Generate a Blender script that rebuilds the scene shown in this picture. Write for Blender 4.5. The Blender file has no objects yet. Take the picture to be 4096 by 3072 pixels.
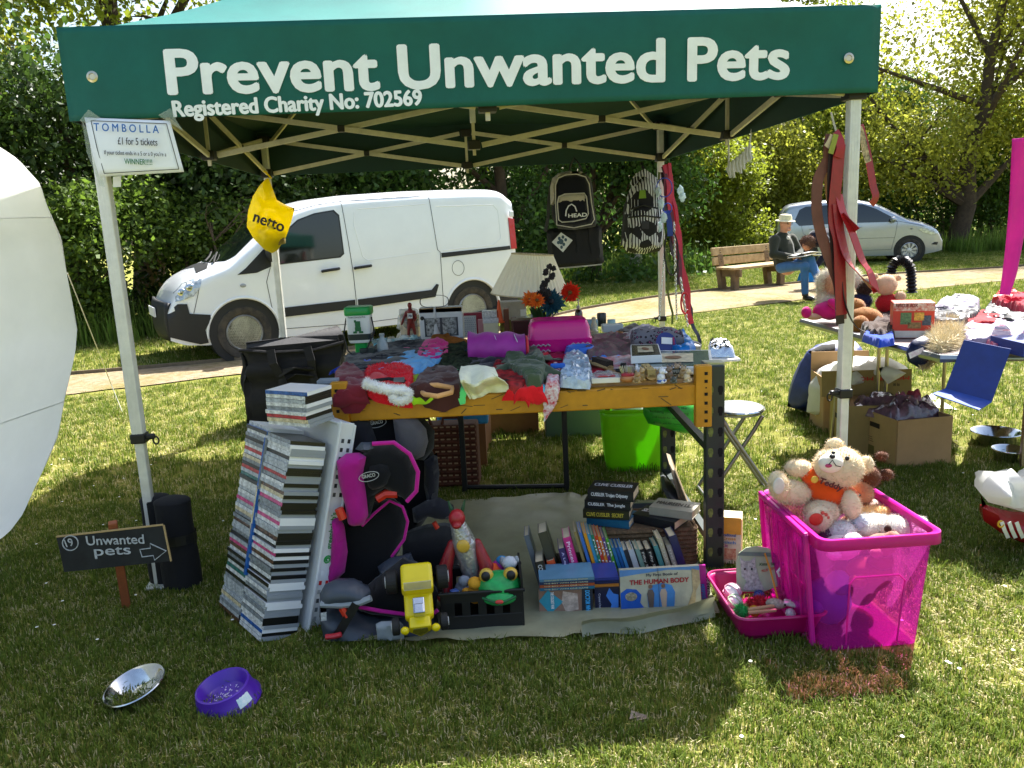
import bpy,bmesh,math,random
import numpy as np
from mathutils import Vector as V,Matrix,noise
from mathutils.geometry import delaunay_2d_cdt
random.seed(7);RNG=np.random.default_rng(7)
PI=math.pi;R=math.radians
SC=bpy.context.scene;COL=SC.collection
# ---------------------------------------------------------------- camera
FP,PIT,ROL,CH=3193.33,.1946,.0469,1.4011        # focal in 4096-px units, pitch down, roll, height
cp,sp,cr,sr=math.cos(PIT),math.sin(PIT),math.cos(ROL),math.sin(ROL)
fw=V((0,cp,-sp));right=V((1,0,0))*cr-V((0,sp,cp))*sr;up=V((1,0,0))*sr+V((0,sp,cp))*cr
cd=bpy.data.cameras.new('camera');cam=bpy.data.objects.new('camera',cd);COL.objects.link(cam)
mx=Matrix.Identity(4)
for i in range(3):
    mx[i][0]=right[i];mx[i][1]=up[i];mx[i][2]=-fw[i];mx[i][3]=(0,0,CH)[i]
cam.matrix_world=mx
cd.sensor_width=36;cd.lens=36*FP/4096;cd.clip_end=500;cd.clip_start=.05
SC.camera=cam
# ---------------------------------------------------------------- sky and sun
SUNV=V((.97,1.30,2.13)).normalized();EL=math.asin(SUNV.z);AZ=math.atan2(SUNV.x,SUNV.y)
w=bpy.data.worlds.new('World');SC.world=w;w.use_nodes=True
nt=w.node_tree;bg=nt.nodes['Background']
sky=nt.nodes.new('ShaderNodeTexSky');sky.sky_type='NISHITA';sky.sun_disc=False
sky.sun_elevation=EL;sky.sun_rotation=AZ;sky.air_density=1.3;sky.dust_density=3.5;sky.ozone_density=1
nt.links.new(sky.outputs[0],bg.inputs[0]);bg.inputs[1].default_value=.085
sd=bpy.data.lights.new('sun','SUN');so=bpy.data.objects.new('sun',sd);COL.objects.link(so)
sd.energy=5;sd.angle=R(.5);sd.color=(1,.97,.92)
so.rotation_euler=(-SUNV).to_track_quat('-Z','Y').to_euler();so.location=(10,14,20)
vs=SC.view_settings;vs.view_transform='Standard';vs.look='None';vs.gamma=1;vs.exposure=1.85
# ---------------------------------------------------------------- helpers
KP=4096/2212
def ray(x,y):
    dx,dy=x*KP-2048,y*KP-1536
    u=dx*cr-dy*sr;v=dx*sr+dy*cr
    return V((u/FP,cp-v/FP*sp,-sp-v/FP*cp))
CAMP=V((0,0,CH))
def at(x,y,z=0.,Y=None):                      # where a sight line meets a height (or a depth)
    d=ray(x,y);t=(z-CH)/d.z if Y is None else Y/d.y
    return CAMP+d*t
def atp(x,y,o,n):
    d=ray(x,y);n=V(n);return CAMP+d*((V(o)-CAMP).dot(n)/d.dot(n))
def lin(h):
    if not isinstance(h,str):return tuple(h)
    h=h.lstrip('#');c=[int(h[i:i+2],16)/255 for i in (0,2,4)]
    return tuple(x/12.92 if x<=.04045 else ((x+.055)/1.055)**2.4 for x in c)
MC={}
def mat(col,rough=.6,metal=0,var=.15,vs=14,bump=0,bs=90,spec=.5,tl=0,tr=0,alpha=1,coat=0,name=None,col2=None,sheen=0,island=0):
    key=(str(col),rough,metal,var,vs,bump,bs,spec,tl,tr,alpha,coat,str(col2),sheen,island)
    if key in MC:return MC[key]
    m=bpy.data.materials.new(name or 'surface');m.use_nodes=True;MC[key]=m
    n=m.node_tree.nodes;L=m.node_tree.links;b=n['Principled BSDF']
    c=lin(col);c2=lin(col2) if col2 else tuple(x*(1-var) for x in c);c1=c if col2 else tuple(min(1,x*(1+var*.6)) for x in c)
    tc=n.new('ShaderNodeTexCoord');nz=n.new('ShaderNodeTexNoise');nz.inputs['Scale'].default_value=vs;nz.inputs['Detail'].default_value=6;nz.inputs['Roughness'].default_value=.65
    L.new(tc.outputs['Object'],nz.inputs['Vector'])
    cr_=n.new('ShaderNodeValToRGB');e=cr_.color_ramp.elements;e[0].position=.35;e[1].position=.65
    e[0].color=(*c2,1);e[1].color=(*c1,1);L.new(nz.outputs['Fac'],cr_.inputs[0]);out=cr_.outputs[0]
    if island:
        g=n.new('ShaderNodeNewGeometry');h=n.new('ShaderNodeHueSaturation');mr=n.new('ShaderNodeMapRange')
        mr.inputs[3].default_value=1-island;mr.inputs[4].default_value=1+island*.7;L.new(g.outputs['Random Per Island'],mr.inputs[0])
        L.new(mr.outputs[0],h.inputs['Value']);L.new(out,h.inputs['Color']);out=h.outputs[0]
    L.new(out,b.inputs['Base Color'])
    b.inputs['Roughness'].default_value=rough;b.inputs['Metallic'].default_value=metal;b.inputs['Specular IOR Level'].default_value=spec
    b.inputs['Alpha'].default_value=alpha;b.inputs['Transmission Weight'].default_value=tr;b.inputs['Coat Weight'].default_value=coat
    if sheen:b.inputs['Sheen Weight'].default_value=sheen
    if bump:
        bp=n.new('ShaderNodeBump');bp.inputs['Strength'].default_value=bump;bp.inputs['Distance'].default_value=.004
        n2=n.new('ShaderNodeTexNoise');n2.inputs['Scale'].default_value=bs;n2.inputs['Detail'].default_value=5;L.new(tc.outputs['Object'],n2.inputs['Vector'])
        L.new(n2.outputs['Fac'],bp.inputs['Height']);L.new(bp.outputs[0],b.inputs['Normal'])
    if tl:
        t=n.new('ShaderNodeBsdfTranslucent');L.new(out,t.inputs[0]);ms=n.new('ShaderNodeMixShader');ms.inputs[0].default_value=tl
        L.new(b.outputs[0],ms.inputs[1]);L.new(t.outputs[0],ms.inputs[2]);L.new(ms.outputs[0],n['Material Output'].inputs[0])
    return m
def cloth(col,**k):return mat(col,rough=.9,bump=.25,bs=220,var=.13,vs=9,spec=.2,sheen=.2,**k)
def plast(col,rough=.38,**k):return mat(col,rough=rough,var=.05,vs=5,**k)
def metal(col='#b9bbbd',rough=.35,**k):return mat(col,rough=rough,metal=1,var=.12,vs=30,**k)
def tag(o,label=None,cat=None,group=None,kind=None):
    if label:o['label']=label
    if cat:o['category']=cat
    if group:o['group']=group
    if kind:o['kind']=kind
    return o
def thing(name,label,cat,loc=(0,0,0),rz=0,group=None,rot=None):
    o=bpy.data.objects.new(name,None);COL.objects.link(o);o.empty_display_size=.1
    o.location=loc;o.rotation_euler=rot or (0,0,rz);return tag(o,label,cat,group)
def rotm(rx=0,ry=0,rz=0):return Matrix.Rotation(rz,3,'Z')@Matrix.Rotation(ry,3,'Y')@Matrix.Rotation(rx,3,'X')
class B:                                         # mesh collector
    def __init__(s):s.v=[];s.f=[];s.m=[];s.mi=0;s.T=None
    def _add(s,vs,fs):
        o=len(s.v)
        s.v+=[tuple(s.T@V(q)) for q in vs] if s.T else [tuple(q) for q in vs]
        s.f+=[[i+o for i in f] for f in fs];s.m+=[s.mi]*len(fs);return s
    def box(s,c,d,M=None):
        c=V(c);h=[x/2 for x in d]
        q=[V((x*h[0],y*h[1],z*h[2])) for x in (-1,1) for y in (-1,1) for z in (-1,1)]
        q=[c+(M@p if M else p) for p in q]
        return s._add(q,[(0,1,3,2),(4,6,7,5),(0,4,5,1),(2,3,7,6),(0,2,6,4),(1,5,7,3)])
    def tube(s,pts,r,n=8,cap=True,closed=False,flat=None):
        pts=[V(p) for p in pts];N=len(pts);rr=r if isinstance(r,(list,tuple)) else [r]*N
        vs=[];pn=None
        for i,p in enumerate(pts):
            a=pts[(i-1)%N] if (i or closed) else p;b=pts[(i+1)%N] if (i<N-1 or closed) else p
            t=(b-a).normalized() if (b-a).length>1e-9 else V((0,0,1))
            if pn is None:
                u=t.cross(V((0,0,1)));
                if u.length<.05:u=t.cross(V((0,1,0)))
            else:u=pn-t*pn.dot(t)
            u.normalize();pn=u;w_=t.cross(u)
            for j in range(n):
                an=2*PI*j/n+(PI/n if n==4 else 0);vs.append(p+(u*math.cos(an)+w_*math.sin(an)*(flat or 1))*rr[i])
        fs=[]
        for i in range(N if closed else N-1):
            k=(i+1)%N
            for j in range(n):fs.append((i*n+j,i*n+(j+1)%n,k*n+(j+1)%n,k*n+j))
        if cap and not closed:fs+=[tuple(range(n-1,-1,-1)),tuple((N-1)*n+j for j in range(n))]
        return s._add(vs,fs)
    def cyl(s,a,b,r,r2=None,n=14):return s.tube([a,b],[r,r if r2 is None else r2],n)
    def lathe(s,prof,c=(0,0,0),n=24,M=None,sx=1,sy=1):
        c=V(c);vs=[]
        for r,z in prof:
            for j in range(n):
                a=2*PI*j/n;q=V((r*math.cos(a)*sx,r*math.sin(a)*sy,z));vs.append(c+(M@q if M else q))
        fs=[(i*n+j,i*n+(j+1)%n,(i+1)*n+(j+1)%n,(i+1)*n+j) for i in range(len(prof)-1) for j in range(n)]
        if prof[0][0]>1e-4:fs.append(tuple(range(n-1,-1,-1)))
        if prof[-1][0]>1e-4:fs.append(tuple((len(prof)-1)*n+j for j in range(n)))
        return s._add(vs,fs)
    def ell(s,c,r,M=None,n=14,m=9,nz=0,nsc=8):
        c=V(c);r=(r,r,r) if not isinstance(r,(tuple,list)) else r;vs=[]
        for i in range(m+1):
            t=PI*i/m
            for j in range(n):
                a=2*PI*j/n;q=V((math.sin(t)*math.cos(a),math.sin(t)*math.sin(a),math.cos(t)))
                if nz:q=q*(1+nz*noise.noise(q*nsc*.3+c*7))
                q=V((q.x*r[0],q.y*r[1],q.z*r[2]));vs.append(c+(M@q if M else q))
        return s._add(vs,[(i*n+j,(i+1)*n+j,(i+1)*n+(j+1)%n,i*n+(j+1)%n) for i in range(m) for j in range(n)])
    def prism(s,poly,y0,y1,f=lambda a,b,y:(a,y,b)):
        n=len(poly);vs=[f(a,b,y0) for a,b in poly]+[f(a,b,y1) for a,b in poly]
        return s._add(vs,[tuple(range(n)),tuple(range(2*n-1,n-1,-1))]+[(j,j+n,(j+1)%n+n,(j+1)%n) for j in range(n)])
    def grid(s,nu,nv,f,cu=False):
        vs=[f(i/(nu if cu else nu-1),j/(nv-1)) for j in range(nv) for i in range(nu)]
        return s._add(vs,[(j*nu+i,j*nu+(i+1)%nu,(j+1)*nu+(i+1)%nu,(j+1)*nu+i) for j in range(nv-1) for i in range(nu if cu else nu-1)])
    def poly(s,pts):return s._add(pts,[tuple(range(len(pts)))])
    def ribbon(s,pts,w_,th=.002,side=None):  # flat strap along pts; side = width direction(s)
        pts=[V(p) for p in pts];vs=[];N=len(pts)
        for i,p in enumerate(pts):
            t=(pts[min(i+1,N-1)]-pts[max(i-1,0)]).normalized()
            sd_=V(side[i] if isinstance(side,list) else (side or (1,0,0)));sd_=(sd_-t*sd_.dot(t)).normalized();nn=t.cross(sd_)
            for a,b in ((-1,-1),(1,-1),(1,1),(-1,1)):vs.append(p+sd_*a*w_/2+nn*b*th/2)
        fs=[(i*4+j,i*4+(j+1)%4,i*4+4+(j+1)%4,i*4+4+j) for i in range(N-1) for j in range(4)]
        return s._add(vs,fs+[(3,2,1,0),tuple((N-1)*4+j for j in range(4))])
    def obj(s,name,mats,parent=None,smooth=False,bev=0,seg=2,world=False,sub=0):
        me=bpy.data.meshes.new(name);vs=s.v
        if world and parent:
            im=parent_mat(parent).inverted();vs=[tuple(im@V(q)) for q in vs]
        me.from_pydata(vs,[],s.f)
        for m_ in (mats if isinstance(mats,(list,tuple)) else [mats]):me.materials.append(m_)
        if any(s.m):me.polygons.foreach_set('material_index',s.m)
        if smooth:me.polygons.foreach_set('use_smooth',[True]*len(s.f))
        o=bpy.data.objects.new(name,me);COL.objects.link(o)
        if parent:o.parent=parent
        if bev:
            md=o.modifiers.new('bevel','BEVEL');md.width=bev;md.segments=seg;md.limit_method='ANGLE';md.angle_limit=R(40)
        if sub:
            md=o.modifiers.new('subdivision','SUBSURF');md.levels=sub;md.render_levels=sub
        if smooth:
            try:me.set_sharp_from_angle(angle=R(50))
            except Exception:pass
        return o
    def one(s,name,mats,label,cat,group=None,kind=None,**k):    # a thing that is one mesh, origin at its base
        n=len(s.v);xs=[q[0] for q in s.v];ys=[q[1] for q in s.v];zs=[q[2] for q in s.v]
        c=V(((min(xs)+max(xs))/2,(min(ys)+max(ys))/2,min(zs)))
        s.v=[tuple(V(q)-c) for q in s.v];o=s.obj(name,mats,**k);o.location=c
        return tag(o,label,cat,group,kind)
def parent_mat(o):
    m=Matrix.Identity(4)
    while o:
        m=Matrix.LocRotScale(o.location,o.rotation_euler,o.scale)@m;o=o.parent
    return m
def fill2d(poly,step,jit=.25):                 # triangulated interior of a 2-D outline
    P=[V(p) for p in poly];out=[]
    for i,p in enumerate(P):
        q=P[(i+1)%len(P)];n=max(1,int((q-p).length/step))
        out+=[p+(q-p)*(j/n) for j in range(n)]
    nb=len(out);x0=min(p.x for p in out);x1=max(p.x for p in out);y0=min(p.y for p in out);y1=max(p.y for p in out)
    segs=[(out[i],out[(i+1)%nb]) for i in range(nb)]
    def inside(p):
        c=False
        for a,b in segs:
            if (a.y>p.y)!=(b.y>p.y) and p.x<(b.x-a.x)*(p.y-a.y)/(b.y-a.y)+a.x:c=not c
        return c
    A=np.array([a[:] for a,_ in segs]);D=np.array([(b-a)[:] for a,b in segs]);DD=(D**2).sum(1)+1e-12
    def dist(p):
        q=np.array(p[:])-A;t=np.clip((q*D).sum(1)/DD,0,1);return float(np.sqrt(((q-D*t[:,None])**2).sum(1).min()))
    y=y0+step/2
    while y<y1:
        x=x0+step/2
        while x<x1:
            p=V((x+random.uniform(-jit,jit)*step,y+random.uniform(-jit,jit)*step))
            if inside(p) and dist(p)>step*.45:out.append(p)
            x+=step
        y+=step
    r=delaunay_2d_cdt(out,[(i,(i+1)%nb) for i in range(nb)],[],1,1e-7)
    vs=r[0];fs=[tuple(f) for f in r[2]];return vs,fs,[dist(p) for p in vs]
def heap(b,poly,h,base=0,step=.012,edge=.035,fold=.5,fs=18,seed=0,world=True,sag=None):
    """cloth-like heap on a level surface: outline poly (x, y), low body with creased folds"""
    vs,fc,ds=fill2d(poly,step);out=[]
    for p,d in zip(vs,ds):
        e=min(1,d/edge);e=math.sqrt(1-(1-e)**2)
        q=V((p.x*fs,p.y*fs,seed*3.7));wx,wy=noise.noise(q*.45)*1.6,noise.noise(q*.45+V((9,4,2)))*1.6
        r1=1-abs(noise.noise(V((q.x+wx,q.y*.45+wy,q.z))))*2.6;r2=1-abs(noise.noise(V((q.x*1.9-wy,q.y*1.1+wx,q.z+5))))*2.2
        fold_=fold*min(1,.25+d/.05);k=1-fold_*.55+fold_*.5*max(-.3,r1)+fold_*.1*r2
        out.append((p.x+.003*noise.noise(V((p.x*40,p.y*40,seed)))*(d<.004),p.y+.003*noise.noise(V((p.x*40,p.y*40,seed+9)))*(d<.004),base+e*h*max(.12,k)))
    return b._add(out,fc)
def puff(b,poly,th,front=1.,back=1.,step=.02,edge=.05,nz=.0,nsc=12,f=None,seed=0):
    """closed cushion from an outline in (a, c); bulges along -y (front) and +y (back)"""
    vs,fc,ds=fill2d(poly,step);f=f or (lambda a,y,c:(a,y,c));N=len(vs)
    def bulge(p,d,sgn):
        e=min(1,d/edge);e=math.sqrt(max(0,1-(1-e)**2));k=front if sgn<0 else back
        return sgn*k*th/2*e*(1+nz*noise.noise(V((p.x*nsc,p.y*nsc,sgn*5+seed*3.1))))
    A=[f(p.x,bulge(p,d,-1),p.y) for p,d in zip(vs,ds)];C_=[f(p.x,bulge(p,d,1),p.y) for p,d in zip(vs,ds)]
    edges=set()
    for t in fc:
        for i in range(3):
            e=(t[i],t[(i+1)%3])
            if (e[1],e[0]) in edges:edges.discard((e[1],e[0]))
            else:edges.add(e)
    return b._add(A+C_,list(fc)+[tuple(i+N for i in reversed(t)) for t in fc]+[(e[1],e[0],e[0]+N,e[1]+N) for e in edges])
def txt(s,parent,m,M,w=None,h=None,bold=0,ext=.001,name='lettering',shear=0,world=False,spacing=1,align='L',bend=None):
    cu=bpy.data.curves.new('t','FONT');cu.body=s;cu.size=1;cu.extrude=0;cu.shear=shear;cu.space_character=spacing;cu.resolution_u=4
    o=bpy.data.objects.new('t',cu);COL.objects.link(o);dg=bpy.context.evaluated_depsgraph_get();me=bpy.data.meshes.new_from_object(o.evaluated_get(dg))
    bpy.data.objects.remove(o);n=len(me.vertices);a=np.zeros(n*3);me.vertices.foreach_get('co',a);a=a.reshape(-1,3)
    if n==0:return None
    mn=a.min(0);mxx=a.max(0);a-=[mn[0],mn[1],0];ww,hh=mxx[0]-mn[0],mxx[1]-mn[1]
    if w and not h:k=w/ww;a*=k
    elif h and not w:k=h/hh;a*=k
    else:a[:,0]*=w/ww;a[:,1]*=h/hh
    if align=='C':a[:,0]-=a[:,0].max()/2
    if bend:a=np.array([bend(q) for q in a])
    fv=[tuple(p.vertices) for p in me.polygons];H=a[:,1].max();parts=[a];fs=list(fv)
    if bold:                                       # heavier strokes: the glyphs again, nudged round a small circle
        for k in range(8):
            q=a.copy();q[:,0]+=math.cos(k*PI/4)*bold*H;q[:,1]+=math.sin(k*PI/4)*bold*H*.8;q[:,2]+=.00012*(k+1);parts.append(q);fs+=[tuple(i+n*(k+1) for i in f) for f in fv]
    me=bpy.data.meshes.new(name);me.from_pydata(np.concatenate(parts).tolist(),[],fs);me.transform(parent_mat(parent).inverted()@M if world else M);me.materials.append(m);me.name=name
    ob=bpy.data.objects.new(name,me);COL.objects.link(ob);ob.parent=parent;return ob
def frame(o,x,y):                               # matrix with local x, y axes (text baseline / up) at o
    x=V(x).normalized();y=V(y);y=(y-x*y.dot(x)).normalized();z=x.cross(y)
    m=Matrix.Identity(4)
    for i in range(3):m[i][0]=x[i];m[i][1]=y[i];m[i][2]=z[i];m[i][3]=V(o)[i]
    return m
def fur(o_v,o_f,n,ln,m,parent,name='fur',wd=.0022,seed=1):
    """short pile: thin triangles standing on a surface given as vertex / face lists (parent space)"""
    rg=np.random.default_rng(seed);tris=[]
    for f in o_f:
        for i in range(1,len(f)-1):tris.append((f[0],f[i],f[i+1]))
    v=np.array(o_v);t=np.array(tris);a,b_,c=v[t[:,0]],v[t[:,1]],v[t[:,2]]
    nn=np.cross(b_-a,c-a);ar=np.linalg.norm(nn,axis=1)+1e-12;nn=nn/ar[:,None]
    i=rg.choice(len(t),n,p=ar/ar.sum());r1=np.sqrt(rg.random(n));r2=rg.random(n)
    p=a[i]*(1-r1)[:,None]+b_[i]*(r1*(1-r2))[:,None]+c[i]*(r1*r2)[:,None]
    d=nn[i]+rg.normal(0,.55,(n,3));d[:,2]-=.25;d /= np.linalg.norm(d,axis=1)[:,None]
    s_=np.cross(d,rg.normal(0,1,(n,3)));s_ /= np.linalg.norm(s_,axis=1)[:,None]
    tip=p+d*(ln*rg.uniform(.5,1.2,n))[:,None];p=p-nn[i]*.002
    vv=np.stack([p-s_*wd,p+s_*wd,tip],1).reshape(-1,3)
    me=npmesh(name,vv,np.arange(n*3).reshape(-1,3));me.materials.append(m)
    o=bpy.data.objects.new(name,me);COL.objects.link(o);o.parent=parent;return o
def npmesh(name,v,f):
    me=bpy.data.meshes.new(name);n,k=f.shape
    me.vertices.add(len(v));me.vertices.foreach_set('co',np.ascontiguousarray(v,dtype=np.float32).ravel())
    me.loops.add(n*k);me.loops.foreach_set('vertex_index',np.ascontiguousarray(f,dtype=np.int32).ravel())
    me.polygons.add(n);me.polygons.foreach_set('loop_start',np.arange(0,n*k,k,dtype=np.int32))
    me.update(calc_edges=True);return me
def copy_tree(o,parent=None):
    c=o.copy();COL.objects.link(c);c.parent=parent
    for ch in [x for x in o.children]:copy_tree(ch,c)
    return c
BLACK=plast('#101113',.5);WHITE=plast('#e6e6e4',.45);GREYP=plast('#6a6d70',.5)
# ================================================================ ground, path, grass
def ground_mat(name,cols,sc):
    m=bpy.data.materials.new(name);m.use_nodes=True;n=m.node_tree.nodes;L=m.node_tree.links;b=n['Principled BSDF']
    tc=n.new('ShaderNodeTexCoord');outs=[]
    for s_,d in sc:
        z=n.new('ShaderNodeTexNoise');z.inputs['Scale'].default_value=s_;z.inputs['Detail'].default_value=d;z.inputs['Roughness'].default_value=.7;L.new(tc.outputs['Object'],z.inputs[0]);outs.append(z.outputs[0])
    r1=n.new('ShaderNodeValToRGB');r2=n.new('ShaderNodeValToRGB')
    for r_,(a,c) in ((r1,cols[:2]),(r2,cols[2:4])):
        r_.color_ramp.elements[0].position=.38;r_.color_ramp.elements[1].position=.62;r_.color_ramp.elements[0].color=(*lin(a),1);r_.color_ramp.elements[1].color=(*lin(c),1)
    L.new(outs[1],r1.inputs[0]);L.new(outs[1],r2.inputs[0]);mxn=n.new('ShaderNodeMix');mxn.data_type='RGBA'
    r3=n.new('ShaderNodeValToRGB');r3.color_ramp.elements[0].position=.44;r3.color_ramp.elements[1].position=.62;L.new(outs[0],r3.inputs[0])
    L.new(r3.outputs[0],mxn.inputs['Factor']);L.new(r1.outputs[0],mxn.inputs['A']);L.new(r2.outputs[0],mxn.inputs['B']);L.new(mxn.outputs['Result'],b.inputs['Base Color'])
    b.inputs['Roughness'].default_value=.95;b.inputs['Specular IOR Level'].default_value=.1
    bp=n.new('ShaderNodeBump');bp.inputs['Strength'].default_value=.8;bp.inputs['Distance'].default_value=.03;L.new(outs[2],bp.inputs['Height']);L.new(bp.outputs[0],b.inputs['Normal'])
    return m
GM=ground_mat('turf',['#5c6428','#86863c','#968a52','#6c7430'],[(.55,4),(26,8),(70,6)])
PM=ground_mat('trodden_earth',['#86755a','#a3927a','#6f6a40','#94845c'],[(1.1,5),(14,9),(90,5)])
def gz(x,y):return .05*noise.noise(V((x*.25,y*.25,0)))*min(1,max(0,(abs(x)+y-9)/6)) if True else 0
b=B()
xs=[-160,-80,-40,-20]+[-12+i for i in range(37)]+[40,80,160];ys=[-40,-15,-5]+[i for i in range(0,41)]+[60,100,180,300]
b._add([(x,y,gz(x,y)) for y in ys for x in xs],[(j*len(xs)+i,j*len(xs)+i+1,(j+1)*len(xs)+i+1,(j+1)*len(xs)+i) for j in range(len(ys)-1) for i in range(len(xs)-1)])
o=b.obj('ground',GM,smooth=True);tag(o,kind='structure')
far=[(-14,6.3),(-9,7.6),(-4.82,8.74),(-3.96,8.98),(-2.13,9.62),(-.3,10.75),(.55,12.1),(1.23,13.1),(2.5,14.29),(4.2,15.6),(7,16.9),(11.6,18.2),(18,20),(30,23)]
near=[(-13.6,5.2),(-8.6,6.4),(-4.3,7.6),(-3.6,7.9),(-2.6,8.4),(-.9,9.3),(.3,10.2),(1.5,11.05),(2.8,11.9),(5.4,13.4),(7.6,14.2),(9.7,14.9),(18,17.4),(30,20.4)]
def resample(ln,n):
    L_=[0]
    for a,c in zip(ln,ln[1:]):L_.append(L_[-1]+math.dist(a,c))
    out=[]
    for i in range(n):
        t=L_[-1]*i/(n-1);j=max(k for k in range(len(L_)-1) if L_[k]<=t+1e-9);q=(t-L_[j])/(L_[j+1]-L_[j])
        out.append((ln[j][0]+(ln[j+1][0]-ln[j][0])*q,ln[j][1]+(ln[j+1][1]-ln[j][1])*q))
    return out
fa=resample(far,160);ne=resample(near,160)
def pathpt(u,v):
    i=min(159,int(round(u*159)));a,c=fa[i],ne[i];x=a[0]+(c[0]-a[0])*v;y=a[1]+(c[1]-a[1])*v
    if 0.9<v:y+=.1*noise.noise(V((x*2.2,y*2,3)))
    return (x,y,gz(x,y)+.012)
b=B().grid(160,12,pathpt);tag(b.obj('path',PM,smooth=True),kind='structure')
WOODG=mat('#6d604c',.85,var=.3,vs=25,bump=.4)
b=B()
b.ribbon([(x,y+.02,gz(x,y)+.02) for x,y in fa],.06,.022,side=(0,0,1));tag(b.obj('path_edging',WOODG),kind='structure')
# grass blades: instanced tufts
def tuft(name,n,hgt,spread,cols,wd=.0016,seed=0,lean=.6):
    rg=random.Random(seed);b=B()
    for i in range(n):
        a=rg.uniform(0,2*PI);r_=spread*math.sqrt(rg.random());x,y=r_*math.cos(a),r_*math.sin(a);h=hgt*rg.uniform(.45,1.15);l=rg.uniform(0,lean)*h;d=rg.uniform(0,2*PI);dx,dy=math.cos(d),math.sin(d)
        px,py=-dy*wd*rg.uniform(.7,1.4),dx*wd;b.mi=rg.choice(range(len(cols))) if rg.random()<.4 else 0
        p0=V((x,y,-.004));p1=V((x+dx*l*.35,y+dy*l*.35,h*.6));p2=V((x+dx*l*1.2,y+dy*l*1.2,h*(1-.3*l/h)))
        s_=V((px,py,0));b._add([p0-s_,p0+s_,p1+s_*.8,p1-s_*.8,p2],[(0,1,2,3),(3,2,4)])
    me=bpy.data.meshes.new(name);me.from_pydata(b.v,[],b.f);[me.materials.append(c) for c in cols];me.polygons.foreach_set('material_index',b.m)
    return me
def gm(c):return mat(c,.75,var=.3,vs=3,tl=.4,spec=.25,island=.35)
GC=[gm('#627529'),gm('#84903c'),gm('#a59f58'),gm('#c8bd92')]
TUF=[tuft('grass_tuft',22,.024,.034,GC,seed=1),tuft('grass_tuft',14,.019,.037,[GC[1],GC[0],GC[2],GC[3]],seed=2),tuft('grass_tuft',8,.036,.022,[GC[0],GC[1]],seed=3,lean=.9),
       tuft('grass_tuft',14,.012,.05,[GC[3],GC[2],GC[1]],seed=4,lean=2.2),tuft('grass_tuft',22,.022,.034,[GC[0],GC[0],GC[1]],seed=5)]
LONG=[tuft('long_grass',22,.55,.16,[gm('#6f8a36'),gm('#86994a')],wd=.008,seed=6,lean=.55),tuft('long_grass',18,.4,.18,[gm('#64802f'),gm('#7d9444')],wd=.009,seed=7,lean=.7)]
hid=bpy.data.collections.new('grass_sources')   # not linked to the scene: only instanced
def src(me):
    o=bpy.data.objects.new(me.name,me);hid.objects.link(o);return o
def scatter(name,label,area_obj_fn,meshes,dens,smin,smax,seed,densnoise=None):
    o=area_obj_fn;col=bpy.data.collections.new(name+'_src')
    for me in meshes:
        q=bpy.data.objects.new(me.name,me);col.objects.link(q)
    g=bpy.data.node_groups.new(name,'GeometryNodeTree');g.interface.new_socket('Geometry',in_out='INPUT',socket_type='NodeSocketGeometry');g.interface.new_socket('Geometry',in_out='OUTPUT',socket_type='NodeSocketGeometry')
    n=g.nodes;L=g.links;gi=n.new('NodeGroupInput');go=n.new('NodeGroupOutput')
    dp=n.new('GeometryNodeDistributePointsOnFaces');dp.inputs['Density'].default_value=dens;dp.inputs['Seed'].default_value=seed;L.new(gi.outputs[0],dp.inputs['Mesh'])
    if densnoise:
        nz=n.new('ShaderNodeTexNoise');nz.inputs['Scale'].default_value=densnoise;nz.inputs['Detail'].default_value=4;mr=n.new('ShaderNodeMapRange');mr.inputs[1].default_value=.36;mr.inputs[2].default_value=.58;mr.inputs[3].default_value=dens*.22;mr.inputs[4].default_value=dens
        ps=n.new('GeometryNodeInputPosition');L.new(ps.outputs[0],nz.inputs['Vector']);L.new(nz.outputs[0],mr.inputs[0]);L.new(mr.outputs[0],dp.inputs['Density'])
    ci=n.new('GeometryNodeCollectionInfo');ci.inputs[0].default_value=col;ci.inputs[1].default_value=True;ci.inputs[2].default_value=True
    ip=n.new('GeometryNodeInstanceOnPoints');L.new(dp.outputs[0],ip.inputs['Points']);L.new(ci.outputs[0],ip.inputs['Instance']);ip.inputs['Pick Instance'].default_value=True
    rv=n.new('FunctionNodeRandomValue');rv.data_type='FLOAT_VECTOR';rv.inputs[0].default_value=(-.12,-.12,0);rv.inputs[1].default_value=(.12,.12,6.283);L.new(rv.outputs[0],ip.inputs['Rotation'])
    r2=n.new('FunctionNodeRandomValue');r2.data_type='FLOAT';r2.inputs[2].default_value=smin;r2.inputs[3].default_value=smax;L.new(r2.outputs[1],ip.inputs['Scale'])
    L.new(ip.outputs[0],go.inputs[0]);md=o.modifiers.new('scatter','NODES');md.node_group=g
    return tag(o,label,'grass',kind='stuff')
TARPO=[(-.70,2.56),(-.3,2.53),(.1,2.51),(.45,2.56),(.70,2.62),(.74,3.2),(.70,3.8),(.2,4.02),(-.35,3.95),(-.62,3.6),(-.68,3.0)]
def inpoly(p,L):
    c=False
    for (ax,ay),(bx_,by_) in zip(L,L[1:]+L[:1]):
        if (ay>p[1])!=(by_>p[1]) and p[0]<(bx_-ax)*(p[1]-ay)/(by_-ay)+ax:c=not c
    return c
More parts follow.
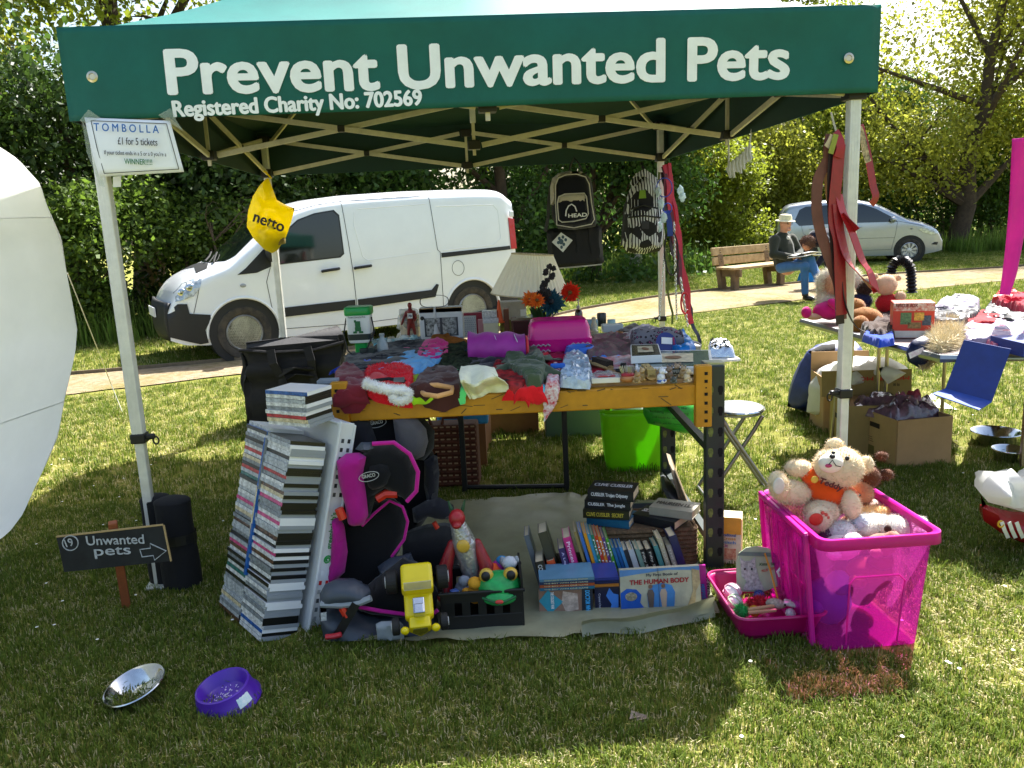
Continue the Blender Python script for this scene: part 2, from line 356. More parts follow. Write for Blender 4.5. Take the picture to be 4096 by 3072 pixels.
def area(name,polys,hole=None,cell=.06):
    b=B()
    if hole:
        xs_=[q[0] for p in polys for q in p];ys_=[q[1] for p in polys for q in p];y=min(ys_)
        while y<max(ys_):
            x=min(xs_)
            while x<max(xs_):
                c=(x+cell/2,y+cell/2)
                if any(inpoly(c,p) for p in polys) and not any(inpoly(c,h_) for h_ in hole):b.poly([(x,y,.001),(x+cell,y,.001),(x+cell,y+cell,.001),(x,y+cell,.001)])
                x+=cell
            y+=cell
        return b.obj(name,GM)
    for q in polys:b.poly([(x,y,gz(x,y)+.001) for x,y in q])
    return b.obj(name,GM)
HOLES=[TARPO,[(.94,2.36),(1.29,2.34),(1.31,2.8),(.94,2.8)],[(.72,2.46),(.99,2.46),(.99,2.78),(.72,2.78)],[(-.95,2.56),(-.77,2.6),(-1.0,2.95),(-1.18,2.87)]]
LAWN=area('dry_grass',[[(-2.4,1.25),(2.3,1.25),(4.2,4.2),(-4.2,4.2)]],HOLES)
scatter('lawn_grass','short mown grass with dry clippings in front of the stall',area('lawn_grass',[[(-2.4,1.25),(2.3,1.25),(4.2,4.2),(-4.2,4.2)]],HOLES),TUF[:1]+TUF[2:3]+TUF[4:],2300,.7,1.35,1,1.5)
scatter('dry_grass','dry straw coloured clippings between the grass blades',LAWN,[TUF[1],TUF[3]],1400,.7,1.4,7,.9)
scatter('lawn_grass','thin mown grass behind and beside the stall',area('lawn_grass',[[(-4.2,4.2),(4.2,4.2),(8.4,8.6),(7,10),(5.4,13.2),(2.8,11.7),(1.5,10.85),(.3,10.),(-.9,9.1),(-2.6,8.2),(-4.3,7.4),(-6,6.95)]]),TUF,620,1.,1.8,2,1.1)
scatter('lawn_grass','far lawn and verge along the earth path',area('lawn_grass',[[(8.4,8.6),(18,14),(18,17.2),(9.7,14.7),(5.4,13.2),(7,10)],[(-9,7.75),(-4.82,8.9),(-3.96,9.14),(-2.13,9.8),(-.3,10.95),(.55,12.3),(1.23,13.3),(2.5,14.5),(4.2,15.8),(7,17.1),(11.6,18.4),(18,20.2),(24,30),(12,31),(4,24),(-2,15),(-7,12)]]),TUF[:3]+TUF[4:],230,1.3,2.4,3,.5)
scatter('long_grass','long bright grass and nettles at the foot of the bushes',area('long_grass',[[(1.6,19.5),(4.5,20.3),(8,22.6),(7.4,25.5),(4,25),(1.4,23)],[(13.5,23.5),(19,25),(19,28),(13.5,26.5)],[(-6.8,10.9),(-5.6,11.3),(-3.6,12.6),(-4.4,13),(-7,11.9)]]),LONG,16,.8,1.5,4)
# ================================================================ trees and bushes
def leafm(c,tl=.45):return mat(c,.5,var=.3,vs=1.2,tl=tl,spec=.4,island=.45)
BARK=mat('#4a3d30',.95,var=.35,vs=10,bump=.8,bs=30);BARKP=mat('#a79f93',.9,var=.4,vs=8,bump=.6,bs=25)
def leaves(name,blobs,n,size,m,parent,seed,shell=.55,droop=.3):
    rg=np.random.default_rng(seed);bl=np.array(blobs,dtype=float);vol=bl[:,3]*bl[:,4]*bl[:,5];k=rg.choice(len(bl),n,p=vol**.8/(vol**.8).sum())
    d=rg.normal(0,1,(n,3));d /= np.linalg.norm(d,axis=1)[:,None];rad=shell+(1-shell)*rg.random(n);rad*=rg.uniform(.75,1.12,n)
    p=bl[k,:3]+d*rad[:,None]*bl[k,3:6]
    cl=rg.normal(0,1,(n // 9+1,3));idx=rg.integers(0,n // 9+1,n);p+=cl[idx]*size*1.2      # sprays
    ax=rg.normal(0,1,(n,3));ax[:,2]-=droop;ax /= np.linalg.norm(ax,axis=1)[:,None]
    s_=np.cross(ax,rg.normal(0,1,(n,3))+[0,0,.6]);s_ /= np.linalg.norm(s_,axis=1)[:,None]
    L_=size*rg.uniform(.55,1.25,n);nn=np.cross(ax,s_)
    a=p;bq=p+ax*(L_*.5)[:,None]+s_*(L_*.3)[:,None]+nn*(L_*.08)[:,None];c=p+ax*L_[:,None];e=p+ax*(L_*.5)[:,None]-s_*(L_*.3)[:,None]+nn*(L_*.08)[:,None]
    vv=np.stack([a,bq,c,e],1).reshape(-1,3);vv[:,2]=np.maximum(vv[:,2],.03);me=npmesh(name,vv,np.arange(n*4).reshape(-1,4));me.materials.append(m)
    o=bpy.data.objects.new(name,me);COL.objects.link(o);o.parent=parent;return o
def tree(name,label,cat,loc,h,rx,ry,n,size,leaf,seed,z0=.25,trunk=.12,limbs=6,bark=None,shell=.5,lean=(0,0),nb=16,group=None,stems=1,flat=.55):
    rg=random.Random(seed);t=thing(name,label,cat,loc,group=group);bw=B();blobs=[];tips=[]
    for s_ in range(stems):
        bx,by=(rg.uniform(-.4,.4)*rx,rg.uniform(-.3,.3)*ry) if stems>1 else (0,0)
        top=V((bx+lean[0],by+lean[1],h*.8));pts=[V((bx,by,-.1)).lerp(top,i/6)+V((rg.uniform(-.06,.06),rg.uniform(-.06,.06),0))*h*.35*(i>0) for i in range(7)]
        bw.tube(pts,[trunk*(1-.13*i) for i in range(7)],8)
        for l in range(limbs):
            i0=rg.randint(1,5);p0=pts[i0];a=rg.uniform(0,2*PI);q=V((math.cos(a)*rx*rg.uniform(.45,.95),math.sin(a)*ry*rg.uniform(.4,.9),0));p2=V((q.x+bx+lean[0]*.6,q.y+by+lean[1]*.6,min(h*.97,p0.z+h*rg.uniform(.12,.42))))
            mid=p0.lerp(p2,.5)+V((rg.uniform(-.2,.2),rg.uniform(-.2,.2),rg.uniform(.0,.25)))*rx*.3;r0=trunk*(.55-.06*i0)
            bw.tube([p0,p0.lerp(mid,.6),mid,mid.lerp(p2,.6),p2],[r0,r0*.8,r0*.6,r0*.4,r0*.18],6);tips.append(p2)
            for k in range(3):
                f=mid.lerp(p2,rg.random());g=f+V((rg.uniform(-1,1)*rx*.35,rg.uniform(-1,1)*ry*.35,rg.uniform(-.05,.3)*h*.4));bw.tube([f,f.lerp(g,.5)+V((0,0,.06)),g],[r0*.3,r0*.2,r0*.08],5,cap=False);tips.append(g)
    for q in tips[:nb]:rr=rg.uniform(.16,.34)*min(rx,h*.5)*1.35;blobs.append((q.x,q.y,q.z,rr*1.15,rr*1.1,rr*rg.uniform(.6,.95)))
    for i in range(nb):
        a=rg.uniform(0,2*PI);r_=math.sqrt(rg.random())*.85;z=h*rg.uniform(z0,.88);k=1-max(0,(z/h-flat)/(1-flat))**2*.6;rr=rg.uniform(.2,.42)*min(rx,h*.45)
        blobs.append((math.cos(a)*r_*rx*k+lean[0]*z/h,math.sin(a)*r_*ry*k+lean[1]*z/h,z,rr*1.2,rr*1.2,rr*.8))
    n=int(n*1.9);size*=1.08
    bw.obj('trunk',bark or BARK,t,smooth=True);leaves('crown',blobs,n,size,leaf,t,seed+50,shell)
    return t
DK=leafm('#425a24',.45);MD=leafm('#5c7428',.5);LT=leafm('#8a962e',.55);YL=leafm('#a2a63e',.6);HZ=leafm('#4c6c2c',.5)
G1='dark trees and hedge behind the van';G2='bright bushes beyond the bench';G3='spring trees on the right'
tree('hedge_tree','dark leafy hedge tree at the left edge beside the white marquee wall','tree',(-9.6,12.2,0),4.7,2.6,1.9,15000,.115,MD,11,.02,.17,8,nb=26,group=G1)
tree('hedge_tree','dark hedge tree behind the tombola sign and the gazebo corner leg','tree',(-7.0,13.4,0),4.6,2.5,1.8,17000,.115,DK,12,.0,.2,8,nb=28,group=G1)
tree('hedge_tree','dark hedge tree just left of the white van bonnet','tree',(-4.9,14.6,0),5,2.4,1.8,16000,.12,DK,13,.0,.19,8,nb=28,group=G1)
tree('hedge_tree','dark hedge tree behind the van windscreen and the yellow carrier bag','tree',(-2.7,16.2,0),5.2,2.5,1.8,15000,.125,HZ,14,.02,.18,8,nb=26,group=G1)
tree('hedge_tree','green hedge tree behind the middle of the van roof','tree',(-.2,17.8,0),8,2.6,1.9,15000,.13,HZ,15,.0,.18,8,nb=26,group=G1)
tree('hedge_tree','green hedge tree behind the back of the van','tree',(2.2,20.0,0),8.4,2.8,2,14000,.14,HZ,16,.0,.18,8,nb=26,group=G1)
tree('hedge_shrub','low dark shrub in front of the hedge beside the front leg','shrub',(-6.4,11.9,0),2.3,1.3,.8,7000,.085,MD,17,.0,.05,5,nb=14,stems=3,group=G1)
tree('hedge_shrub','low dark shrub in front of the van bumper','shrub',(-4.7,12.6,0),2.1,1.2,.8,7000,.085,MD,18,.0,.05,5,nb=14,stems=3,group=G1)
tree('birch_tree','pale leaning trunk of a young tree behind the hanging backpack','tree',(3.15,20.6,0),6.5,2.4,1.6,8000,.11,LT,19,.5,.2,7,bark=BARKP,lean=(1.5,.4),nb=16)
tree('tall_tree','tall tree trunk rising above the left end of the gazebo roof','tree',(-7.6,17,0),11,3.2,2.4,8000,.15,LT,20,.45,.38,9,nb=16)
tree('tall_tree','tall thin tree at the top left corner with a pale mossy trunk','tree',(-10.9,16.6,0),11,2.6,2.2,9000,.14,YL,21,.3,.3,9,nb=18,bark=mat('#7d7766',.9,var=.3,vs=8,bump=.6))
tree('bush','yellow green bush behind the patterned backpack and red leads','bush',(5.2,24.2,0),4.6,2.2,1.6,12000,.12,LT,22,.0,.08,6,nb=24,stems=3,group=G2)
tree('bush','bright yellow green bush directly behind the bench','bush',(8.0,26.2,0),4.4,2.1,1.6,12000,.12,YL,23,.02,.08,6,nb=24,stems=3,group=G2)
tree('bush','yellow green bush between the bench and the silver car','bush',(10.4,28.0,0),5,2.3,1.7,11000,.13,LT,24,.0,.08,6,nb=24,stems=3,group=G2)
tree('bush','dark green bush right behind the silver car roof','bush',(13.6,29.5,0),5.6,2.8,1.8,13000,.14,HZ,25,.0,.1,6,nb=26,stems=3,group=G2)
tree('bush','dark bush behind the silver car bonnet and the wooden posts','bush',(17.6,30.5,0),5.6,3,1.9,13000,.14,MD,26,.0,.1,6,nb=26,stems=3,group=G2)
tree('bush','dark bush beside the pink gazebo drape at the right edge','bush',(22.2,32.0,0),6,3.2,1.9,13000,.14,HZ,27,.0,.1,6,nb=26,stems=3,group=G2)
tree('spring_tree','yellow leaved spring tree with dark forked trunk beside the gazebo corner','tree',(14.2,25.6,0),11,4.6,3,13000,.15,YL,28,.3,.3,12,nb=20,lean=(1.4,0),group=G3)
tree('spring_tree','open yellow spring tree at the top right corner','tree',(19.2,27.0,0),11,4.6,3,12000,.15,YL,29,.28,.26,12,nb=20,lean=(-.5,0),group=G3)
tree('spring_tree','yellow spring tree hidden behind the gazebo roof corner','tree',(9.6,31,0),11.5,4,3,9000,.16,LT,30,.3,.28,10,nb=18,group=G3)
tree('tall_tree','tall tree showing above the middle of the gazebo','tree',(1.2,25,0),11,3.6,2.5,10000,.16,LT,31,.25,.3,9,nb=18)
# far wood closing the view behind the hedge
wr=np.random.default_rng(5);nW=60000;u_=wr.random(nW);lx=np.interp(u_,[0,.35,.6,1],[-16,-2,7,34]);ly=np.interp(u_,[0,.35,.6,1],[14.5,19.5,28,37.5])+wr.random(nW)*2.5;hz_=2.2+1.1*np.sin(lx*.9)+1.2*np.sin(lx*.37+1)+(lx>8)*1.0
pz=wr.random(nW)**1.1*hz_;P_=np.stack([lx,ly,pz],1);a1=wr.normal(0,1,(nW,3));a1 /= np.linalg.norm(a1,axis=1)[:,None];a2=np.cross(a1,wr.normal(0,1,(nW,3)));a2 /= np.linalg.norm(a2,axis=1)[:,None];sz=wr.uniform(.12,.26,nW)[:,None]
vv=np.stack([P_,P_+a1*sz*.5+a2*sz*.32,P_+a1*sz,P_+a1*sz*.5-a2*sz*.32],1).reshape(-1,3);vv[:,2]=np.maximum(vv[:,2],.02)
me=npmesh('far_wood',vv,np.arange(nW*4).reshape(-1,4));me.materials.append(HZ);fwo=bpy.data.objects.new('far_wood',me);COL.objects.link(fwo);tag(fwo,'dense dark undergrowth of the wood behind the hedge','wood',kind='stuff')
# house behind the trees
hs=thing('house','pale house with a tiled roof far behind the bushes','house',(16,52,0),R(12))
HW=mat('#c9b9a6',.9,var=.12,vs=3,bump=.2);RT=mat('#a39288',.8,var=.3,vs=4)
B().box((0,0,2.4),(13,8,4.8)).obj('wall',HW,hs)
b=B();b.prism([(-4.6,4.6),(4.6,4.6),(0,8.0)],-7,7,f=lambda a,c,y:(y,a,c));rf=b.obj('roof',RT,hs)
for i in range(12):
    t_=i/12;B().box((0,-4.55+4.5*t_,4.68+3.33*t_),(14,.42,.05),rotm(rx=math.atan2(3.4,4.6)-.06)).obj('tile_course',RT,rf)
B().box((3,0,8.2),(.9,.7,1.4)).obj('chimney',mat('#8a5a48',.9,var=.2),rf)
for x in (-4,0,4):
    wn=B().box((x,-4.03,2.9),(1.5,.1,1.3)).obj('window',WHITE,hs);B().box((x,-4.09,2.9),(1.3,.02,1.1)).obj('pane',plast('#20262b',.1),wn)
for i,(px,py) in enumerate([(2032,525),(2050,528),(2068,525)]):
    q=at(px,532);B().tube([(q.x,q.y,-.1),(q.x+.03,q.y,.6),(q.x+.02*(i-1),q.y,1.15-.1*i)],[.07,.068,.06],7).one('fence_post',WOODG,['weathered wooden post nearest the silver car bonnet','middle one of three weathered wooden posts by the dark bush','weathered wooden post farthest right of the three'][i],'post','wooden posts beside the car')
# ================================================================ gazebo
GYAW=.0724;GF=V((-.0447,3.2176,0));gx=V((math.cos(GYAW),math.sin(GYAW),0));gy=V((-math.sin(GYAW),math.cos(GYAW),0))
S2=1.46;GC_=GF+gy*S2
gzb=thing('gazebo','green pop-up gazebo with white lettering on its front valance','gazebo',GC_,GYAW)
GREEN=mat('#0c5b52',.62,var=.12,vs=6,bump=.12,bs=300,spec=.35,tl=.02);GREENR=mat('#0f6a5f',.42,var=.1,vs=6,bump=.12,bs=300,spec=.5)
ALU=mat('#d8d9d6',.38,metal=.25,var=.1,vs=20,spec=.6);TRUSS=mat('#c9c3ae',.45,metal=.3,var=.12,vs=20);JB=plast('#141414',.5)
EZ,VB,HB,HT=2.165,1.845,1.86,2.09
def roofz(x,y):
    t=max(abs(x),abs(y))/1.52;sag=.018*math.sin(PI*min(abs(x),abs(y))/1.52*1.0)*t
    return EZ+1.02*(1-t)**1.25-.02*math.sin(PI*t)-sag+.004*noise.noise(V((x*4,y*4,1)))
b=B();N=41
b.grid(N,N,lambda u,v:((u*2-1)*1.52,(v*2-1)*1.52,roofz((u*2-1)*1.52,(v*2-1)*1.52)))
roof=b.obj('canopy',GREENR,gzb,smooth=True);b.v=[(x*.997,y*.997,z-.006) for x,y,z in b.v];UNDERSHADE=mat('#05302a',.7,var=.1);b.obj('lining',UNDERSHADE,gzb,smooth=True)  # added inner layer: under-canopy shade is put into its darker green
def wave(s_,v,side):return (.022*math.sin(v*PI*.75)*noise.noise(V((s_*1.3,side*3,v*.6)))+.010*v*math.sin(s_*2.6+side*2)+.0015*noise.noise(V((s_*4,side,v*2)))*v)*min(1,(1.5-abs(s_))*6)
def valance(side):
    b=B()
    def f(u,v):
        s_=(u*2-1)*1.522;z=EZ+.004-v*(EZ-VB+.0) ;off=-1.522-wave(s_,v,side)-.004
        if abs(u-.5)>.485:off=-1.522
        x,y=s_,off
        c,s2=(1,0,-1,0)[side],(0,1,0,-1)[side]
        return (x*c-y*s2,x*s2+y*c,z)
    b.grid(81,15,f);o=b.obj('valance',GREEN,gzb,smooth=True);h=B();h.grid(81,3,lambda u,v:(lambda q:(q[0]*1.0014,q[1]*1.0014,q[2]))(f(u,.91+.09*v)));h.obj('hem',GREEN,o,smooth=True);b.v=[(x*.9965,y*.9965,z) for x,y,z in b.v];b.obj('lining',UNDERSHADE,o,smooth=True);return o  # inner copy of each valance, shade painted in as dark green
vals=[valance(i) for i in range(4)];tag(vals[0],'front valance carrying the white lettering')
for v_ in vals:
    md=v_.modifiers.new('solidify','SOLIDIFY');md.thickness=.003
PO=GC_+gy*-1.532;GN=-gy
def on_front(px,py):return atp(px,py,PO,GN)
LET=mat('#eef2f5',.6,var=.06,vs=12)
def fronttext(s,x0,yb0,x1,yb1,ytop,bold):
    a=on_front(x0,yb0);c=on_front(x1,yb1);h=on_front(x0,ytop).z-a.z;
    s0=(a-GC_).dot(gx);za=a.z
    def bend(p):return (p[0],p[1],p[2]+wave(s0+p[0],(EZ-za-p[1])/(EZ-VB),0))
    return txt(s,vals[0],LET,frame(a,c-a,(0,0,1)),w=(c-a).length,h=h,bold=bold,world=True,name='lettering',bend=bend)
fronttext('Prevent Unwanted Pets',368,204,1704,168,110,.05)
fronttext('Registered Charity No: 702569',379,263,912,236,219,.045)
for px,py in ((200,166),(1833,126)):
    q=on_front(px,py);b=B();b.T=frame(q,gx,(0,0,1));b.lathe([(.011,0),(.019,.001),(.02,.004),(.012,.006),(.010,.003)],n=18);b.obj('eyelet',metal('#c9bfa6',.3),vals[0],smooth=True,world=True)
    b=B();b.T=frame(q,gx,(0,0,1));b.lathe([(.0,.001),(.0105,.001)],n=14);b.obj('eyelet_hole',BLACK,vals[0],world=True)
b=B()
for k in range(1,4):pass
corners=[(-S2,-S2),(S2,-S2),(S2,S2),(-S2,S2)]
for x,y in corners:
    b=B();b.box((x,y,(.63+2.12)/2),(.046,.046,2.12-.63));lg=b.obj('leg',ALU,gzb,bev=.006)
    b=B()
    for fx,fy in ((0,-1),(1,0),(-1,0),(0,1)):
        for k in (-1,0,1):
            ox,oy=(k*.011,0) if fx==0 else (0,k*.011);b.box((x+fx*.0232+ox,y+fy*.0232+oy,1.375),(.0035 if fx==0 else .0016,.0035 if fy==0 else .0016,1.45))
    b.obj('groove_rib',ALU,lg)
    b=B();b.box((x,y,.335),(.037,.037,.64));b.obj('inner_leg',ALU,lg,bev=.005)
    b=B();b.box((x,y,.64),(.058,.058,.04));sgn=1 if x<0 else-1
    b.box((x+sgn*.045,y-.01,.645),(.04,.02,.022));b.obj('clamp',JB,lg,bev=.006)
    b=B();b.tube([(x+sgn*(.066+.011*math.cos(a)),y-.012,.628+.016*math.sin(a)) for a in [i*PI/6 for i in range(12)]],.0035,6,closed=True);b.obj('ring',JB,lg,smooth=True)
    b=B();b.box((x,y,.012),(.1,.1,.012));b.obj('foot_plate',ALU,lg,bev=.004)
    [B().box((x,y,z),(.075,.075,.06)).obj('corner_joint',JB,lg,bev=.006) for z in (HB,HT)]
def bar(p,q,w_=.028,t=.014):
    p,q=V(p),V(q);d=(q-p).normalized();sd=d.cross(V((0,0,1))).normalized();upv=sd.cross(d);b=B()
    b.ribbon([p,q],w_,t,side=tuple(upv))
    for k in (-.008,.0,.008):
        for s_ in (-1,1):b.ribbon([p+upv*k+sd*s_*t*.52,q+upv*k+sd*s_*t*.52],.004,.002,side=tuple(upv))
    return b.obj('truss_bar',TRUSS,gzb)
def scissor(a,c,off):
    a,c=V((*a,0)),V((*c,0));d=(c-a).normalized();n_=V((-d.y,d.x,0))*off;a=a+d*.045;c=c-d*.045
    bar(a+n_+V((0,0,HB)),c+n_+V((0,0,HT)));bar(a-n_+V((0,0,HT)),c-n_+V((0,0,HB)))
    m_=(a+c)/2;B().box((m_.x,m_.y,(HB+HT)/2),(.04,.04,.036),rotm(rz=math.atan2(d.y,d.x))).obj('pivot',JB,gzb,bev=.004)
mids=[(0,-S2),(S2,0),(0,S2),(-S2,0)]
for i in range(4):
    scissor(corners[i],mids[i],.009);scissor(mids[i],corners[(i+1)%4],.009)
scissor(mids[3],(0,0),.009);scissor((0,0),mids[1],.009)
for x,y in mids+[(0,0)]:
    [B().box((x,y,z),(.07,.07,.05)).obj('joint',JB,gzb,bev=.005) for z in (HB,HT)]
    B().box((x,y,(HB+HT)/2-.02),(.018,.018,.3)).obj('strut',TRUSS,gzb)
B().box((0,0,2.58),(.032,.032,1.2)).obj('peak_pole',ALU,gzb,bev=.004)
for x,y in corners:bar((x*.96,y*.96,HT-.02),(x*.04,y*.04,3.06),.024)
# hook-and-loop dark hem inside the valances
# ---------------------------------------------------------------- tombola sign taped under the corner
tp=[on_front(*q) for q in ((186,255),(370,262),(400,372),(222,383))];nrm=gy*-.02
sg=thing('paper_sign','laminated white tombola sign taped to the gazebo corner','sign',tp[3])
off=gy*-.012
PAPER=mat('#e9ebee',.35,var=.04,vs=6,spec=.6);INK=mat('#333333',.7);LAM=mat('#f4f6f6',.15,var=.02,tl=.1)
def lerp2(u,v):return (tp[0].lerp(tp[1],u)).lerp(tp[3].lerp(tp[2],u),v)+off-gy*(.02*math.sin(v*2.2)*(1-u))
b=B();b.grid(9,9,lambda u,v:lerp2(u,v));pp=b.obj('sheet',PAPER,sg,world=True,smooth=True);pp.modifiers.new('solidify','SOLIDIFY').thickness=.0015
ex=(tp[1]-tp[0]).normalized();ey=(tp[0]-tp[3]).normalized()
def signtext(s,x0,y0,x1,h,m,bold=.004):
    a=on_front(x0,y0)+off-gy*.022;c=on_front(x1,y0)+off-gy*.022;d=V((ex.x,ex.y,.0));d.z=ex.z+.03
    txt(s,pp,m,frame(a,ex,(0,0,1)),w=(c-a).length,h=h,bold=bold,world=True)
PX=.00191*3.1/3.3
signtext('T O M B O L L A',212,285,350,15*PX,mat('#1c62b0',.6),.02)
signtext('£1 for 5 tickets',263,314,347,14*PX,INK,.01)
signtext('If your ticket ends in a 5 or a 0 you\'re a',234,338,366,11*PX,INK,.004)
signtext('WINNER!!!!!',277,356,336,11*PX,mat('#2d7a3c',.6),.01)
b=B()
for (u0,v0),(u1,v1) in (((.07,.05),(.95,.06)),((.95,.06),(.95,.94)),((.95,.94),(.07,.95)),((.07,.95),(.07,.05))):
    b.ribbon([lerp2(u0,v0)-gy*.003,lerp2((u0+u1)/2,(v0+v1)/2)-gy*.003,lerp2(u1,v1)-gy*.003],.0022,.001,side=tuple(ey if v0==v1 or abs(v0-v1)<.1 else ex))
b.obj('border_line',INK,pp,world=True)
TAPE=mat('#b9c4b4',.12,var=.1,alpha=.35)
for q in ([(176,262),(196,238),(222,256),(190,268)],[(345,250),(372,235),(385,262),(400,285),(372,268)],[(182,262),(204,300),(232,405),(220,402),(192,330)]):
    B().poly([on_front(*c)-gy*.018 for c in q]).obj('tape',TAPE,sg,world=True)
b=B();b.poly([on_front(*c)+gy*.05 for c in [(232,380),(250,378),(250,402),(232,403)]]);b.obj('paper_corner',PAPER,sg,world=True)
# ---------------------------------------------------------------- neighbouring white marquee wall at the left
wm=thing('marquee','billowing white marquee side sheet at the left edge','marquee',(-2.3,3.4,0))
prof=[(0,318),(40,345),(88,398),(100,440),(118,490),(130,520),(146,600),(158,660),(167,710),(163,760),(152,810),(140,860),(132,905),(122,945),(95,1010),(72,1060),(50,1110),(20,1150),(-20,1180)]
WS=mat('#e9e9e7',.7,var=.04,vs=4,bump=.9,bs=7,tl=.7)
pr=[at(x,y,Y=3.3) for x,y in prof]
def sheet(u,v):
    i=v*(len(pr)-1);j=min(int(i),len(pr)-2);q=pr[j].lerp(pr[j+1],i-j)
    return V((q.x-.12*u+.03*noise.noise(V((u*6,v*7,2)))*min(1,u*6),q.y-1.9*u,q.z+.05*noise.noise(V((u*3,v*5,6)))*min(1,u*5)))
def sheetb(u,v):
    q=sheet(0,v);return V((q.x-u*1.6+.0,q.y+u*1.9+.04*noise.noise(V((u*5,v*6,9))),q.z))
b=B();b.grid(24,48,sheet);b.obj('side_sheet',WS,wm,world=True,smooth=True)
b=B();b.grid(18,48,sheetb);b.obj('end_sheet',WS,wm,world=True,smooth=True)
for v0 in (.2,.62):b=B();b.tube([sheet(.002+u/20,v0)+V((.003,0,0)) for u in range(12)],.0025,5);b.obj('seam',WS,wm,world=True)
b=B();rp=[at(146,590,Y=4.6),at(206,742,Y=5.6),at(240,830,z=.25),at(265,892,z=.0)];b.tube(rp,.0035,5);b.one('guy_rope',mat('#dcd9cc',.9),'thin white guy rope pegged in the grass at the left','rope')
# ---------------------------------------------------------------- pink gazebo corner at the right edge
pg=thing('pink_gazebo','pink gazebo corner drape and metal leg at the right edge','gazebo',at(2206,1012))
PINK=mat('#d4259b',.7,var=.08,vs=6,tl=.25);lp=at(2207,1012)
B().box((lp.x,lp.y,.95),(.024,.024,1.9)).obj('leg',metal('#9d8f92',.4),pg,world=True,bev=.004)
dr=[(2187,300,2240),(2183,340,2238),(2178,420,2222),(2170,520,2205),(2163,590,2190),(2158,636,2170)]
L_,Rr=[at(a,y,Y=lp.y-.03) for a,y,c in dr],[at(c,y-2,Y=lp.y+.02) for a,y,c in dr]
def drape(u,v):
    i=v*(len(dr)-1);j=min(int(i),len(dr)-2);k=i-j;p=L_[j].lerp(L_[j+1],k);q=Rr[j].lerp(Rr[j+1],k);r_=p.lerp(q,u);return r_+V((0,-.05*math.sin(u*PI)-.012*math.sin(u*9+v*3),0))
b=B();b.grid(14,20,drape);o=b.obj('drape',PINK,pg,world=True,smooth=True);o.modifiers.new('solidify','SOLIDIFY').thickness=.004
# ================================================================ vehicles
def interp(t,x):
    if x<=t[0][0]:return t[0][1]
    for (a,p),(c,q) in zip(t,t[1:]):
        if x<=c:k=(x-a)/(c-a);return p+(q-p)*k
    return t[-1][1]
def smooth_tab(t,x,h=.06):return sum(interp(t,x+d*h) for d in (-1,-.5,0,.5,1))/5
class Car:
    """body lofted from a side outline (top / bottom tables), plan width table and tumblehome; local x along the car, side facing -y is the near side"""
    def __init__(s,x0,x1,top,bot,wid,belt,tum,rtop,n=3.4,nx=90):
        s.x0,s.x1,s.top,s.bot,s.wid,s.belt,s.tum,s.r,s.n,s.nx=x0,x1,top,bot,wid,belt,tum,rtop,n,nx
    def zt(s,x):return smooth_tab(s.top,x)
    def zb(s,x):return interp(s.bot,x)
    def w(s,x):return smooth_tab(s.wid,x,.05)
    def hw(s,x,z):
        zt,zb=s.zt(x),s.zb(x);w_=s.w(x);z=min(z,zt)
        k=max(0,(z-s.belt)/1.0);w_*=1-s.tum*k**1.3-.035*max(0,(s.belt-.35-z)/.5)**2
        r_=min(s.r,(zt-zb)*.45);q=(z-(zt-r_))/r_
        if q>0:w_*=max(0,1-q**s.n)**(1/s.n)
        return w_
    def body(s):
        b=B();ts=[0,.04,.1,.18,.26,.34,.42,.5,.58,.66,.74,.8,.85,.89,.92,.945,.965,.98,.99,.996,1];M=len(ts);rings=[]
        for i in range(s.nx+1):
            x=s.x0+(s.x1-s.x0)*i/s.nx;zb,zt=s.zb(x),s.zt(x);ring=[]
            for t in ts:z=zb+(zt-zb)*t;ring.append((x,-s.hw(x,z),z))
            for t in reversed(ts[:-1]):z=zb+(zt-zb)*t;ring.append((x,s.hw(x,z),z))
            rings.append(ring)
        K=len(rings[0]);vs=[q for r_ in rings for q in r_]
        fs=[(i*K+j,i*K+(j+1)%K,(i+1)*K+(j+1)%K,(i+1)*K+j) for i in range(s.nx) for j in range(K)]
        fs+=[tuple(range(K-1,-1,-1)),tuple(s.nx*K+j for j in range(K))]
        b._add(vs,fs);return b
    def side(s,poly,off=.004,step=.06,sgn=-1,inset=0):
        b=B();vs,fc,ds=fill2d(poly,step,.15);N=len(vs)
        A=[(p.x,sgn*(s.hw(p.x,p.y)+off),p.y) for p in vs];C_=[(p.x,sgn*(s.hw(p.x,p.y)-.012),p.y) for p in vs];b._add(A,fc);b._add(C_,[tuple(reversed(t)) for t in fc])
        nb=0;ed={}
        for t in fc:
            for i in range(3):
                e=(t[i],t[(i+1)%3]);ed[e]=1
        rim=[e for e in ed if (e[1],e[0]) not in ed]
        b._add([A[i] for e in rim for i in e]+[C_[i] for e in rim for i in e],[(2*k,2*k+1,2*len(rim)+2*k+1,2*len(rim)+2*k) for k in range(len(rim))])
        return b
    def line(s,pts,w_=.008,off=.002,sgn=-1):
        b=B();P=[]
        for (a,c),(d,e) in zip(pts,pts[1:]):
            n=max(1,int(math.dist((a,c),(d,e))/.05));P+=[(a+(d-a)*i/n,c+(e-c)*i/n) for i in range(n)]
        P.append(pts[-1]);q=[(x,sgn*(s.hw(x,z)+off),z) for x,z in P];b.tube(q,w_/2,5);return b
    def topz(s,x,y):
        lo,hi=s.belt*.6,s.zt(x)
        for _ in range(24):
            m=(lo+hi)/2
            if s.hw(x,m)>abs(y):lo=m
            else:hi=m
        return lo
    def over(s,poly,off=.006,step=.07):         # patch on the upper skin, outline in (x, y)
        b=B();vs,fc,ds=fill2d(poly,step,.1);A=[(p.x,p.y,s.topz(p.x,p.y)+off) for p in vs];b._add(A,fc);b._add([(x,y,z-.012) for x,y,z in A],[tuple(reversed(t)) for t in fc]);return b
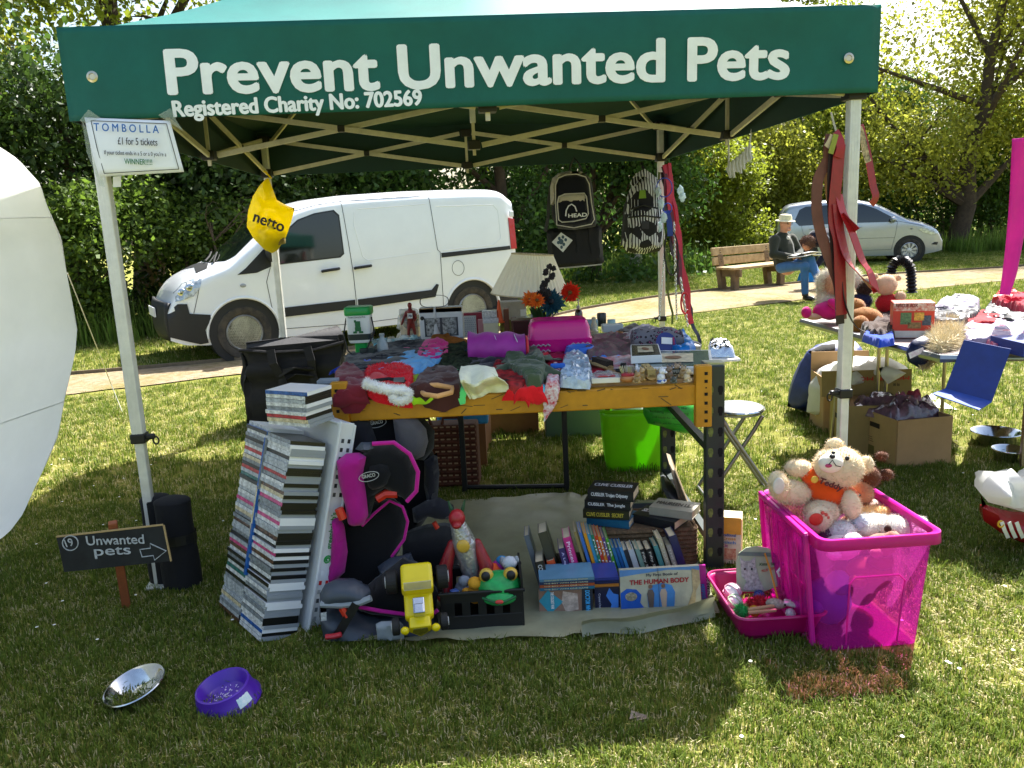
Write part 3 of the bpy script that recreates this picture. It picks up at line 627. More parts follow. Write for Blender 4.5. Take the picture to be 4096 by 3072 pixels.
def cut(o,cutters):
    for c in cutters:
        co=c.obj('cutter',BLACK,o.parent);md=o.modifiers.new('cut','BOOLEAN');md.object=co;md.operation='DIFFERENCE';md.solver='EXACT'
        dg=bpy.context.evaluated_depsgraph_get();p=o.parent;me=bpy.data.meshes.new_from_object(o.evaluated_get(dg));o.modifiers.clear();o.data=me;bpy.data.objects.remove(co)
    return o
def wheel(parent,x,y,r,w_,rim,cap,out=-1,holes=14,spokes=0,tyre=None):
    t=B();t.T=Matrix.Translation((x,y,r))@Matrix.Rotation(R(90)*(1 if out<0 else-1),4,'X')
    t.lathe([(r*.66,-w_/2),(r*.9,-w_/2),(r*.985,-w_*.36),(r,-w_*.15),(r,w_*.15),(r*.985,w_*.36),(r*.93,w_/2),(r*.72,w_/2+.006),(r*.66,w_/2-.012),(r*.64,w_*.2)],n=40)
    wh=t.obj('wheel',BLACK if not tyre else tyre,parent,smooth=True);wh.data.name='tyre'
    T=t.T;rr=r*.655
    b=B();b.T=T;b.lathe([(rr,w_/2-.01),(rr*.94,w_/2+.004),(rr*.9,w_/2-.012),(rr*.86,w_*.33),(rr*.62,w_*.40),(rr*.5,w_*.30),(.01,w_*.28)],n=36);b.obj('rim',rim,wh,smooth=True)
    if holes:
        b=B();b.T=T
        for k in range(holes):
            a=2*PI*k/holes;c=V((math.cos(a),math.sin(a),0))*rr*.76;b.lathe([(.0,w_*.378),(rr*.055,w_*.378)],c=c,n=10)
        b.obj('vent_hole',BLACK,wh)
        b=B();b.T=T;b.lathe([(rr*.56,w_*.34),(rr*.55,w_*.42),(rr*.5,w_*.445),(rr*.3,w_*.45),(rr*.28,w_*.435),(.005,w_*.435)],n=26);b.obj('hub_cap',cap,wh,smooth=True)
    else:
        b=B();b.T=T;b.lathe([(rr*.97,w_*.5),(rr*.9,w_*.56),(rr*.84,w_*.47),(.01,w_*.44)],n=36);b.obj('trim_disc',BLACK,wh,smooth=True)
        b=B();b.T=T
        for k in range(spokes):
            a=2*PI*k/spokes;da=1.1*PI/spokes
            pol=[(math.cos(a)*rr*.2,math.sin(a)*rr*.2),(math.cos(a+da*.2)*rr*.9,math.sin(a+da*.2)*rr*.9),(math.cos(a+da*1.2)*rr*.9,math.sin(a+da*1.2)*rr*.9),(math.cos(a+da*.9)*rr*.25,math.sin(a+da*.9)*rr*.25)]
            b.prism(pol,w_*.47,w_*.54,f=lambda p,q,z:(p,q,z))
        b.lathe([(rr*.3,w_*.5),(rr*.26,w_*.58),(.005,w_*.6)],n=20);b.lathe([(rr*.86,w_*.5),(rr*.92,w_*.57),(rr*.99,w_*.5)],n=36);b.obj('wheel_trim',cap,wh,smooth=True)
    return wh
# ---- white van: local x=0 at the front hub, rear at +3.71, near side is -y at y=0
VYAW=.5148;van=thing('van','white panel van with black bumpers parked beyond the path','van',(-3.0765-.93*math.sin(VYAW)*1,9.2842+.93*math.cos(VYAW),0),VYAW)
VW=mat('#e3e5e8',.22,var=.03,vs=3,coat=.6,spec=.5);VK=mat('#17181a',.6,var=.15,vs=20,bump=.1);VG=mat('#0e1512',.06,var=.1,spec=.8);SEAM=mat('#2a2c30',.6);CHR=metal('#c9ccd0',.15)
TYRE=mat('#2a2825',.85,var=.4,vs=12,bump=.3,col2='#4a4338');STEEL=mat('#b4b5b4',.35,metal=.7,var=.15,vs=20)
fx=lambda L:[((x if x>-.5 else-.5+(x+.5)*.74),z) for x,z in L]
vc=Car(-.79,3.72,fx( [(-.9,.62),(-.86,.76),(-.78,.84),(-.6,.98),(-.34,1.09),(-.06,1.19),(.2,1.40),(.5,1.64),(.75,1.78),(1.0,1.85),(1.4,1.89),(2.2,1.925),(3.0,1.935),(3.5,1.93),(3.62,1.90),(3.72,1.80)]),fx([(-.9,.3),(-.7,.24),(-.4,.22),(3.3,.24),(3.72,.34)]),
         [(-.8,.70),(-.7,.80),(-.5,.87),(-.3,.90),(.1,.93),(3.3,.93),(3.6,.91),(3.72,.87)],1.0,.085,.17,nx=110)
bo=vc.body().obj('body',VW,van,smooth=True)
cut(bo,[B().cyl((x,-1.2,.33),(x,-.62,.33),.395,n=40) for x in (0,3.0)]+[B().cyl((x,1.2,.33),(x,.62,.33),.395,n=40) for x in (0,3.0)])
bo.data.polygons.foreach_set('use_smooth',[True]*len(bo.data.polygons));bo.data.set_sharp_from_angle(angle=R(35));bo.data.materials.clear();bo.data.materials.append(VW)
for x in (0,3.0):
    for s_ in (-1,1):
        b=B();b.T=Matrix.Translation((x,s_*.62,.33))@Matrix.Rotation(R(90)*(1 if s_<0 else-1),4,'X');b.lathe([(.0,.004),(.394,.004),(.394,.27)],n=40);b.obj('arch_liner',VK,van)
        wheel(van,x,s_*.80,.325,.2,STEEL,mat('#c4c6c8',.3,metal=.4),out=s_,tyre=TYRE)
        b=B();arc=[(x+.41*math.cos(a),.33+.41*math.sin(a)) for a in [R(-5+190*i/24) for i in range(25)]];b.tube([(p,s_*(vc.hw(p,q)-.002),q) for p,q in arc],.018,6);b.obj('arch_lip',VW if x==0 else VW,van,smooth=True)
fb=fx([(-.9,.34),(-.5,.24),(-.41,.25),(-.43,.4),(-.36,.52),(-.36,.57),(-.6,.60),(-.62,.71),(-.86,.72),(-.9,.66)])
for s_ in (-1,1):vc.side(fb,.014,sgn=s_).obj('bumper_side',VK,van,smooth=True)
b=B();b.grid(15,8,lambda u,v:(-.765-.045*(1-(2*u-1)**2)+.03*(abs(v-.5)*2)**3,(2*u-1)*.70,.3+v*.42));o=b.obj('bumper',VK,van,smooth=True);o.modifiers.new('solidify','SOLIDIFY').thickness=.05
b=B();b.box((-.875,0,.60),(.02,.52,.11));b.obj('number_plate',WHITE,van)
vc.side([(2.62,.24),(3.72,.36),(3.74,.78),(3.62,.80),(3.48,.74),(3.40,.52),(3.38,.30)],.012).obj('rear_bumper_corner',VK,van,smooth=True)
win=[(.43,1.10),(.50,1.30),(.60,1.47),(.75,1.585),(.95,1.65),(1.18,1.68),(1.24,1.62),(1.25,1.18),(1.20,1.14)]
vc.side([(x+(x-.9)*.05,z+(z-1.38)*.06) for x,z in win],.003).obj('window_rubber',BLACK,van,smooth=True)
wn=vc.side(win,.006).obj('side_window',VG,van,smooth=True)
vc.side([(-.02,1.0),(.08,1.07),(.30,1.27),(.39,1.31),(.37,1.07),(.2,1.01)],.006).obj('quarter_panel',VK,van,smooth=True)
for s_ in (1,):vc.side(win,.006,sgn=1).obj('side_window',VG,van)
vc.over([(-.10,-.68),(.02,-.76),(.55,-.66),(.60,-.5),(.60,.5),(.55,.66),(.02,.76),(-.10,.68),(-.2,.3),(-.2,-.3)],.006).obj('windscreen',VG,van,smooth=True)
for pts in ([(1.30,1.80),(1.335,1.3),(1.36,.9),(1.375,.30)],[(2.47,1.82),(2.52,1.15),(2.555,1.12),(2.555,.36)],[(.36,1.06),(.30,.9),(.33,.6),(.46,.32)],[(.36,.33),(1.4,.30),(2.55,.33)],[(.62,1.62),(.72,1.70),(1.0,1.765),(1.30,1.80)],[(1.30,1.80),(2.47,1.845)],[(-.42,.99),(-.46,.82),(-.53,.6)]):
    vc.line(pts,.007).obj('panel_gap',SEAM,van)
for pts in ([(1.45,1.66),(1.43,1.5),(1.5,1.12),(1.56,1.07),(2.42,1.13)],[(2.6,1.14),(3.35,1.17),(3.48,1.25),(3.47,1.62),(3.40,1.70),(2.56,1.70)],[(1.5,1.70),(2.4,1.735)]):
    vc.line(pts,.012,-.002).obj('pressing',VW,van,smooth=True)
for q in ([(.47,.47),(.48,.58),(1.35,.60),(1.35,.49)],[(1.39,.49),(1.39,.60),(2.40,.64),(2.47,.71),(2.50,.70),(2.44,.545)]):vc.side(q,.016).obj('rubbing_strip',VK,van,smooth=True)
vc.side([(2.57,1.045),(2.57,1.105),(3.62,1.145),(3.63,1.095)],.005).obj('door_rail',VK,van)
for x,z in ((1.07,.985),(1.48,.995)):
    b=B();y=-vc.hw(x,z);b.lathe([(.0,0),(.075,.0),(.085,.004)],c=(0,0,0),n=24,M=None);b.v=[(x+p[0],y-.001-p[2],z+p[1]) for p in b.v];b.obj('handle_recess',VW,van,smooth=True)
    b=B();b.tube([(x-.11,y-.02,z-.012),(x-.09,y-.034,z-.006),(x+.09,y-.034,z+.008),(x+.11,y-.02,z+.01)],.017,8);b.obj('door_handle',VK,van,smooth=True)
b=B();b.tube([(2.80+.088*math.cos(a),-vc.hw(2.8,.9)-.001,.895+.098*math.sin(a)) for a in [i*PI/16 for i in range(32)]],.003,5,closed=True);b.obj('fuel_flap',SEAM,van)
b=B();b.ell((.03,-vc.hw(.03,.87)-.004,.875),(.035,.012,.022));b.obj('indicator',mat('#9a9da0',.2),van,smooth=True)
hl=fx([(-.83,.735),(-.80,.80),(-.62,.935),(-.43,1.01),(-.40,.98),(-.44,.87),(-.52,.79),(-.7,.75)])
h_=vc.side(hl,.01,.04).obj('headlight',mat('#aeb6ba',.08,metal=.35,var=.5,vs=18,spec=.9),van,smooth=True);vc.side(hl,.01,.05,sgn=1).obj('headlight',mat('#aeb6ba',.08,metal=.35,var=.5,vs=18,spec=.9),van)
b=B()
for x,z in ((-.62,.84),(-.53,.89)):b.ell((x,-vc.hw(x,z)-.008,z),(.05,.012,.045))
b.obj('lamp_bowl',CHR,h_,smooth=True)
vc.side([(3.64,1.1),(3.63,1.52),(3.73,1.5),(3.74,1.1)],.012).obj('tail_light',plast('#b01420',.2),van)
b=B();b.box((3.66,-.91,1.57),(.06,.03,.08));b.obj('hinge',VW,van,bev=.01)
# mirror on the near door, wipers
b=B();b.ell((.38,-1.03,1.25),(.08,.12,.13));b.box((.42,-.94,1.18),(.07,.14,.06));b.obj('mirror',VK,van,smooth=True)
b=B();b.tube([(-.2,-.55,vc.topz(-.2,-.55)+.02),(-.12,-.2,vc.topz(-.12,-.2)+.03),(-.02,.2,vc.topz(-.02,.2)+.03)],.012,5);b.tube([(-.22,-.1,vc.topz(-.2,-.1)+.02),(-.1,.3,vc.topz(-.1,.3)+.03),(-.02,.6,vc.topz(0,.6)+.03)],.012,5);b.obj('wiper',BLACK,van)
vc.over([(-.42,-.62),(-.3,-.66),(-.22,-.3),(-.22,.3),(-.3,.66),(-.42,.62),(-.34,0)],.004,.06).obj('cowl',VK,van)
# ---- silver car beyond the bench (front to the right): local x forward, near side -y
CYAW=-.28;cpos=V((10.55,21.1,0));car=thing('car','silver hatchback parked on the grass behind the bench','car',cpos+V((-math.sin(CYAW),math.cos(CYAW),0))*.80,CYAW);car.scale=(1.05,1.05,1.06)
SV=mat('#aeb4bc',.25,metal=.55,var=.04,vs=4,coat=.5)
cc=Car(-3.12,.80,[(-3.12,.95),(-3.08,1.22),(-3.0,1.44),(-2.85,1.56),(-2.4,1.61),(-1.8,1.62),(-1.2,1.59),(-.78,1.48),(-.4,1.28),(-.05,1.08),(.3,.98),(.6,.85),(.74,.70),(.8,.5)],[(-3.12,.42),(-2.9,.26),(-2.5,.2),(.3,.18),(.8,.26)],[(-3.12,.66),(-2.95,.78),(-2.5,.84),(-.2,.845),(.3,.80),(.62,.68),(.8,.5)],.92,.24,.14,nx=90)
cb=cc.body().obj('body',SV,car,smooth=True);cut(cb,[B().cyl((x,s_*1.2,.3),(x,s_*.56,.3),.365,n=36) for x in (0,-2.49) for s_ in (-1,1)])
cb.data.polygons.foreach_set('use_smooth',[True]*len(cb.data.polygons));cb.data.set_sharp_from_angle(angle=R(35));cb.data.materials.clear();cb.data.materials.append(SV)
for x in (0,-2.49):
    for s_ in (-1,1):
        b=B();b.T=Matrix.Translation((x,s_*.56,.3))@Matrix.Rotation(R(90)*(1 if s_<0 else-1),4,'X');b.lathe([(.0,.004),(.364,.004),(.364,.24)],n=36);b.obj('arch_liner',BLACK,car)
        wheel(car,x,s_*.72,.297,.18,STEEL,mat('#c9ccd0',.25,metal=.5),out=s_,holes=0,spokes=9,tyre=TYRE)
for q in ([(-2.60,1.00),(-2.72,1.12),(-2.60,1.40),(-2.45,1.47),(-1.62,1.49),(-1.60,1.02)],[(-1.50,1.02),(-1.50,1.49),(-1.10,1.46),(-.80,1.34),(-.36,1.08),(-.30,1.00)]):
    for s_ in (-1,1):cc.side(q,.004,sgn=s_).obj('side_window',mat('#10171a',.06,var=.1,spec=.8),car,smooth=True)
cc.over([(-.10,-.62),(-.05,-.5),(.02,0),(-.05,.5),(-.10,.62),(-.86,.50),(-.90,0),(-.86,-.50)],.006).obj('windscreen',mat('#4d5c60',.05,spec=.9),car,smooth=True)
cc.side([(.18,.80),(.34,.88),(.62,.76),(.66,.68),(.5,.66),(.30,.72)],.012,.04).obj('headlight',mat('#c5ccd2',.08,metal=.3,var=.4,vs=20,spec=.9),car,smooth=True);cc.side([(.18,.80),(.34,.88),(.62,.76),(.66,.68),(.5,.66),(.30,.72)],.012,.05,sgn=1).obj('headlight',mat('#c5ccd2',.08,metal=.3,var=.4,vs=20,spec=.9),car)
for pts in ([(-1.56,1.52),(-1.56,.35)],[(-.30,1.02),(-.34,.7),(-.42,.33)],[(-2.55,1.0),(-2.50,.8),(-2.2,.62),(-2.05,.34)],[(-2.0,.34),(-.42,.33)],[(-.30,1.02),(.2,.9),(.6,.76)],[(-.36,.62),(-2.02,.64)]):cc.line(pts,.008).obj('panel_gap',SEAM,car)
for x in (-2.25,-1.22):
    b=B();y=-cc.hw(x,.92);b.tube([(x-.1,y-.012,.90),(x-.08,y-.03,.905),(x+.08,y-.03,.91),(x+.1,y-.012,.91)],.014,7);b.obj('door_handle',SV,car,smooth=True)
b=B();b.ell((-.42,-.96,1.06),(.07,.11,.075));b.obj('mirror',SV,car,smooth=True);b=B();b.ell((.02,-cc.hw(.02,.82)-.002,.82),(.035,.01,.02));b.obj('indicator',mat('#777c80',.2),car)
cc.side([(.50,.42),(.58,.47),(.68,.47),(.66,.40)],.006,.04).obj('fog_recess',BLACK,car)
b=B();b.box((.805,0,.60),(.03,.56,.10));b.obj('grille',BLACK,car,bev=.01);b=B();b.box((.82,0,.32),(.03,.7,.14));b.obj('lower_grille',BLACK,car,bev=.01)
b=B();b.box((.83,-.05,.47),(.02,.52,.11),rotm(ry=-.1));pl_=b.obj('number_plate',WHITE,car);txt('PF07 GXC',pl_,BLACK,frame((.842,-.28,.435),(0,1,0),(-.1,0,1)),w=.46,h=.075,bold=.02)
# ================================================================ bench and people
def upr(x0,x1,yb,yt,z=0.):                     # foot point, width and height of an upright thing seen between pixel bounds
    P=at((x0+x1)/2,yb,z);a=at(x0,yb,Y=P.y);c=at(x1,yb,Y=P.y);return P,c.x-a.x,at((x0+x1)/2,yt,Y=P.y).z-z
WD=mat('#b39a70',.8,var=.3,vs=9,bump=.3,bs=60,col2='#8f7850');WDD=mat('#6e5a40',.85,var=.3,vs=9,bump=.3)
BYAW=R(36);bp_=at(1583,628);bench=thing('bench','heavy wooden park bench beside the earth path','bench',bp_,BYAW)
for y,z in ((.05,.42),(.20,.425),(.35,.43)):B().box((.85,y-.1,z),(1.95,.135,.045)).obj('seat_board',WD,bench,bev=.008)
for i,z in enumerate((.56,.74)):B().box((.85,.36+i*.03,z),(2.0,.05,.155),rotm(rx=-.16)).obj('back_board',WD,bench,bev=.01)
for x in (.06,1.5):
    B().box((x,0,.2),(.15,.10,.4)).obj('leg',WDD,bench,bev=.008);B().box((x,.34,.32),(.15,.10,.72),rotm(rx=-.16)).obj('leg',WDD,bench,bev=.008);B().box((x,.14,.33),(.07,.56,.14)).obj('seat_bearer',WDD,bench,bev=.006)
    for z in (.55,.60,.72,.77):B().cyl((x,.33+(z-.55)*.16,z),(x,.31+(z-.55)*.16,z),.012,n=8).obj('bolt',mat('#5a4a35',.7),bench)
def limb(b,pts,rr):b.tube(pts,rr,10);[b.ell(p,r_,n=10,m=7) for p,r_ in zip(pts,rr)];return b
def remesh(o,vox,sm=2):
    md=o.modifiers.new('remesh','REMESH');md.mode='VOXEL';md.voxel_size=vox;md.use_smooth_shade=True
    if sm:s_=o.modifiers.new('smooth','SMOOTH');s_.iterations=sm;s_.factor=.6
    return o
SKIN=mat('#b9826a',.6,var=.12,vs=30);JACK=cloth('#2d2f26');JEAN=cloth('#3f6796');NAVY=cloth('#141a2c');HAT=cloth('#d8cfae');SHOE=mat('#14120f',.35)
def hand(b,p,d,up,s_=1):                       # palm, four fingers and a thumb
    d,up=V(d).normalized(),V(up).normalized();sd=d.cross(up).normalized();b.ell(V(p)+d*.04,(.04*s_,.045*s_,.022*s_),n=8,m=6)
    for k in range(4):q=V(p)+d*.07+sd*(k-1.5)*.02;l=(.06,.075,.07,.052)[k];b.tube([q,q+d*l*.55-up*.012,q+d*l-up*.035],[.0095,.009,.0075],6)
    q=V(p)+d*.02+sd*.04;b.tube([q,q+d*.03+sd*.025,q+d*.06+sd*.025],[.012,.010,.008],6)
man=thing('person','seated person in a cream sun hat, dark jacket and jeans holding a newspaper','person',at(1700,588,z=.45)-V((0,0,.45)),BYAW-R(8))
# local frame: -y is forward, hips at the origin, seat height .45
b=B();hip,chest,neck,head=V((0,.0,.55)),V((0,.12,.86)),V((0,.10,1.06)),V((0,.06,1.22))
limb(b,[hip,V((0,.08,.7)),chest,V((0,.12,.98))],[.15,.15,.165,.12]);limb(b,[neck,head],[.055,.07]);b.ell(head+V((0,-.01,.02)),(.082,.1,.12));b.ell(head+V((0,-.105,-.005)),(.016,.022,.022));b.ell(head+V((0,-.075,-.075)),(.045,.04,.03))
for s_ in (-1,1):b.ell(head+V((s_*.082,.0,.0)),(.014,.022,.035))
limb(b,[V((-.19,.1,.98)),V((-.26,.04,.76)),V((-.1,-.22,.70))],[.07,.055,.045]);limb(b,[V((.19,.1,.98)),V((.27,.02,.76)),V((.1,-.22,.70))],[.07,.055,.045])
limb(b,[V((-.1,0,.54)),V((-.1,-.45,.56)),V((-.06,-.44,.12))],[.085,.065,.045]);limb(b,[V((.1,0,.56)),V((.04,-.44,.66)),V((.02,-.66,.30))],[.085,.065,.045])
hand(b,(-.1,-.22,.70),(.6,-.6,-.1),(0,0,1));hand(b,(.1,-.22,.70),(-.6,-.6,-.1),(0,0,1));remesh(b.obj('body',SKIN,man),.011,1)
b=B();limb(b,[V((0,.04,.61)),V((0,.08,.74)),chest,V((0,.115,1.0))],[.19,.185,.195,.13]);limb(b,[V((-.19,.1,.98)),V((-.27,.04,.76)),V((-.11,-.19,.70))],[.095,.08,.062]);limb(b,[V((.19,.1,.98)),V((.28,.02,.76)),V((.11,-.19,.70))],[.095,.08,.062]);b.tube([V((0,.1,1.0)),V((0,.09,1.08))],[.085,.08],12)
jk=b.obj('jacket',JACK,man);remesh(jk,.018,2);b=B();b.ell((0,.02,1.0),(.045,.05,.05));b.obj('collar',cloth('#b9b4a8'),man,smooth=True)
b=B();limb(b,[V((-.1,.02,.54)),V((-.1,-.45,.56)),V((-.06,-.44,.14))],[.105,.08,.06]);limb(b,[V((.1,.02,.56)),V((.04,-.44,.66)),V((.02,-.64,.33))],[.105,.08,.06]);b.ell((0,.03,.52),(.18,.13,.09));remesh(b.obj('jeans',JEAN,man),.018,2)
for c,rz in (((-.06,-.52,.05),0),((.02,-.76,.25),.2)):
    b=B();b.ell(c,(.045,.13,.045));b.ell(V(c)+V((0,.07,.05)),(.045,.05,.06));b.tube([V(c)+V((0,.08,.04)),V(c)+V((0,.085,.13))],[.05,.05],10);b.obj('shoe',SHOE,man,smooth=True)
b=B();b.lathe([(.16,.0),(.155,.012),(.105,.02),(.1,.07),(.085,.105),(.03,.115),(.001,.115)],c=head+V((0,0,.06)),n=22,M=rotm(rx=.12));b.obj('hat',HAT,man,smooth=True)
b=B()
for s_ in (-1,1):b.tube([head+V((s_*.035+.026*math.cos(a),-.103,.025+.022*math.sin(a))) for a in [i*PI/5 for i in range(10)]],.003,4,closed=True)
b.tube([head+V((-.06,-.1,.03)),head+V((-.085,0,.03))],.003,4);b.tube([head+V((.06,-.1,.03)),head+V((.085,0,.03))],.003,4);b.obj('glasses',metal('#554a40'),man)
b=B()
for s_ in (-1,1):b.ell(head+V((s_*.034,-.092,.025)),(.013,.008,.008))
b.obj('eyes',mat('#2a2420',.3),man,smooth=True);b=B();b.ell(head+V((0,-.106,-.052)),(.024,.008,.005));b.obj('mouth',mat('#8a4a42',.5),man);
pw=man.location.copy();b=B();mm=parent_mat(man)
b.T=mm;b.grid(6,8,lambda u,v:(-.2+.4*u,-.52+.34*v,.72+.02*math.sin(u*PI)+.05*(1-v)+.01*math.sin(v*9)));b.grid(6,8,lambda u,v:(-.24+.4*u,-.56+.34*v,.70+.02*math.sin(u*PI)+.03*(1-v)))
o=b.one('newspaper',mat('#cfcac0',.8,var=.25,vs=25),'folded newspaper on the lap of the seated person','newspaper',smooth=True);o.modifiers.new('solidify','SOLIDIFY').thickness=.008
wo=thing('person','brown-haired person in dark navy bending down beside the bench','person',at(1792,618),R(-60))
# local: facing -y, legs upright, torso folded forward
b=B();H0=V((0,.12,.84));SH=V((0,-.40,.92));HD=V((0,-.60,.84))
def wb(b,k):limb(b,[H0,V((0,-.12,.94)),SH],[.15*k,.14*k,.15*k]);return b
wb(b,1);limb(b,[SH,HD],[.06,.06]);b.ell(HD+V((0,-.06,-.03)),(.08,.11,.1));b.ell(HD+V((0,-.1,-.12)),(.016,.02,.022))
limb(b,[V((-.17,-.38,.9)),V((-.2,-.42,.62)),V((-.14,-.52,.38))],[.06,.05,.038]);limb(b,[V((.17,-.38,.9)),V((.2,-.42,.62)),V((.1,-.54,.38))],[.06,.05,.038]);hand(b,(-.14,-.52,.38),(.1,-.2,-1),(0,-1,0));hand(b,(.1,-.54,.38),(.1,-.2,-1),(0,-1,0))
for s_ in (-1,1):limb(b,[H0+V((s_*.09,0,-.02)),V((s_*.1,.06,.46)),V((s_*.1,.14,.08))],[.1,.065,.045])
remesh(b.obj('body',SKIN,wo),.012,1)
b=B();wb(b,1.16);limb(b,[V((-.17,-.38,.9)),V((-.21,-.42,.62)),V((-.15,-.51,.42))],[.085,.07,.055]);limb(b,[V((.17,-.38,.9)),V((.21,-.42,.62)),V((.11,-.53,.42))],[.085,.07,.055]);remesh(b.obj('jumper',NAVY,wo),.018,2)
b=B()
for s_ in (-1,1):limb(b,[H0+V((s_*.09,0,-.02)),V((s_*.1,.06,.46)),V((s_*.1,.14,.1))],[.125,.085,.065])
remesh(b.obj('trousers',cloth('#15161c'),wo),.018,2)
for s_ in (-1,1):b=B();b.ell((s_*.1,.08,.045),(.045,.12,.045));b.obj('shoe',SHOE,wo,smooth=True)
b=B();b.ell(HD+V((0,-.04,.02)),(.115,.13,.125),nz=.25);hv=b;hr=b.obj('hair',mat('#5f4234',.9,var=.4,vs=40,bump=1,bs=80),wo,smooth=True);fur(hv.v,hv.f,1400,.045,mat('#6d4c3b',.9,var=.4),wo,'hair_strands',.004)
q=at(1750,608,z=.0);b=B();heap(b,[(q.x-.22,q.y-.12),(q.x+.2,q.y-.14),(q.x+.26,q.y+.08),(q.x,q.y+.2),(q.x-.24,q.y+.1)],.3,.0,.03,.16,.7,9);b.one('carrier_bag',mat('#1a86c8',.35,var=.15,tl=.3),'bright blue plastic carrier bag on the grass by the bench','bag',smooth=True)
q=at(1763,590,z=.33);b=B();b.lathe([(.0,0),(.05,0),(.055,.02),(.055,.12),(.03,.15),(.022,.2),(.0,.2)],c=q-V((0,0,.1)),n=14,M=rotm(ry=.5));b.one('food_tub',mat('#c9a676',.5),'small tan tub held above the blue bag by the bending person','tub',smooth=True)
# ================================================================ things hanging from the gazebo
def pts_at(L,Y):return [at(x,y,Y=Y) for x,y in L]
def flat_puff(name,pxl,Y,th,m,parent=None,edge=.05,step=.02,nz=.1,front=1.,back=1.,nsc=12,world=True,**k):
    pts=[at(x,y,Y=Y) for x,y in pxl];b=B();puff(b,[(p.x,p.z) for p in pts],th,front,back,step,edge,nz,nsc,f=lambda a,y,c:(a,Y+y,c));return b
YB=5.92;yb=thing('carrier_bag','yellow supermarket carrier bag tied to the back left gazebo joint','bag',at(585,545,Y=YB))
YEL=mat('#ffea18',.3,var=.05,vs=8,tl=.65,bump=.4,bs=18,spec=.6)
ol=[(572,388),(580,384),(586,400),(598,432),(620,444),(637,450),(629,480),(618,512),(600,540),(588,547),(572,540),(548,516),(533,490),(536,455),(546,424),(560,402)]
b=flat_puff('b',ol,YB,.2,YEL,edge=.13,step=.018,nz=.55,nsc=16);bo_=b.obj('bag',YEL,yb,world=True,smooth=True)
b=B();heap_c=at(588,520,Y=YB);b.ell(heap_c+V((0,0,.02)),(.10,.06,.08),nz=.3);b.obj('contents',mat('#7a6a3a',.7),yb,world=True,smooth=True)
txt('netto',bo_,mat('#15130f',.6),frame(at(546,478,Y=YB-.107),(1,0,-.42),(.42,0,1)),w=.22,h=.062,bold=.05,world=True)
b=B();b.tube([at(586,385,Y=YB),at(574,372,Y=YB-.05),at(560,362,Y=YB-.08)],.006,6);b.obj('tie',YEL,yb,world=True)
# backpack with white panels, hanging from the cross truss
YP=4.72;bk=thing('backpack','black and cream backpack with a white logo hanging from the truss','backpack',at(1240,495,Y=YP));NVB=cloth('#14161f');CRM=cloth('#b5ad9c');PIPE=mat('#c6c2b8',.6)
sh=[(1192,470),(1190,430),(1192,400),(1198,380),(1215,372),(1240,370),(1262,373),(1276,386),(1281,410),(1284,450),(1289,478),(1286,490),(1240,497),(1205,494)]
flat_puff('b',sh,YP,.17,NVB,edge=.06,step=.015,nz=.08).obj('body',NVB,bk,world=True,smooth=True)
flat_puff('b',[(1189,442),(1188,405),(1193,385),(1206,374),(1230,369),(1255,370),(1268,376),(1245,376),(1212,381),(1203,395),(1198,445)],YP-.045,.11,CRM,edge=.02,step=.012,nz=.05).obj('side_panel',CRM,bk,world=True,smooth=True)
fp=flat_puff('b',[(1203,484),(1200,440),(1200,400),(1206,385),(1220,379),(1245,377),(1265,383),(1272,398),(1277,440),(1281,472),(1276,482),(1240,489)],YP-.075,.06,NVB,edge=.03,step=.012,nz=.05).obj('front_panel',NVB,bk,world=True,smooth=True)
pk=flat_puff('b',[(1207,475),(1204,440),(1207,425),(1220,419),(1262,417),(1267,425),(1271,462),(1266,472),(1240,478),(1214,480)],YP-.1,.04,NVB,edge=.015,step=.01,nz=.03).obj('pocket',NVB,bk,world=True,smooth=True)
flat_puff('b',[(1206,438),(1208,425),(1220,420),(1260,418),(1265,424),(1266,436)],YP-.112,.024,CRM,edge=.01,step=.01).obj('pocket_flap',CRM,bk,world=True,smooth=True)
for L,Y in (([(1207,475),(1204,440),(1207,425),(1220,419),(1262,417),(1267,425),(1271,462),(1266,472),(1240,478),(1214,480)],YP-.118),([(1203,486),(1200,440),(1200,400),(1206,385),(1220,378),(1245,376),(1265,382),(1273,398),(1278,440),(1284,474),(1278,484),(1240,492)],YP-.10)):
    b=B();b.tube(pts_at(L,Y),.0035,5,closed=True);b.obj('piping',PIPE,bk,world=True,smooth=True)
txt('HEAD',pk,WHITE,frame(at(1228,470,Y=YP-.126),(1,0,.02),(0,0,1)),w=.104,h=.02,bold=.05,world=True)
b=B();arc=[at(*q,Y=YP-.124) for q in ((1222,467),(1223,455),(1228,445),(1235,441),(1242,446),(1246,457))];b.tube(arc,.004,6);b.obj('emblem',WHITE,pk,world=True,smooth=True)
b=B();b.tube(pts_at([(1228,376),(1233,355),(1240,340),(1252,356),(1258,374)],YP),.006,5);b.obj('strap',BLACK,bk,world=True);b=B();b.ribbon(pts_at([(1192,390),(1186,430),(1184,470),(1178,500)],YP-.03),.02,.003);b.obj('strap',BLACK,bk,world=True)
lb=thing('laptop_bag','flat black laptop bag hanging below the cream backpack','bag',at(1240,580,Y=YP+.12));LBK=mat('#121215',.75,var=.2,bump=.3)
flat_puff('b',[(1180,500),(1186,494),(1290,486),(1299,492),(1303,550),(1306,566),(1298,572),(1200,580),(1188,582),(1183,540)],YP+.12,.08,LBK,edge=.03,step=.02,nz=.06).obj('body',LBK,lb,world=True,smooth=True)
b=B();b.tube(pts_at([(1186,581),(1240,577),(1300,571)],YP+.1),.004,5);b.obj('piping',PIPE,lb,world=True)
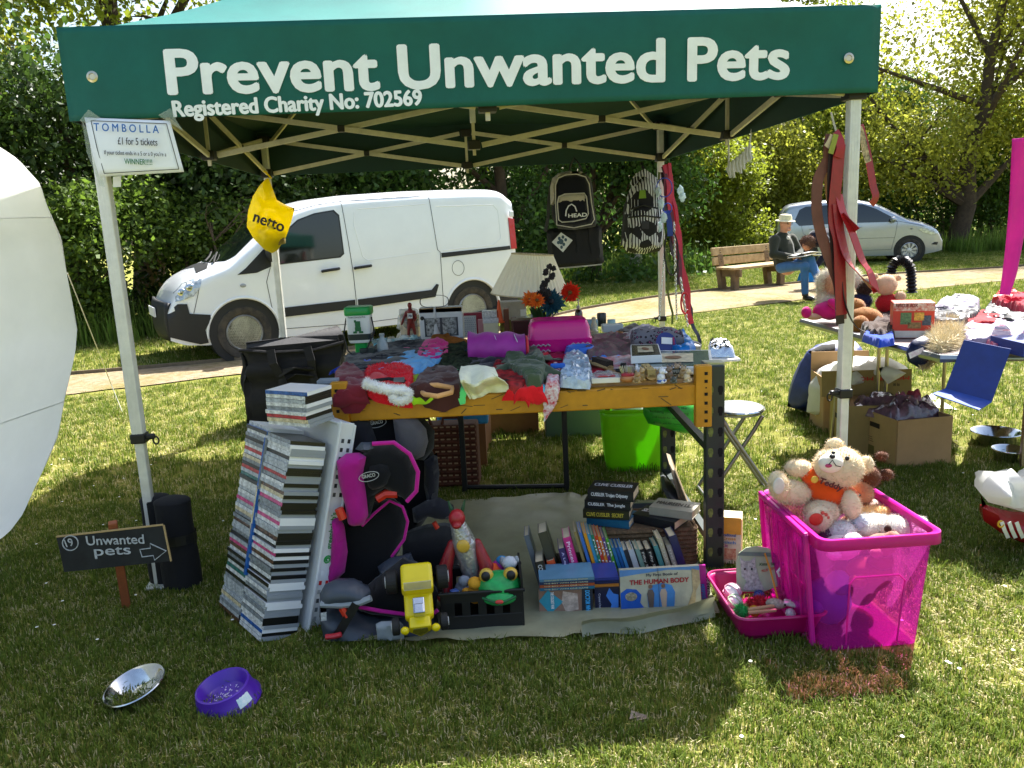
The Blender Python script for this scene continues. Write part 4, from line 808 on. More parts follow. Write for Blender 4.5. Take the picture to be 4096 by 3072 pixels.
for L in ([(1247,495),(1250,520),(1253,545)],[(1276,492),(1279,520),(1284,550)]):b=B();b.ribbon(pts_at(L,YP+.075),.03,.006);b.obj('handle',LBK,lb,world=True)
b=B();b.poly(pts_at([(1212,502),(1237,519),(1216,545),(1192,523)],YP+.05));ct=b.one('card_tag',mat('#d7d9d6',.5,var=.1,vs=30),'white card tag hanging askew on the laptop bag','tag');ct.modifiers.new('solidify','SOLIDIFY').thickness=.002
for c in ((1212,522),(1208,515),(1216,512),(1222,518),(1218,528),(1206,524),(1213,534)):b=B();b.ell(at(*c,Y=YP+.046)-ct.location,(.008+.006*(c[0]==1212),.002,.010+.006*(c[0]==1212)));b.obj('printed_picture',mat('#3c5666',.6),ct)
# patterned backpack on the back right leg
YQ=5.95;pb=thing('backpack','black and white patterned backpack hanging on the back right leg','backpack',at(1388,550,Y=YQ))
mp=bpy.data.materials.new('pattern');mp.use_nodes=True;n=mp.node_tree.nodes;L=mp.node_tree.links;vo=n.new('ShaderNodeTexVoronoi');vo.inputs['Scale'].default_value=13;tc=n.new('ShaderNodeTexCoord');wv=n.new('ShaderNodeTexWave');wv.inputs['Scale'].default_value=16;wv.inputs['Distortion'].default_value=6;wv.inputs['Detail Scale'].default_value=.4;L.new(tc.outputs['Object'],vo.inputs[0]);L.new(tc.outputs['Object'],wv.inputs[0])
mt=n.new('ShaderNodeMath');mt.operation='MULTIPLY';sx=n.new('ShaderNodeSeparateColor');L.new(vo.outputs['Color'],sx.inputs[0]);L.new(sx.outputs[0],mt.inputs[0]);L.new(wv.outputs['Fac'],mt.inputs[1]);ra=n.new('ShaderNodeValToRGB');ra.color_ramp.interpolation='CONSTANT';ra.color_ramp.elements[0].color=(.008,.008,.01,1);ra.color_ramp.elements[1].position=.2;ra.color_ramp.elements[1].color=(.55,.56,.58,1);L.new(mt.outputs[0],ra.inputs[0]);L.new(ra.outputs[0],n['Principled BSDF'].inputs['Base Color']);n['Principled BSDF'].inputs['Roughness'].default_value=.85
flat_puff('b',[(1342,525),(1346,470),(1350,440),(1358,415),(1368,392),(1385,375),(1404,372),(1420,385),(1428,410),(1434,470),(1432,530),(1424,543),(1390,549),(1355,546)],YQ,.26,mp,edge=.12,step=.025,nz=.1).obj('body',mp,pb,world=True,smooth=True)
flat_puff('b',[(1358,535),(1357,490),(1362,455),(1375,445),(1400,443),(1418,450),(1424,490),(1420,533),(1390,540)],YQ-.13,.07,mp,edge=.04,step=.02,nz=.05).obj('pocket',mp,pb,world=True,smooth=True)
for Lx in ([(1362,452),(1390,443),(1420,450)],[(1357,470),(1390,466),(1426,470)],[(1350,440),(1346,480),(1343,530)]):b=B();b.tube(pts_at(Lx,YQ-.165),.006,5);b.obj('zip',BLACK,pb,world=True)
b=B();b.poly(pts_at([(1386,477),(1402,478),(1402,495),(1386,494)],YQ-.172));b.obj('patch',mat('#33343a',.8),pb,world=True);b=B();b.poly(pts_at([(1382,411),(1394,410),(1396,428),(1380,429)],YQ-.15));b.obj('green_label',mat('#6d8f1e',.7),pb,world=True)
b=B();b.ribbon(pts_at([(1365,400),(1378,380),(1392,372),(1408,384),(1418,395)],YQ-.1),.05,.006,side=(0,.4,1));b.obj('grab_strap',mp,pb,world=True)
# bunch of red dog leads on the back right leg
def wavy(p,q,n,amp,seed):
    rg=random.Random(seed);return [p.lerp(q,i/n)+V((amp*math.sin(i*1.3+seed),amp*.6*math.cos(i*1.1+seed*2),0))*(0<i<n) for i in range(n+1)]
REDL=mat('#b3122c',.5,var=.12);DRED=mat('#5d1020',.6);CHAIN=metal('#b9bcc0',.25)
GL='leads hung on the back right gazebo leg'
for i,(a,c,w_,m_,nm,lab) in enumerate([((1438,355),(1492,700),.045,REDL,'lead','widest bright red webbing lead hanging to table height'),((1432,360),(1478,640),.022,DRED,'lead','dark red lead beside the bright red webbing'),((1446,352),(1484,690),.02,REDL,'lead','narrow red lead with loop in the hanging bunch'),((1424,372),(1452,700),.012,mat('#5d6b2a',.7),'lead','thin olive green lead left of the red leads'),((1460,560),(1512,750),.02,mat('#1c2038',.5),'lead','navy lead with printed tip hanging out to the right'),((1430,372),(1465,615),.018,mat('#2a1a14',.6),'lead','dark brown rope lead in the hanging bunch')]):
    p,q=at(*a,Y=6.05),at(*c,Y=5.9);b=B();b.ribbon(wavy(p,q,14,.012,i),w_*1.3,.006,side=(1,.3,0));b.one(nm,m_,lab,'lead',GL)
def chain(p,q,n,r_,name,lab,sag=0,group=None):
    b=B();pts=[p.lerp(q,i/n)+V((0,0,-sag*math.sin(PI*i/n))) for i in range(n+1)]
    for i in range(n):
        m_=(pts[i]+pts[i+1])/2;d=(pts[i+1]-pts[i]);l=d.length;d.normalize();u=d.orthogonal().normalized();
        if i%2:u=d.cross(u)
        b.tube([m_+d*math.cos(a)*l*.68+u*math.sin(a)*l*.36 for a in [k*PI/4 for k in range(8)]],r_,4,closed=True)
    return b.one(name,CHAIN,lab,'chain',group,smooth=True)
chain(at(1436,535,Y=5.85),at(1424,690,Y=5.8),34,.0028,'chain','silver check chain hanging down the white back leg',group=GL);chain(at(1456,480,Y=5.88),at(1462,690,Y=5.85),40,.003,'chain','silver chain among the red leads',group=GL);chain(at(1470,600,Y=5.86),at(1486,705,Y=5.84),20,.0035,'chain','thick link silver chain below the red webbing',group=GL)
b=B();b.tube([at(1450,510,Y=5.84)+V((.05*math.sin(a) ,.02*math.cos(a),.16*math.cos(a)-.12)) for a in [i*PI/10 for i in range(20)]],.006,6,closed=True);b.one('rope_lead',mat('#1a120e',.7),'black twisted rope lead looped in the bunch','lead',GL,smooth=True)
b=B();b.tube([at(1480,655,Y=5.8)+V((.03*math.sin(a),.01*math.cos(a),.075*math.cos(a))) for a in [i*PI/10 for i in range(20)]],.007,6,closed=True);b.one('collar',plast('#c01424',.3),'small red collar loop hanging among the chains','collar',GL,smooth=True)
dc=thing('dream_catcher','blue ringed dream catcher with white feathers beside the leads','ornament',at(1440,510,Y=5.82))
for c,r_ in (((1435,405),.055),((1442,450),.03)):b=B();b.tube([at(*c,Y=5.82)+V((r_*math.sin(a),0,r_*1.2*math.cos(a))) for a in [i*PI/10 for i in range(20)]],.004,5,closed=True);b.obj('ring',plast('#1c3fb0',.4),dc,world=True,smooth=True)
for c in ((1422,415),(1470,412),(1428,440),(1474,425),(1434,470),(1424,490)):b=B();b.ell(at(*c,Y=5.82),(.022,.012,.035),nz=.6);fo=b.obj('feather',mat('#cfe0e4',.9,tl=.3),dc,world=True);
b=B();b.ribbon(pts_at([(1440,455),(1446,480),(1448,510)],5.83),.04,.004);b.obj('ribbon',mat('#20409a',.6),dc,world=True)
# leather leads and belts tied to the front right leg
YL_=3.27;GB='leather leads and belts tied to the front right leg'
def strap(name,L,w_,m_,lab,Y=YL_,side=None,cat='belt',th=.003,cyc=None):
    P=[at(x,y,Y=Y+(dz[0] if dz else 0)) for x,y,*dz in L];Q=[]
    for i in range(len(P)-1):                  # Catmull-Rom
        p0,p1,p2,p3=P[max(i-1,0)],P[i],P[i+1],P[min(i+2,len(P)-1)]
        for k in range(4):
            t=k/4;Q.append(.5*((2*p1)+(p2-p0)*t+(2*p0-5*p1+4*p2-p3)*t*t+(3*p1-p0-3*p2+p3)*t**3))
    Q.append(P[-1]);b=B();b.ribbon(Q,w_*1.25,th,side=side or (1,.2,.0));return b.one(name,m_,lab,cat,GB,smooth=False)
RL=mat('#8e1520',.42,var=.2,vs=25,spec=.6);BL=mat('#6d4034',.6,var=.2,vs=20);DB=mat('#2e1d1c',.5,var=.2);TAN=mat('#a6763c',.6)
strap('belt',[(1795,290),(1790,320),(1788,345),(1768,385),(1764,430),(1766,470),(1778,520),(1800,580),(1812,620),(1818,690)],.034,BL,'brown leather belt twisting down the left of the bunch',side=(1,0,.15))
strap('belt',[(1806,300),(1798,350),(1796,420),(1798,480),(1806,560),(1812,640),(1815,700)],.03,DB,'dark brown belt hanging in the middle of the bunch',YL_-.01)
strap('lead',[(1814,312),(1810,360),(1803,430),(1802,480),(1812,520),(1815,600),(1818,680)],.04,RL,'red leather lead hanging straight down the leg',YL_-.02,cat='lead')
strap('lead',[(1808,440,-.02),(1815,500,-.02),(1832,560,-.03),(1862,600,-.05),(1893,630,-.06)],.036,RL,'red leather lead sweeping out to the right in a loop',cat='lead',side=(.6,.2,-.6))
strap('lead',[(1893,632,-.06),(1880,590,-.05),(1862,560,-.04),(1840,500,-.03),(1820,455,-.02),(1812,420,-.01)],.03,mat('#a0141e',.4,var=.1,spec=.6),'studded red lead above the sweeping red loop',cat='lead',side=(.7,.2,-.5))
strap('lead',[(1819,462,-.02),(1835,480,-.03),(1852,497,-.04)],.028,RL,'short red lead tip pointing right of the leg',cat='lead',side=(.5,.2,-.8))
strap('belt',[(1858,270),(1866,300),(1876,340),(1886,400),(1892,425),(1882,442)],.026,RL,'red belt hanging right of the white leg',YL_+.06,side=(1,.3,.2))
strap('belt',[(1856,275),(1864,300),(1870,330),(1876,350)],.022,mat('#c9b483',.6,col2='#2a2018',vs=55),'cream and black woven belt right of the leg',YL_+.05,side=(1,.3,.2))
strap('lead',[(1818,600,-.01),(1822,640,-.02),(1834,680,-.03),(1850,706,-.04),(1870,718,-.05)],.012,DB,'thin dark lead curling away near the second table',cat='lead',side=(0,1,.2))
strap('lead',[(1788,300),(1792,330),(1784,370),(1790,440)],.014,TAN,'thin tan lead behind the brown belt',YL_+.03,cat='lead')
strap('collar',[(1803,285),(1812,300),(1816,320),(1810,340)],.03,mat('#9a1624',.4),'buckled red collar at the top of the bunch',YL_-.03,cat='collar')
strap('collar',[(1800,292),(1794,305),(1786,318)],.022,mat('#c8b79a',.6),'cream collar knotted at the top of the bunch',YL_-.035,cat='collar')
strap('collar',[(1806,290),(1800,312),(1794,332)],.018,mat('#8b9434',.6),'olive yellow collar at the top of the bunch',YL_-.04,cat='collar')
b=B();b.tube(pts_at([(1795,242),(1802,270),(1808,292)],YL_),.004,5);b.one('string',mat('#b9b4a6',.8),'grey string holding up the bunch of leather leads','string',GB)
# white hanging word sign under the right of the canopy
ws=thing('hanging_sign','white cut-out hanging ornament under the right side truss','ornament',at(1590,385,Y=4.6));WB=mat('#b9bcb6',.5)
for p,q in (((1574,300),(1574,360)),((1628,252),(1618,320))):b=B();b.tube([at(*p,Y=4.6),at(*q,Y=4.6)],.005,5);b.obj('cord',WB,ws,world=True)
for i,(x,y0,y1) in enumerate([(1576,350,384),(1584,346,384),(1592,340,372),(1599,334,375),(1606,328,366),(1613,318,350),(1620,312,345)]):b=B();b.tube(pts_at([(x,y0),(x-2,(y0+y1)/2),(x+2,y1)],4.6),[.009,.012,.007],6);b.obj('cut_letter',WB,ws,world=True,smooth=True)
b=B();b.ribbon(pts_at([(1572,372),(1598,352),(1622,332)],4.6),.05,.008,side=(0,0,1));b.obj('backing_bar',WB,ws,world=True)
# ================================================================ yellow-beamed rack table
YW=mat('#c98d12',.5,var=.12,vs=12,bump=.1,col2='#b47c12');POST=mat('#23302f',.45,var=.15,vs=20,spec=.5);SCUF=mat('#5b4a2c',.8);PLY=mat('#b79468',.8,var=.25,vs=18,bump=.2)
rack=thing('rack_table','industrial shelving table with yellow front beam and dark slotted uprights','table',(0.02,3.5,0));RX0,RX1,RY0,RY1,BT=-.705,.775,3.04,3.96,.79
def xz(s_,L,y0,y1,m_,nm,par,**k):return s_.prism(L,y0,y1).obj(nm,m_,par,world=True,**k)
B().box(((RX0+RX1)/2,(RY0+RY1)/2+.01,BT-.01),(RX1-RX0-.1,RY1-RY0+.02,.02)).obj('board',PLY,rack,world=True,bev=.002)
for y,m_ in ((RY0-.028,YW),(RY1+.028,YW)):
    bm_=B().box(((RX0+RX1)/2+.012,y,.735),(RX1-RX0-.128,.045,.082)).obj('beam',m_,rack,world=True,bev=.006)
    if y<3.1:
        rg=random.Random(3)
        for i in range(34):x=rg.uniform(-.62,.68);z=.735+rg.choice([.038,.03,-.02,0,.036]) ;B().box((x,y-.0232,z),(rg.uniform(.006,.05),.0012,rg.uniform(.0015,.004)),rotm(ry=rg.uniform(-.9,.9) if rg.random()<.5 else .02)).obj('scuff',SCUF,bm_,world=True)
SLOT=mat('#05070a',.9);
for x,y in ((RX0,RY0),(RX1,RY0),(RX0,RY1),(RX1,RY1)):
    s_=-1 if x<0 else 1;pst=B().box((x+s_*.01,y,.42),(.072,.05,.84)).obj('post',POST,rack,world=True,bev=.004)
    if s_<0:pst.data.materials[0]=POST
    for i in range(9):
        z=.08+i*.083
        for k in (-1,1):xx=x+s_*.01+k*.019;B().prism([(xx-.006,z-.018),(xx+.006,z-.018),(xx+.007,z-.008),(xx+.010,z-.006),(xx+.010,z+.010),(xx+.006,z+.018),(xx-.006,z+.018),(xx-.010,z+.010),(xx-.010,z-.006),(xx-.007,z-.008)],y-.0262,y-.0255).obj('slot',(SLOT if k>0 or s_<0 else mat('#6e7a3e',.9,var=.4,vs=60)),pst,world=True)
    if y<3.5:
        cx=x-s_*.045;cn=B().box((cx,y-.045,.73),(.062,.04,.24)).obj('beam_connector',YW,rack,world=True,bev=.004)
        for i,z in enumerate((.82,.79,.765,.74,.705,.67,.635)):
            h_=.007 if i not in (2,) else .003;B().box((cx+s_*.008,y-.066,z),(.012 if i!=2 else .005,.002,h_*1.7)).obj('slot',SLOT,cn,world=True)
B().box((RX0-.01,RY0+.02,.845),(.075,.06,.012)).obj('post_cap',mat('#8a95a0',.5,var=.2),rack,world=True);B().box((RX1+.01,RY0+.02,.845),(.078,.06,.012),rotm(ry=.05)).obj('post_cap',metal('#9aa0a4',.35),rack,world=True)
for x in (RX0,RX1):B().box((x,(RY0+RY1)/2,.12),(.03,RY1-RY0-.05,.03)).obj('cross_brace',POST,rack,world=True);B().box((x,(RY0+RY1)/2,.5),(.03,RY1-RY0-.05,.03)).obj('cross_brace',POST,rack,world=True)
# folding table behind
BZ=.76;bt=thing('folding_table','black legged folding table standing behind the rack','table',(0.1,4.35,0));B().box((.1,4.36,BZ-.015),(1.75,.66,.03)).obj('top',mat('#8c8a84',.6,var=.1),bt,world=True,bev=.006)
for x,y in ((-.28,4.12),(.265,4.06),(.54,4.46),(-.62,4.5)):B().box((x,y,BZ/2-.015),(.028,.028,BZ-.03)).obj('leg',BLACK,bt,world=True,bev=.004)
for x,y in ((-.28,4.12),(.265,4.06)):
    for d in (-1,1):b=B();b.tube([(x+d*.004,y+.02,BZ-.12),(x+d*.16,y+.03,BZ-.03)],.009,6);b.obj('brace',BLACK,bt,world=True)
b=B();b.tube([(-.28,4.12,.035),(.0,4.1,.03),(.265,4.06,.035)],.013,6);b.obj('foot_rail',BLACK,bt,world=True)
# ---------------------------------------------------------------- clothes laid on the rack: outlines on the board
TZ=BT;NC=[0]
def clothb(c):return cloth(tuple(min(.85,x*1.5+.004) for x in lin(c)))
def garment(name,px,h,m_,lab,cat='clothes',z=TZ+.002,fold=.75,edge=.035,fs=16,step=.012,group='clothes heaped on the rack table',hang=None,lift=.5,parts=None):
    NC[0]+=1;h*=.62;edge*=.45;fs*=.7;step*=.75;fold=min(1.2,fold*1.3);cxp=sum(q[0] for q in px)/len(px);cyp=sum(q[1] for q in px)/len(px);px=[(cxp+(x-cxp)*1.2,cyp+(y-cyp)*(1.32 if y<cyp else 1.1)) for x,y in px];P=[at(x,y,z+h*lift) for x,y in px];b=B();heap(b,[(p.x,p.y) for p in P],h,z,step,edge,fold,fs,NC[0])
    def dr_(q,lim=2.982):                          # whatever passes the front edge hangs down the beam
        ov=lim-q[1];return q if ov<=0 or z!=TZ+.002 else (q[0],lim-.02*(1-math.exp(-ov/.02))-.004*math.sin(q[0]*60),q[2]-ov*.42)
    b.v=[dr_(q) for q in b.v]
    o=b.one(name,m_,lab,cat,group,smooth=True);xs_=[p.x for p in P];ys_=[p.y for p in P];W_,D_=max(xs_)-min(xs_),max(ys_)-min(ys_)
    if W_>.1 and z==TZ+.002 and cat in ('clothes','cloth','scarf','hat'):
        rg=random.Random(NC[0])
        for k in range(3):                         # thin folded layers lying over the heap
            c=V(((max(xs_)+min(xs_))/2+rg.uniform(-.22,.22)*W_,(max(ys_)+min(ys_))/2+rg.uniform(-.25,.05)*D_,z+h*(.62+.14*k)));a=rg.uniform(-.7,.7);Mz=rotm(rz=a);w2,d2=W_*rg.uniform(.22,.32),max(.03,D_*rg.uniform(.2,.32));ph=rg.uniform(0,6);f_=B()
            f_.grid(14,9,lambda u,v:c+Mz@V(((u-.5)*2*w2*(1+.12*math.sin(v*5+ph)),(v-.5)*2*d2+.012*math.sin(u*7+ph),.006*math.sin(u*11+v*3+ph)+.004*math.sin(v*9-u*4)-.016*(abs(u-.5)*2)**3-.02*(abs(v-.5)*2)**2)));f_.v=[dr_(q,2.976) for q in f_.v];q=f_.obj('folded_layer',m_,o,world=True,smooth=True);q.modifiers.new('solidify','SOLIDIFY').thickness=.004
    return o
R_=garment
R_('shirt',[(760,772),(820,752),(900,742),(918,750),(905,770),(850,785),(790,800),(760,802)],.05,clothb('#10131c'),'black garment with folded sleeve at the back left of the heap')
R_('jacket',[(752,795),(782,768),(812,758),(800,785),(770,806),(742,808)],.035,clothb('#1638a0'),'royal blue jacket edge under the black garment at the left')
R_('trousers',[(776,800),(830,790),(850,812),(800,826),(772,818)],.04,clothb('#33363b'),'dark grey garment with orange piping near the left end')
R_('shirt',[(832,796),(842,780),(880,768),(915,764),(948,760),(952,778),(934,788),(915,800),(880,812),(848,806)],.05,clothb('#5c9ad6'),'light blue shirt spread in the middle of the heap')
R_('fleece',[(905,762),(918,745),(945,738),(965,745),(967,757),(958,770),(930,775),(905,772)],.06,clothb('#c21d72'),'bright pink fleece behind the light blue shirt')
R_('hat',[(932,800),(950,790),(958,765),(970,755),(1000,750),(1018,760),(1030,785),(1012,800),(970,806),(940,806)],.06,mat('#3b4530',.9,col2='#15180f',vs=45,bump=.4,spec=.2),'camouflage cap in the middle of the heap','hat')
R_('scarf',[(1012,782),(1030,770),(1070,764),(1100,768),(1095,790),(1060,800),(1020,800)],.05,clothb('#14161d'),'black garment between camouflage cap and green hat')
R_('shirt',[(1004,762),(1015,752),(1032,756),(1040,770),(1030,780),(1010,776)],.05,mat('#1e4a66',.9,col2='#10202c',vs=60,spec=.2),'dark blue checked shirt beside the purple coat')
R_('dog_coat',[(725,838),(728,812),(742,797),(766,800),(785,815),(792,830),(784,848),(760,858),(730,860)],.075,clothb('#5e1420'),'dark maroon quilted dog coat at the left end of the table',fold=.5)
R_('hi_vis',[(830,838),(880,815),(900,812),(930,828),(925,850),(880,850)],.03,clothb('#93d81e'),'lime hi-vis vest beneath the red coat')
sc_=R_('dog_coat',[(790,838),(800,806),(830,798),(865,800),(886,806),(884,830),(876,850),(850,850),(815,846)],.075,clothb('#b30f1e'),'red furry festive dog coat with white trim',fold=.5)
fur([tuple(v.co) for v in sc_.data.vertices],[tuple(p.vertices) for p in sc_.data.polygons],5000,.012,clothb('#c41222'),sc_,'pile',.0014)
def furry_tube(parent,P,r_,m_,n,ln,nm):b=B();b.tube(P,r_,10);o=b.obj(nm,m_,parent,world=True,smooth=True);im=parent_mat(parent).inverted();fur([tuple(im@V(v)) for v in b.v],b.f,n,ln,m_,parent,'pile',.0014,3);return o
WFUR=clothb('#e9e9ea')
furry_tube(sc_,[at(x,y,Y=2.945) for x,y in ((787,826),(800,831),(820,837),(845,842),(868,842),(883,848),(882,858),(868,865),(854,862),(847,852))],.017,WFUR,3200,.011,'white_trim')
b=B();b.ribbon([at(806,822,TZ+.06),at(840,818,TZ+.065),at(875,824,TZ+.06)],.014,.004,side=(0,1,.6));b.obj('belt',BLACK,sc_,world=True);b=B();b.box(at(862,820,TZ+.068),(.04,.02,.006),rotm(rx=.5));b.obj('buckle',metal('#b0b2b4'),sc_,world=True)
R_('dog_coat',[(898,838),(908,820),(925,806),(960,803),(985,808),(990,830),(982,846),(950,854),(915,850)],.07,clothb('#3b1d18'),'dark brown quilted dog coat with tan fleece lining',fold=.45)
b=B();b.tube([at(900,840,TZ+.012),at(915,833,TZ+.03),at(945,832,TZ+.035),at(978,838,TZ+.02),at(975,848,TZ+.012),at(945,856,TZ+.008),at(918,852,TZ+.008)],.010,8,closed=True);b.one('lining',clothb('#b98a58'),'tan fleece rim of the brown dog coat','lining',smooth=True)
R_('vest',[(976,838),(985,800),(1003,795),(1008,830),(1000,848),(985,850)],.045,clothb('#58c772'),'mint green top between brown coat and cream cloth')
cl=thing('cloth','cream cotton cloth hanging over the yellow beam','cloth',at(1045,850,TZ));CRC=clothb('#d6c8ab')
E1=[[(996,792),(1020,790),(1045,790),(1068,796)],[(992,812),(1018,806),(1045,808),(1076,812)],[(995,830),(1015,826),(1045,826),(1090,818)],[(1005,848),(1020,848),(1048,842),(1098,828)],[(1015,862),(1025,862),(1055,850),(1100,846)]]
DZ=[.075,.07,.055,.02,-.04]
def cs(u,v):
    j=min(int(v*4),3);t=v*4-j;i=min(int(u*3),2);s_=u*3-i
    def g(jj,ii):
        x,y=E1[jj][ii];return at(x,y,TZ+DZ[jj]) if jj<3 else at(x,y,Y=RY0-.062)
    a=g(j,i).lerp(g(j,i+1),s_);c=g(j+1,i).lerp(g(j+1,i+1),s_);q=a.lerp(c,t);return q+V((0,-.008*math.sin(u*11+v*3)-.006*math.sin(u*23-v*5),.012*math.sin(u*9+1)*math.sin(v*PI)))
b=B();b.grid(28,28,cs);o=b.obj('drape',CRC,cl,world=True,smooth=True);o.modifiers.new('solidify','SOLIDIFY').thickness=.003
R_('bag',[(1062,806),(1075,788),(1110,795),(1135,805),(1140,822),(1110,838),(1085,826)],.06,mat('#c01c22',.7,col2='#1a1214',vs=22,var=.2,bump=.3),'red and black sports bag folded near the middle','bag')
R_('hat',[(1100,838),(1130,830),(1170,826),(1168,838),(1130,845),(1090,846)],.035,clothb('#b80f18'),'flat red cloth along the front edge of the table','cloth')
R_('hat',[(1096,775),(1115,758),(1145,755),(1160,765),(1172,778),(1176,800),(1165,822),(1140,824),(1120,805),(1100,795)],.095,clothb('#39452f'),'olive green fleece hat with pale camouflage flap','hat',fold=.6)
R_('cloth',[(1132,828),(1160,818),(1180,836),(1172,842),(1145,838)],.02,clothb('#3a9fb5'),'turquoise cloth corner under the olive hat')
R_('scarf',[(1178,838),(1182,810),(1196,795),(1210,800),(1208,825),(1203,842),(1190,855),(1182,862)],.06,mat('#b8142c',.9,col2='#dcdcdc',vs=60,spec=.2),'red and white patterned scarf hanging at the front edge','scarf')
R_('dog_coat',[(1040,756),(1100,748),(1150,752),(1175,764),(1150,776),(1090,776),(1050,772)],.035,clothb('#b01020'),'red coat spread behind the olive hat')
R_('bandana',[(1108,752),(1125,745),(1150,748),(1155,760),(1130,765),(1110,762)],.045,mat('#b5142a',.9,col2='#1b1416',vs=70,spec=.2),'small red and black bundle in front of the pink box','bandana')
# purple rain coat rolled like a tube
pc=thing('dog_coat','purple waterproof dog coat rolled like a barrel in the middle','clothes',at(1070,765,TZ));PUR=mat('#a82c98',.55,var=.15,vs=10,bump=.3,bs=50,sheen=.2)
A0,A1=at(1012,752,TZ+.065),at(1135,750,TZ+.06);dv=A1-A0
b=B();b.grid(26,30,lambda u,v:A0+dv*v+V((0,math.cos(u*2*PI)*.085*(1-.12*v),math.sin(u*2*PI)*(.07-.012*v)*(1+.05*math.sin(u*15+v*7))+.005*math.sin(v*17+u*9))),cu=True);o=b.obj('coat',PUR,pc,world=True,smooth=True);o.modifiers.new('solidify','SOLIDIFY').thickness=-.006
b=B();b.ell(A0+V((.02,0,0)),(.015,.072,.058));b.obj('opening',clothb('#2a1f2a'),pc,world=True,smooth=True);b=B();b.ell(A1+V((.005,0,0)),(.012,.073,.056));b.obj('end_lining',clothb('#b31c2a'),pc,world=True)
for v_ in (.58,.93):b=B();b.tube([A0+dv*(v_-.12*math.sin(a))+V((0,math.cos(a)*.088*(1-.12*v_),math.sin(a)*(.074-.012*v_))) for a in [R(25+150*i/12) for i in range(13)]],.0022,5);b.obj('reflective_piping',mat('#d9d9de',.3),pc,world=True)
# ---------------------------------------------------------------- small goods on the rack
def bx(name,x0,x1,yb,yt,dep,m_,lab,cat,z=TZ+.003,rz=0,group=None,bev=.003,lid=None):
    P,w_,h=upr(x0,x1,yb,yt,z);t=thing(name,lab,cat,P+V((0,dep/2,0)),rz,group);B().box((0,0,h/2),(w_,dep,h)).obj('body',m_,t,bev=bev);return t,w_,h
PKB=plast('#d81a86',.25)
pb_=thing('plastic_carrier','glossy bright pink plastic pet carrier box','pet carrier',at(1212,765,TZ));c0=at(1212,765,TZ+.003);wx=.158
def rr(wx,wy,n=24,e=4):
    if e>=4.4:                                   # rounded rectangle
        r_=min(wx,wy)*1.7/e;o=[]
        for k in range(n):
            q=k*4 // n;f=(k-q*n/4)/(n/4-1);a=PI/2*(q+f);o.append(((1,-1,-1,1)[q]*(wx-r_)+r_*math.cos(a),(1,1,-1,-1)[q]*(wy-r_)+r_*math.sin(a)))
        return o
    return [(math.copysign(abs(math.cos(a))**(2/e),math.cos(a))*wx,math.copysign(abs(math.sin(a))**(2/e),math.sin(a))*wy) for a in [2*PI*i/n for i in range(n)]]
def loft(b,secs,c,n=28,e=4.5,cap=True):
    c=V(c);b.grid(n,len(secs),lambda u,v:c+V((*[q for q in rr(secs[min(len(secs)-1,round(v*(len(secs)-1)))][0],secs[min(len(secs)-1,round(v*(len(secs)-1)))][1],n,e)[round(u*n)%n]],secs[min(len(secs)-1,round(v*(len(secs)-1)))][2])),cu=True)
    if cap:o_=len(b.v)-n*len(secs);b._add(b.v[o_+n*(len(secs)-1):o_+n*len(secs)],[tuple(range(n))]);b._add(b.v[o_:o_+n],[tuple(range(n-1,-1,-1))])
    return b
cb=c0+V((0,.12,0));b=B();loft(b,[(.13,.09,0),(.148,.105,.01),(.155,.11,.06),(.157,.112,.068),(.150,.107,.074),(.146,.104,.12),(.135,.096,.15),(.122,.086,.158),(.118,.082,.157)],cb);b.obj('shell',PKB,pb_,world=True,smooth=True)
for sx_ in (-.095,.095):
    for z in (.045,.018):b=B();b.tube([cb+V((sx_-.045+.09*i/8,-.114,z+(.004 if i%2 else-.004))) for i in range(9)],.004,5);b.obj('wave_strip',mat('#b9a6b4',.4),pb_,world=True)
b=B();cq=at(1256,772,TZ+.003)+V((0,.06,0));b.lathe([(.075,0),(.078,.004),(.064,.045),(.06,.046),(.058,.04),(.05,.012),(.0,.01)],c=cq,n=30);b.one('pet_bowl',plast('#1464c8',.35),'blue plastic pet bowl beside the pink carrier','bowl',smooth=True)
CLR=mat('#cfd6da',.12,var=.3,vs=30,alpha=.45,bump=.8,bs=25);
R_('plastic_packet',[(1212,810),(1222,775),(1245,768),(1268,778),(1275,800),(1270,822),(1215,822)],.07,mat('#aebfcc',.15,var=.3,vs=30,bump=1,bs=22,spec=.9),'crumpled clear plastic packet with blue handled brush','packet',fold=1,fs=40,group='packets on the table')
B().box(at(1205,790,TZ+.05),(.06,.022,.02)).one('blue_brush',plast('#1a62c4',.3),'blue handle sticking out of the clear packet','brush',bev=.005);B().box(at(1242,815,TZ+.012),(.14,.03,.02)).one('tray',plast('#c9dbe4',.3),'pale tray in front of the clear packet','tray',bev=.004)
t,w_,h=bx('brush_card',1278,1340,828,816,.07,plast('#e2e2e2',.3),'white backed slicker brush in a plastic packet','brush');B().box((0,-.005,h+.004),(w_*.7,.045,.004)).obj('label',mat('#b8324c',.5,var=.3,vs=60),t);b=B();b.grid(10,8,lambda u,v:((u-.5)*w_*1.25,(v-.5)*.11,h+.012-.02*(abs(u-.5)*2)**3+.004*math.sin(u*21)*math.cos(v*13)));b.obj('wrap',CLR,t,smooth=True)
P=at(1356,825,TZ+.003);t=thing('grooming_brush','wooden backed wire grooming brush standing on its back','brush',P);b=B();b.ell((0,0,.014),(.032,.025,.016));b.obj('back',mat('#b57a4a',.4),t,smooth=True);b=B();b.ell((0,0,.028),(.026,.02,.012));b.obj('pad',plast('#a32430',.5),t,smooth=True);b=B()
for i in range(60):a=i*2.4;r_=.023*math.sqrt(i/60);b.tube([(r_*math.cos(a),r_*.8*math.sin(a),.034),(r_*1.5*math.cos(a),r_*1.2*math.sin(a),.062)],.0007,3,cap=False)
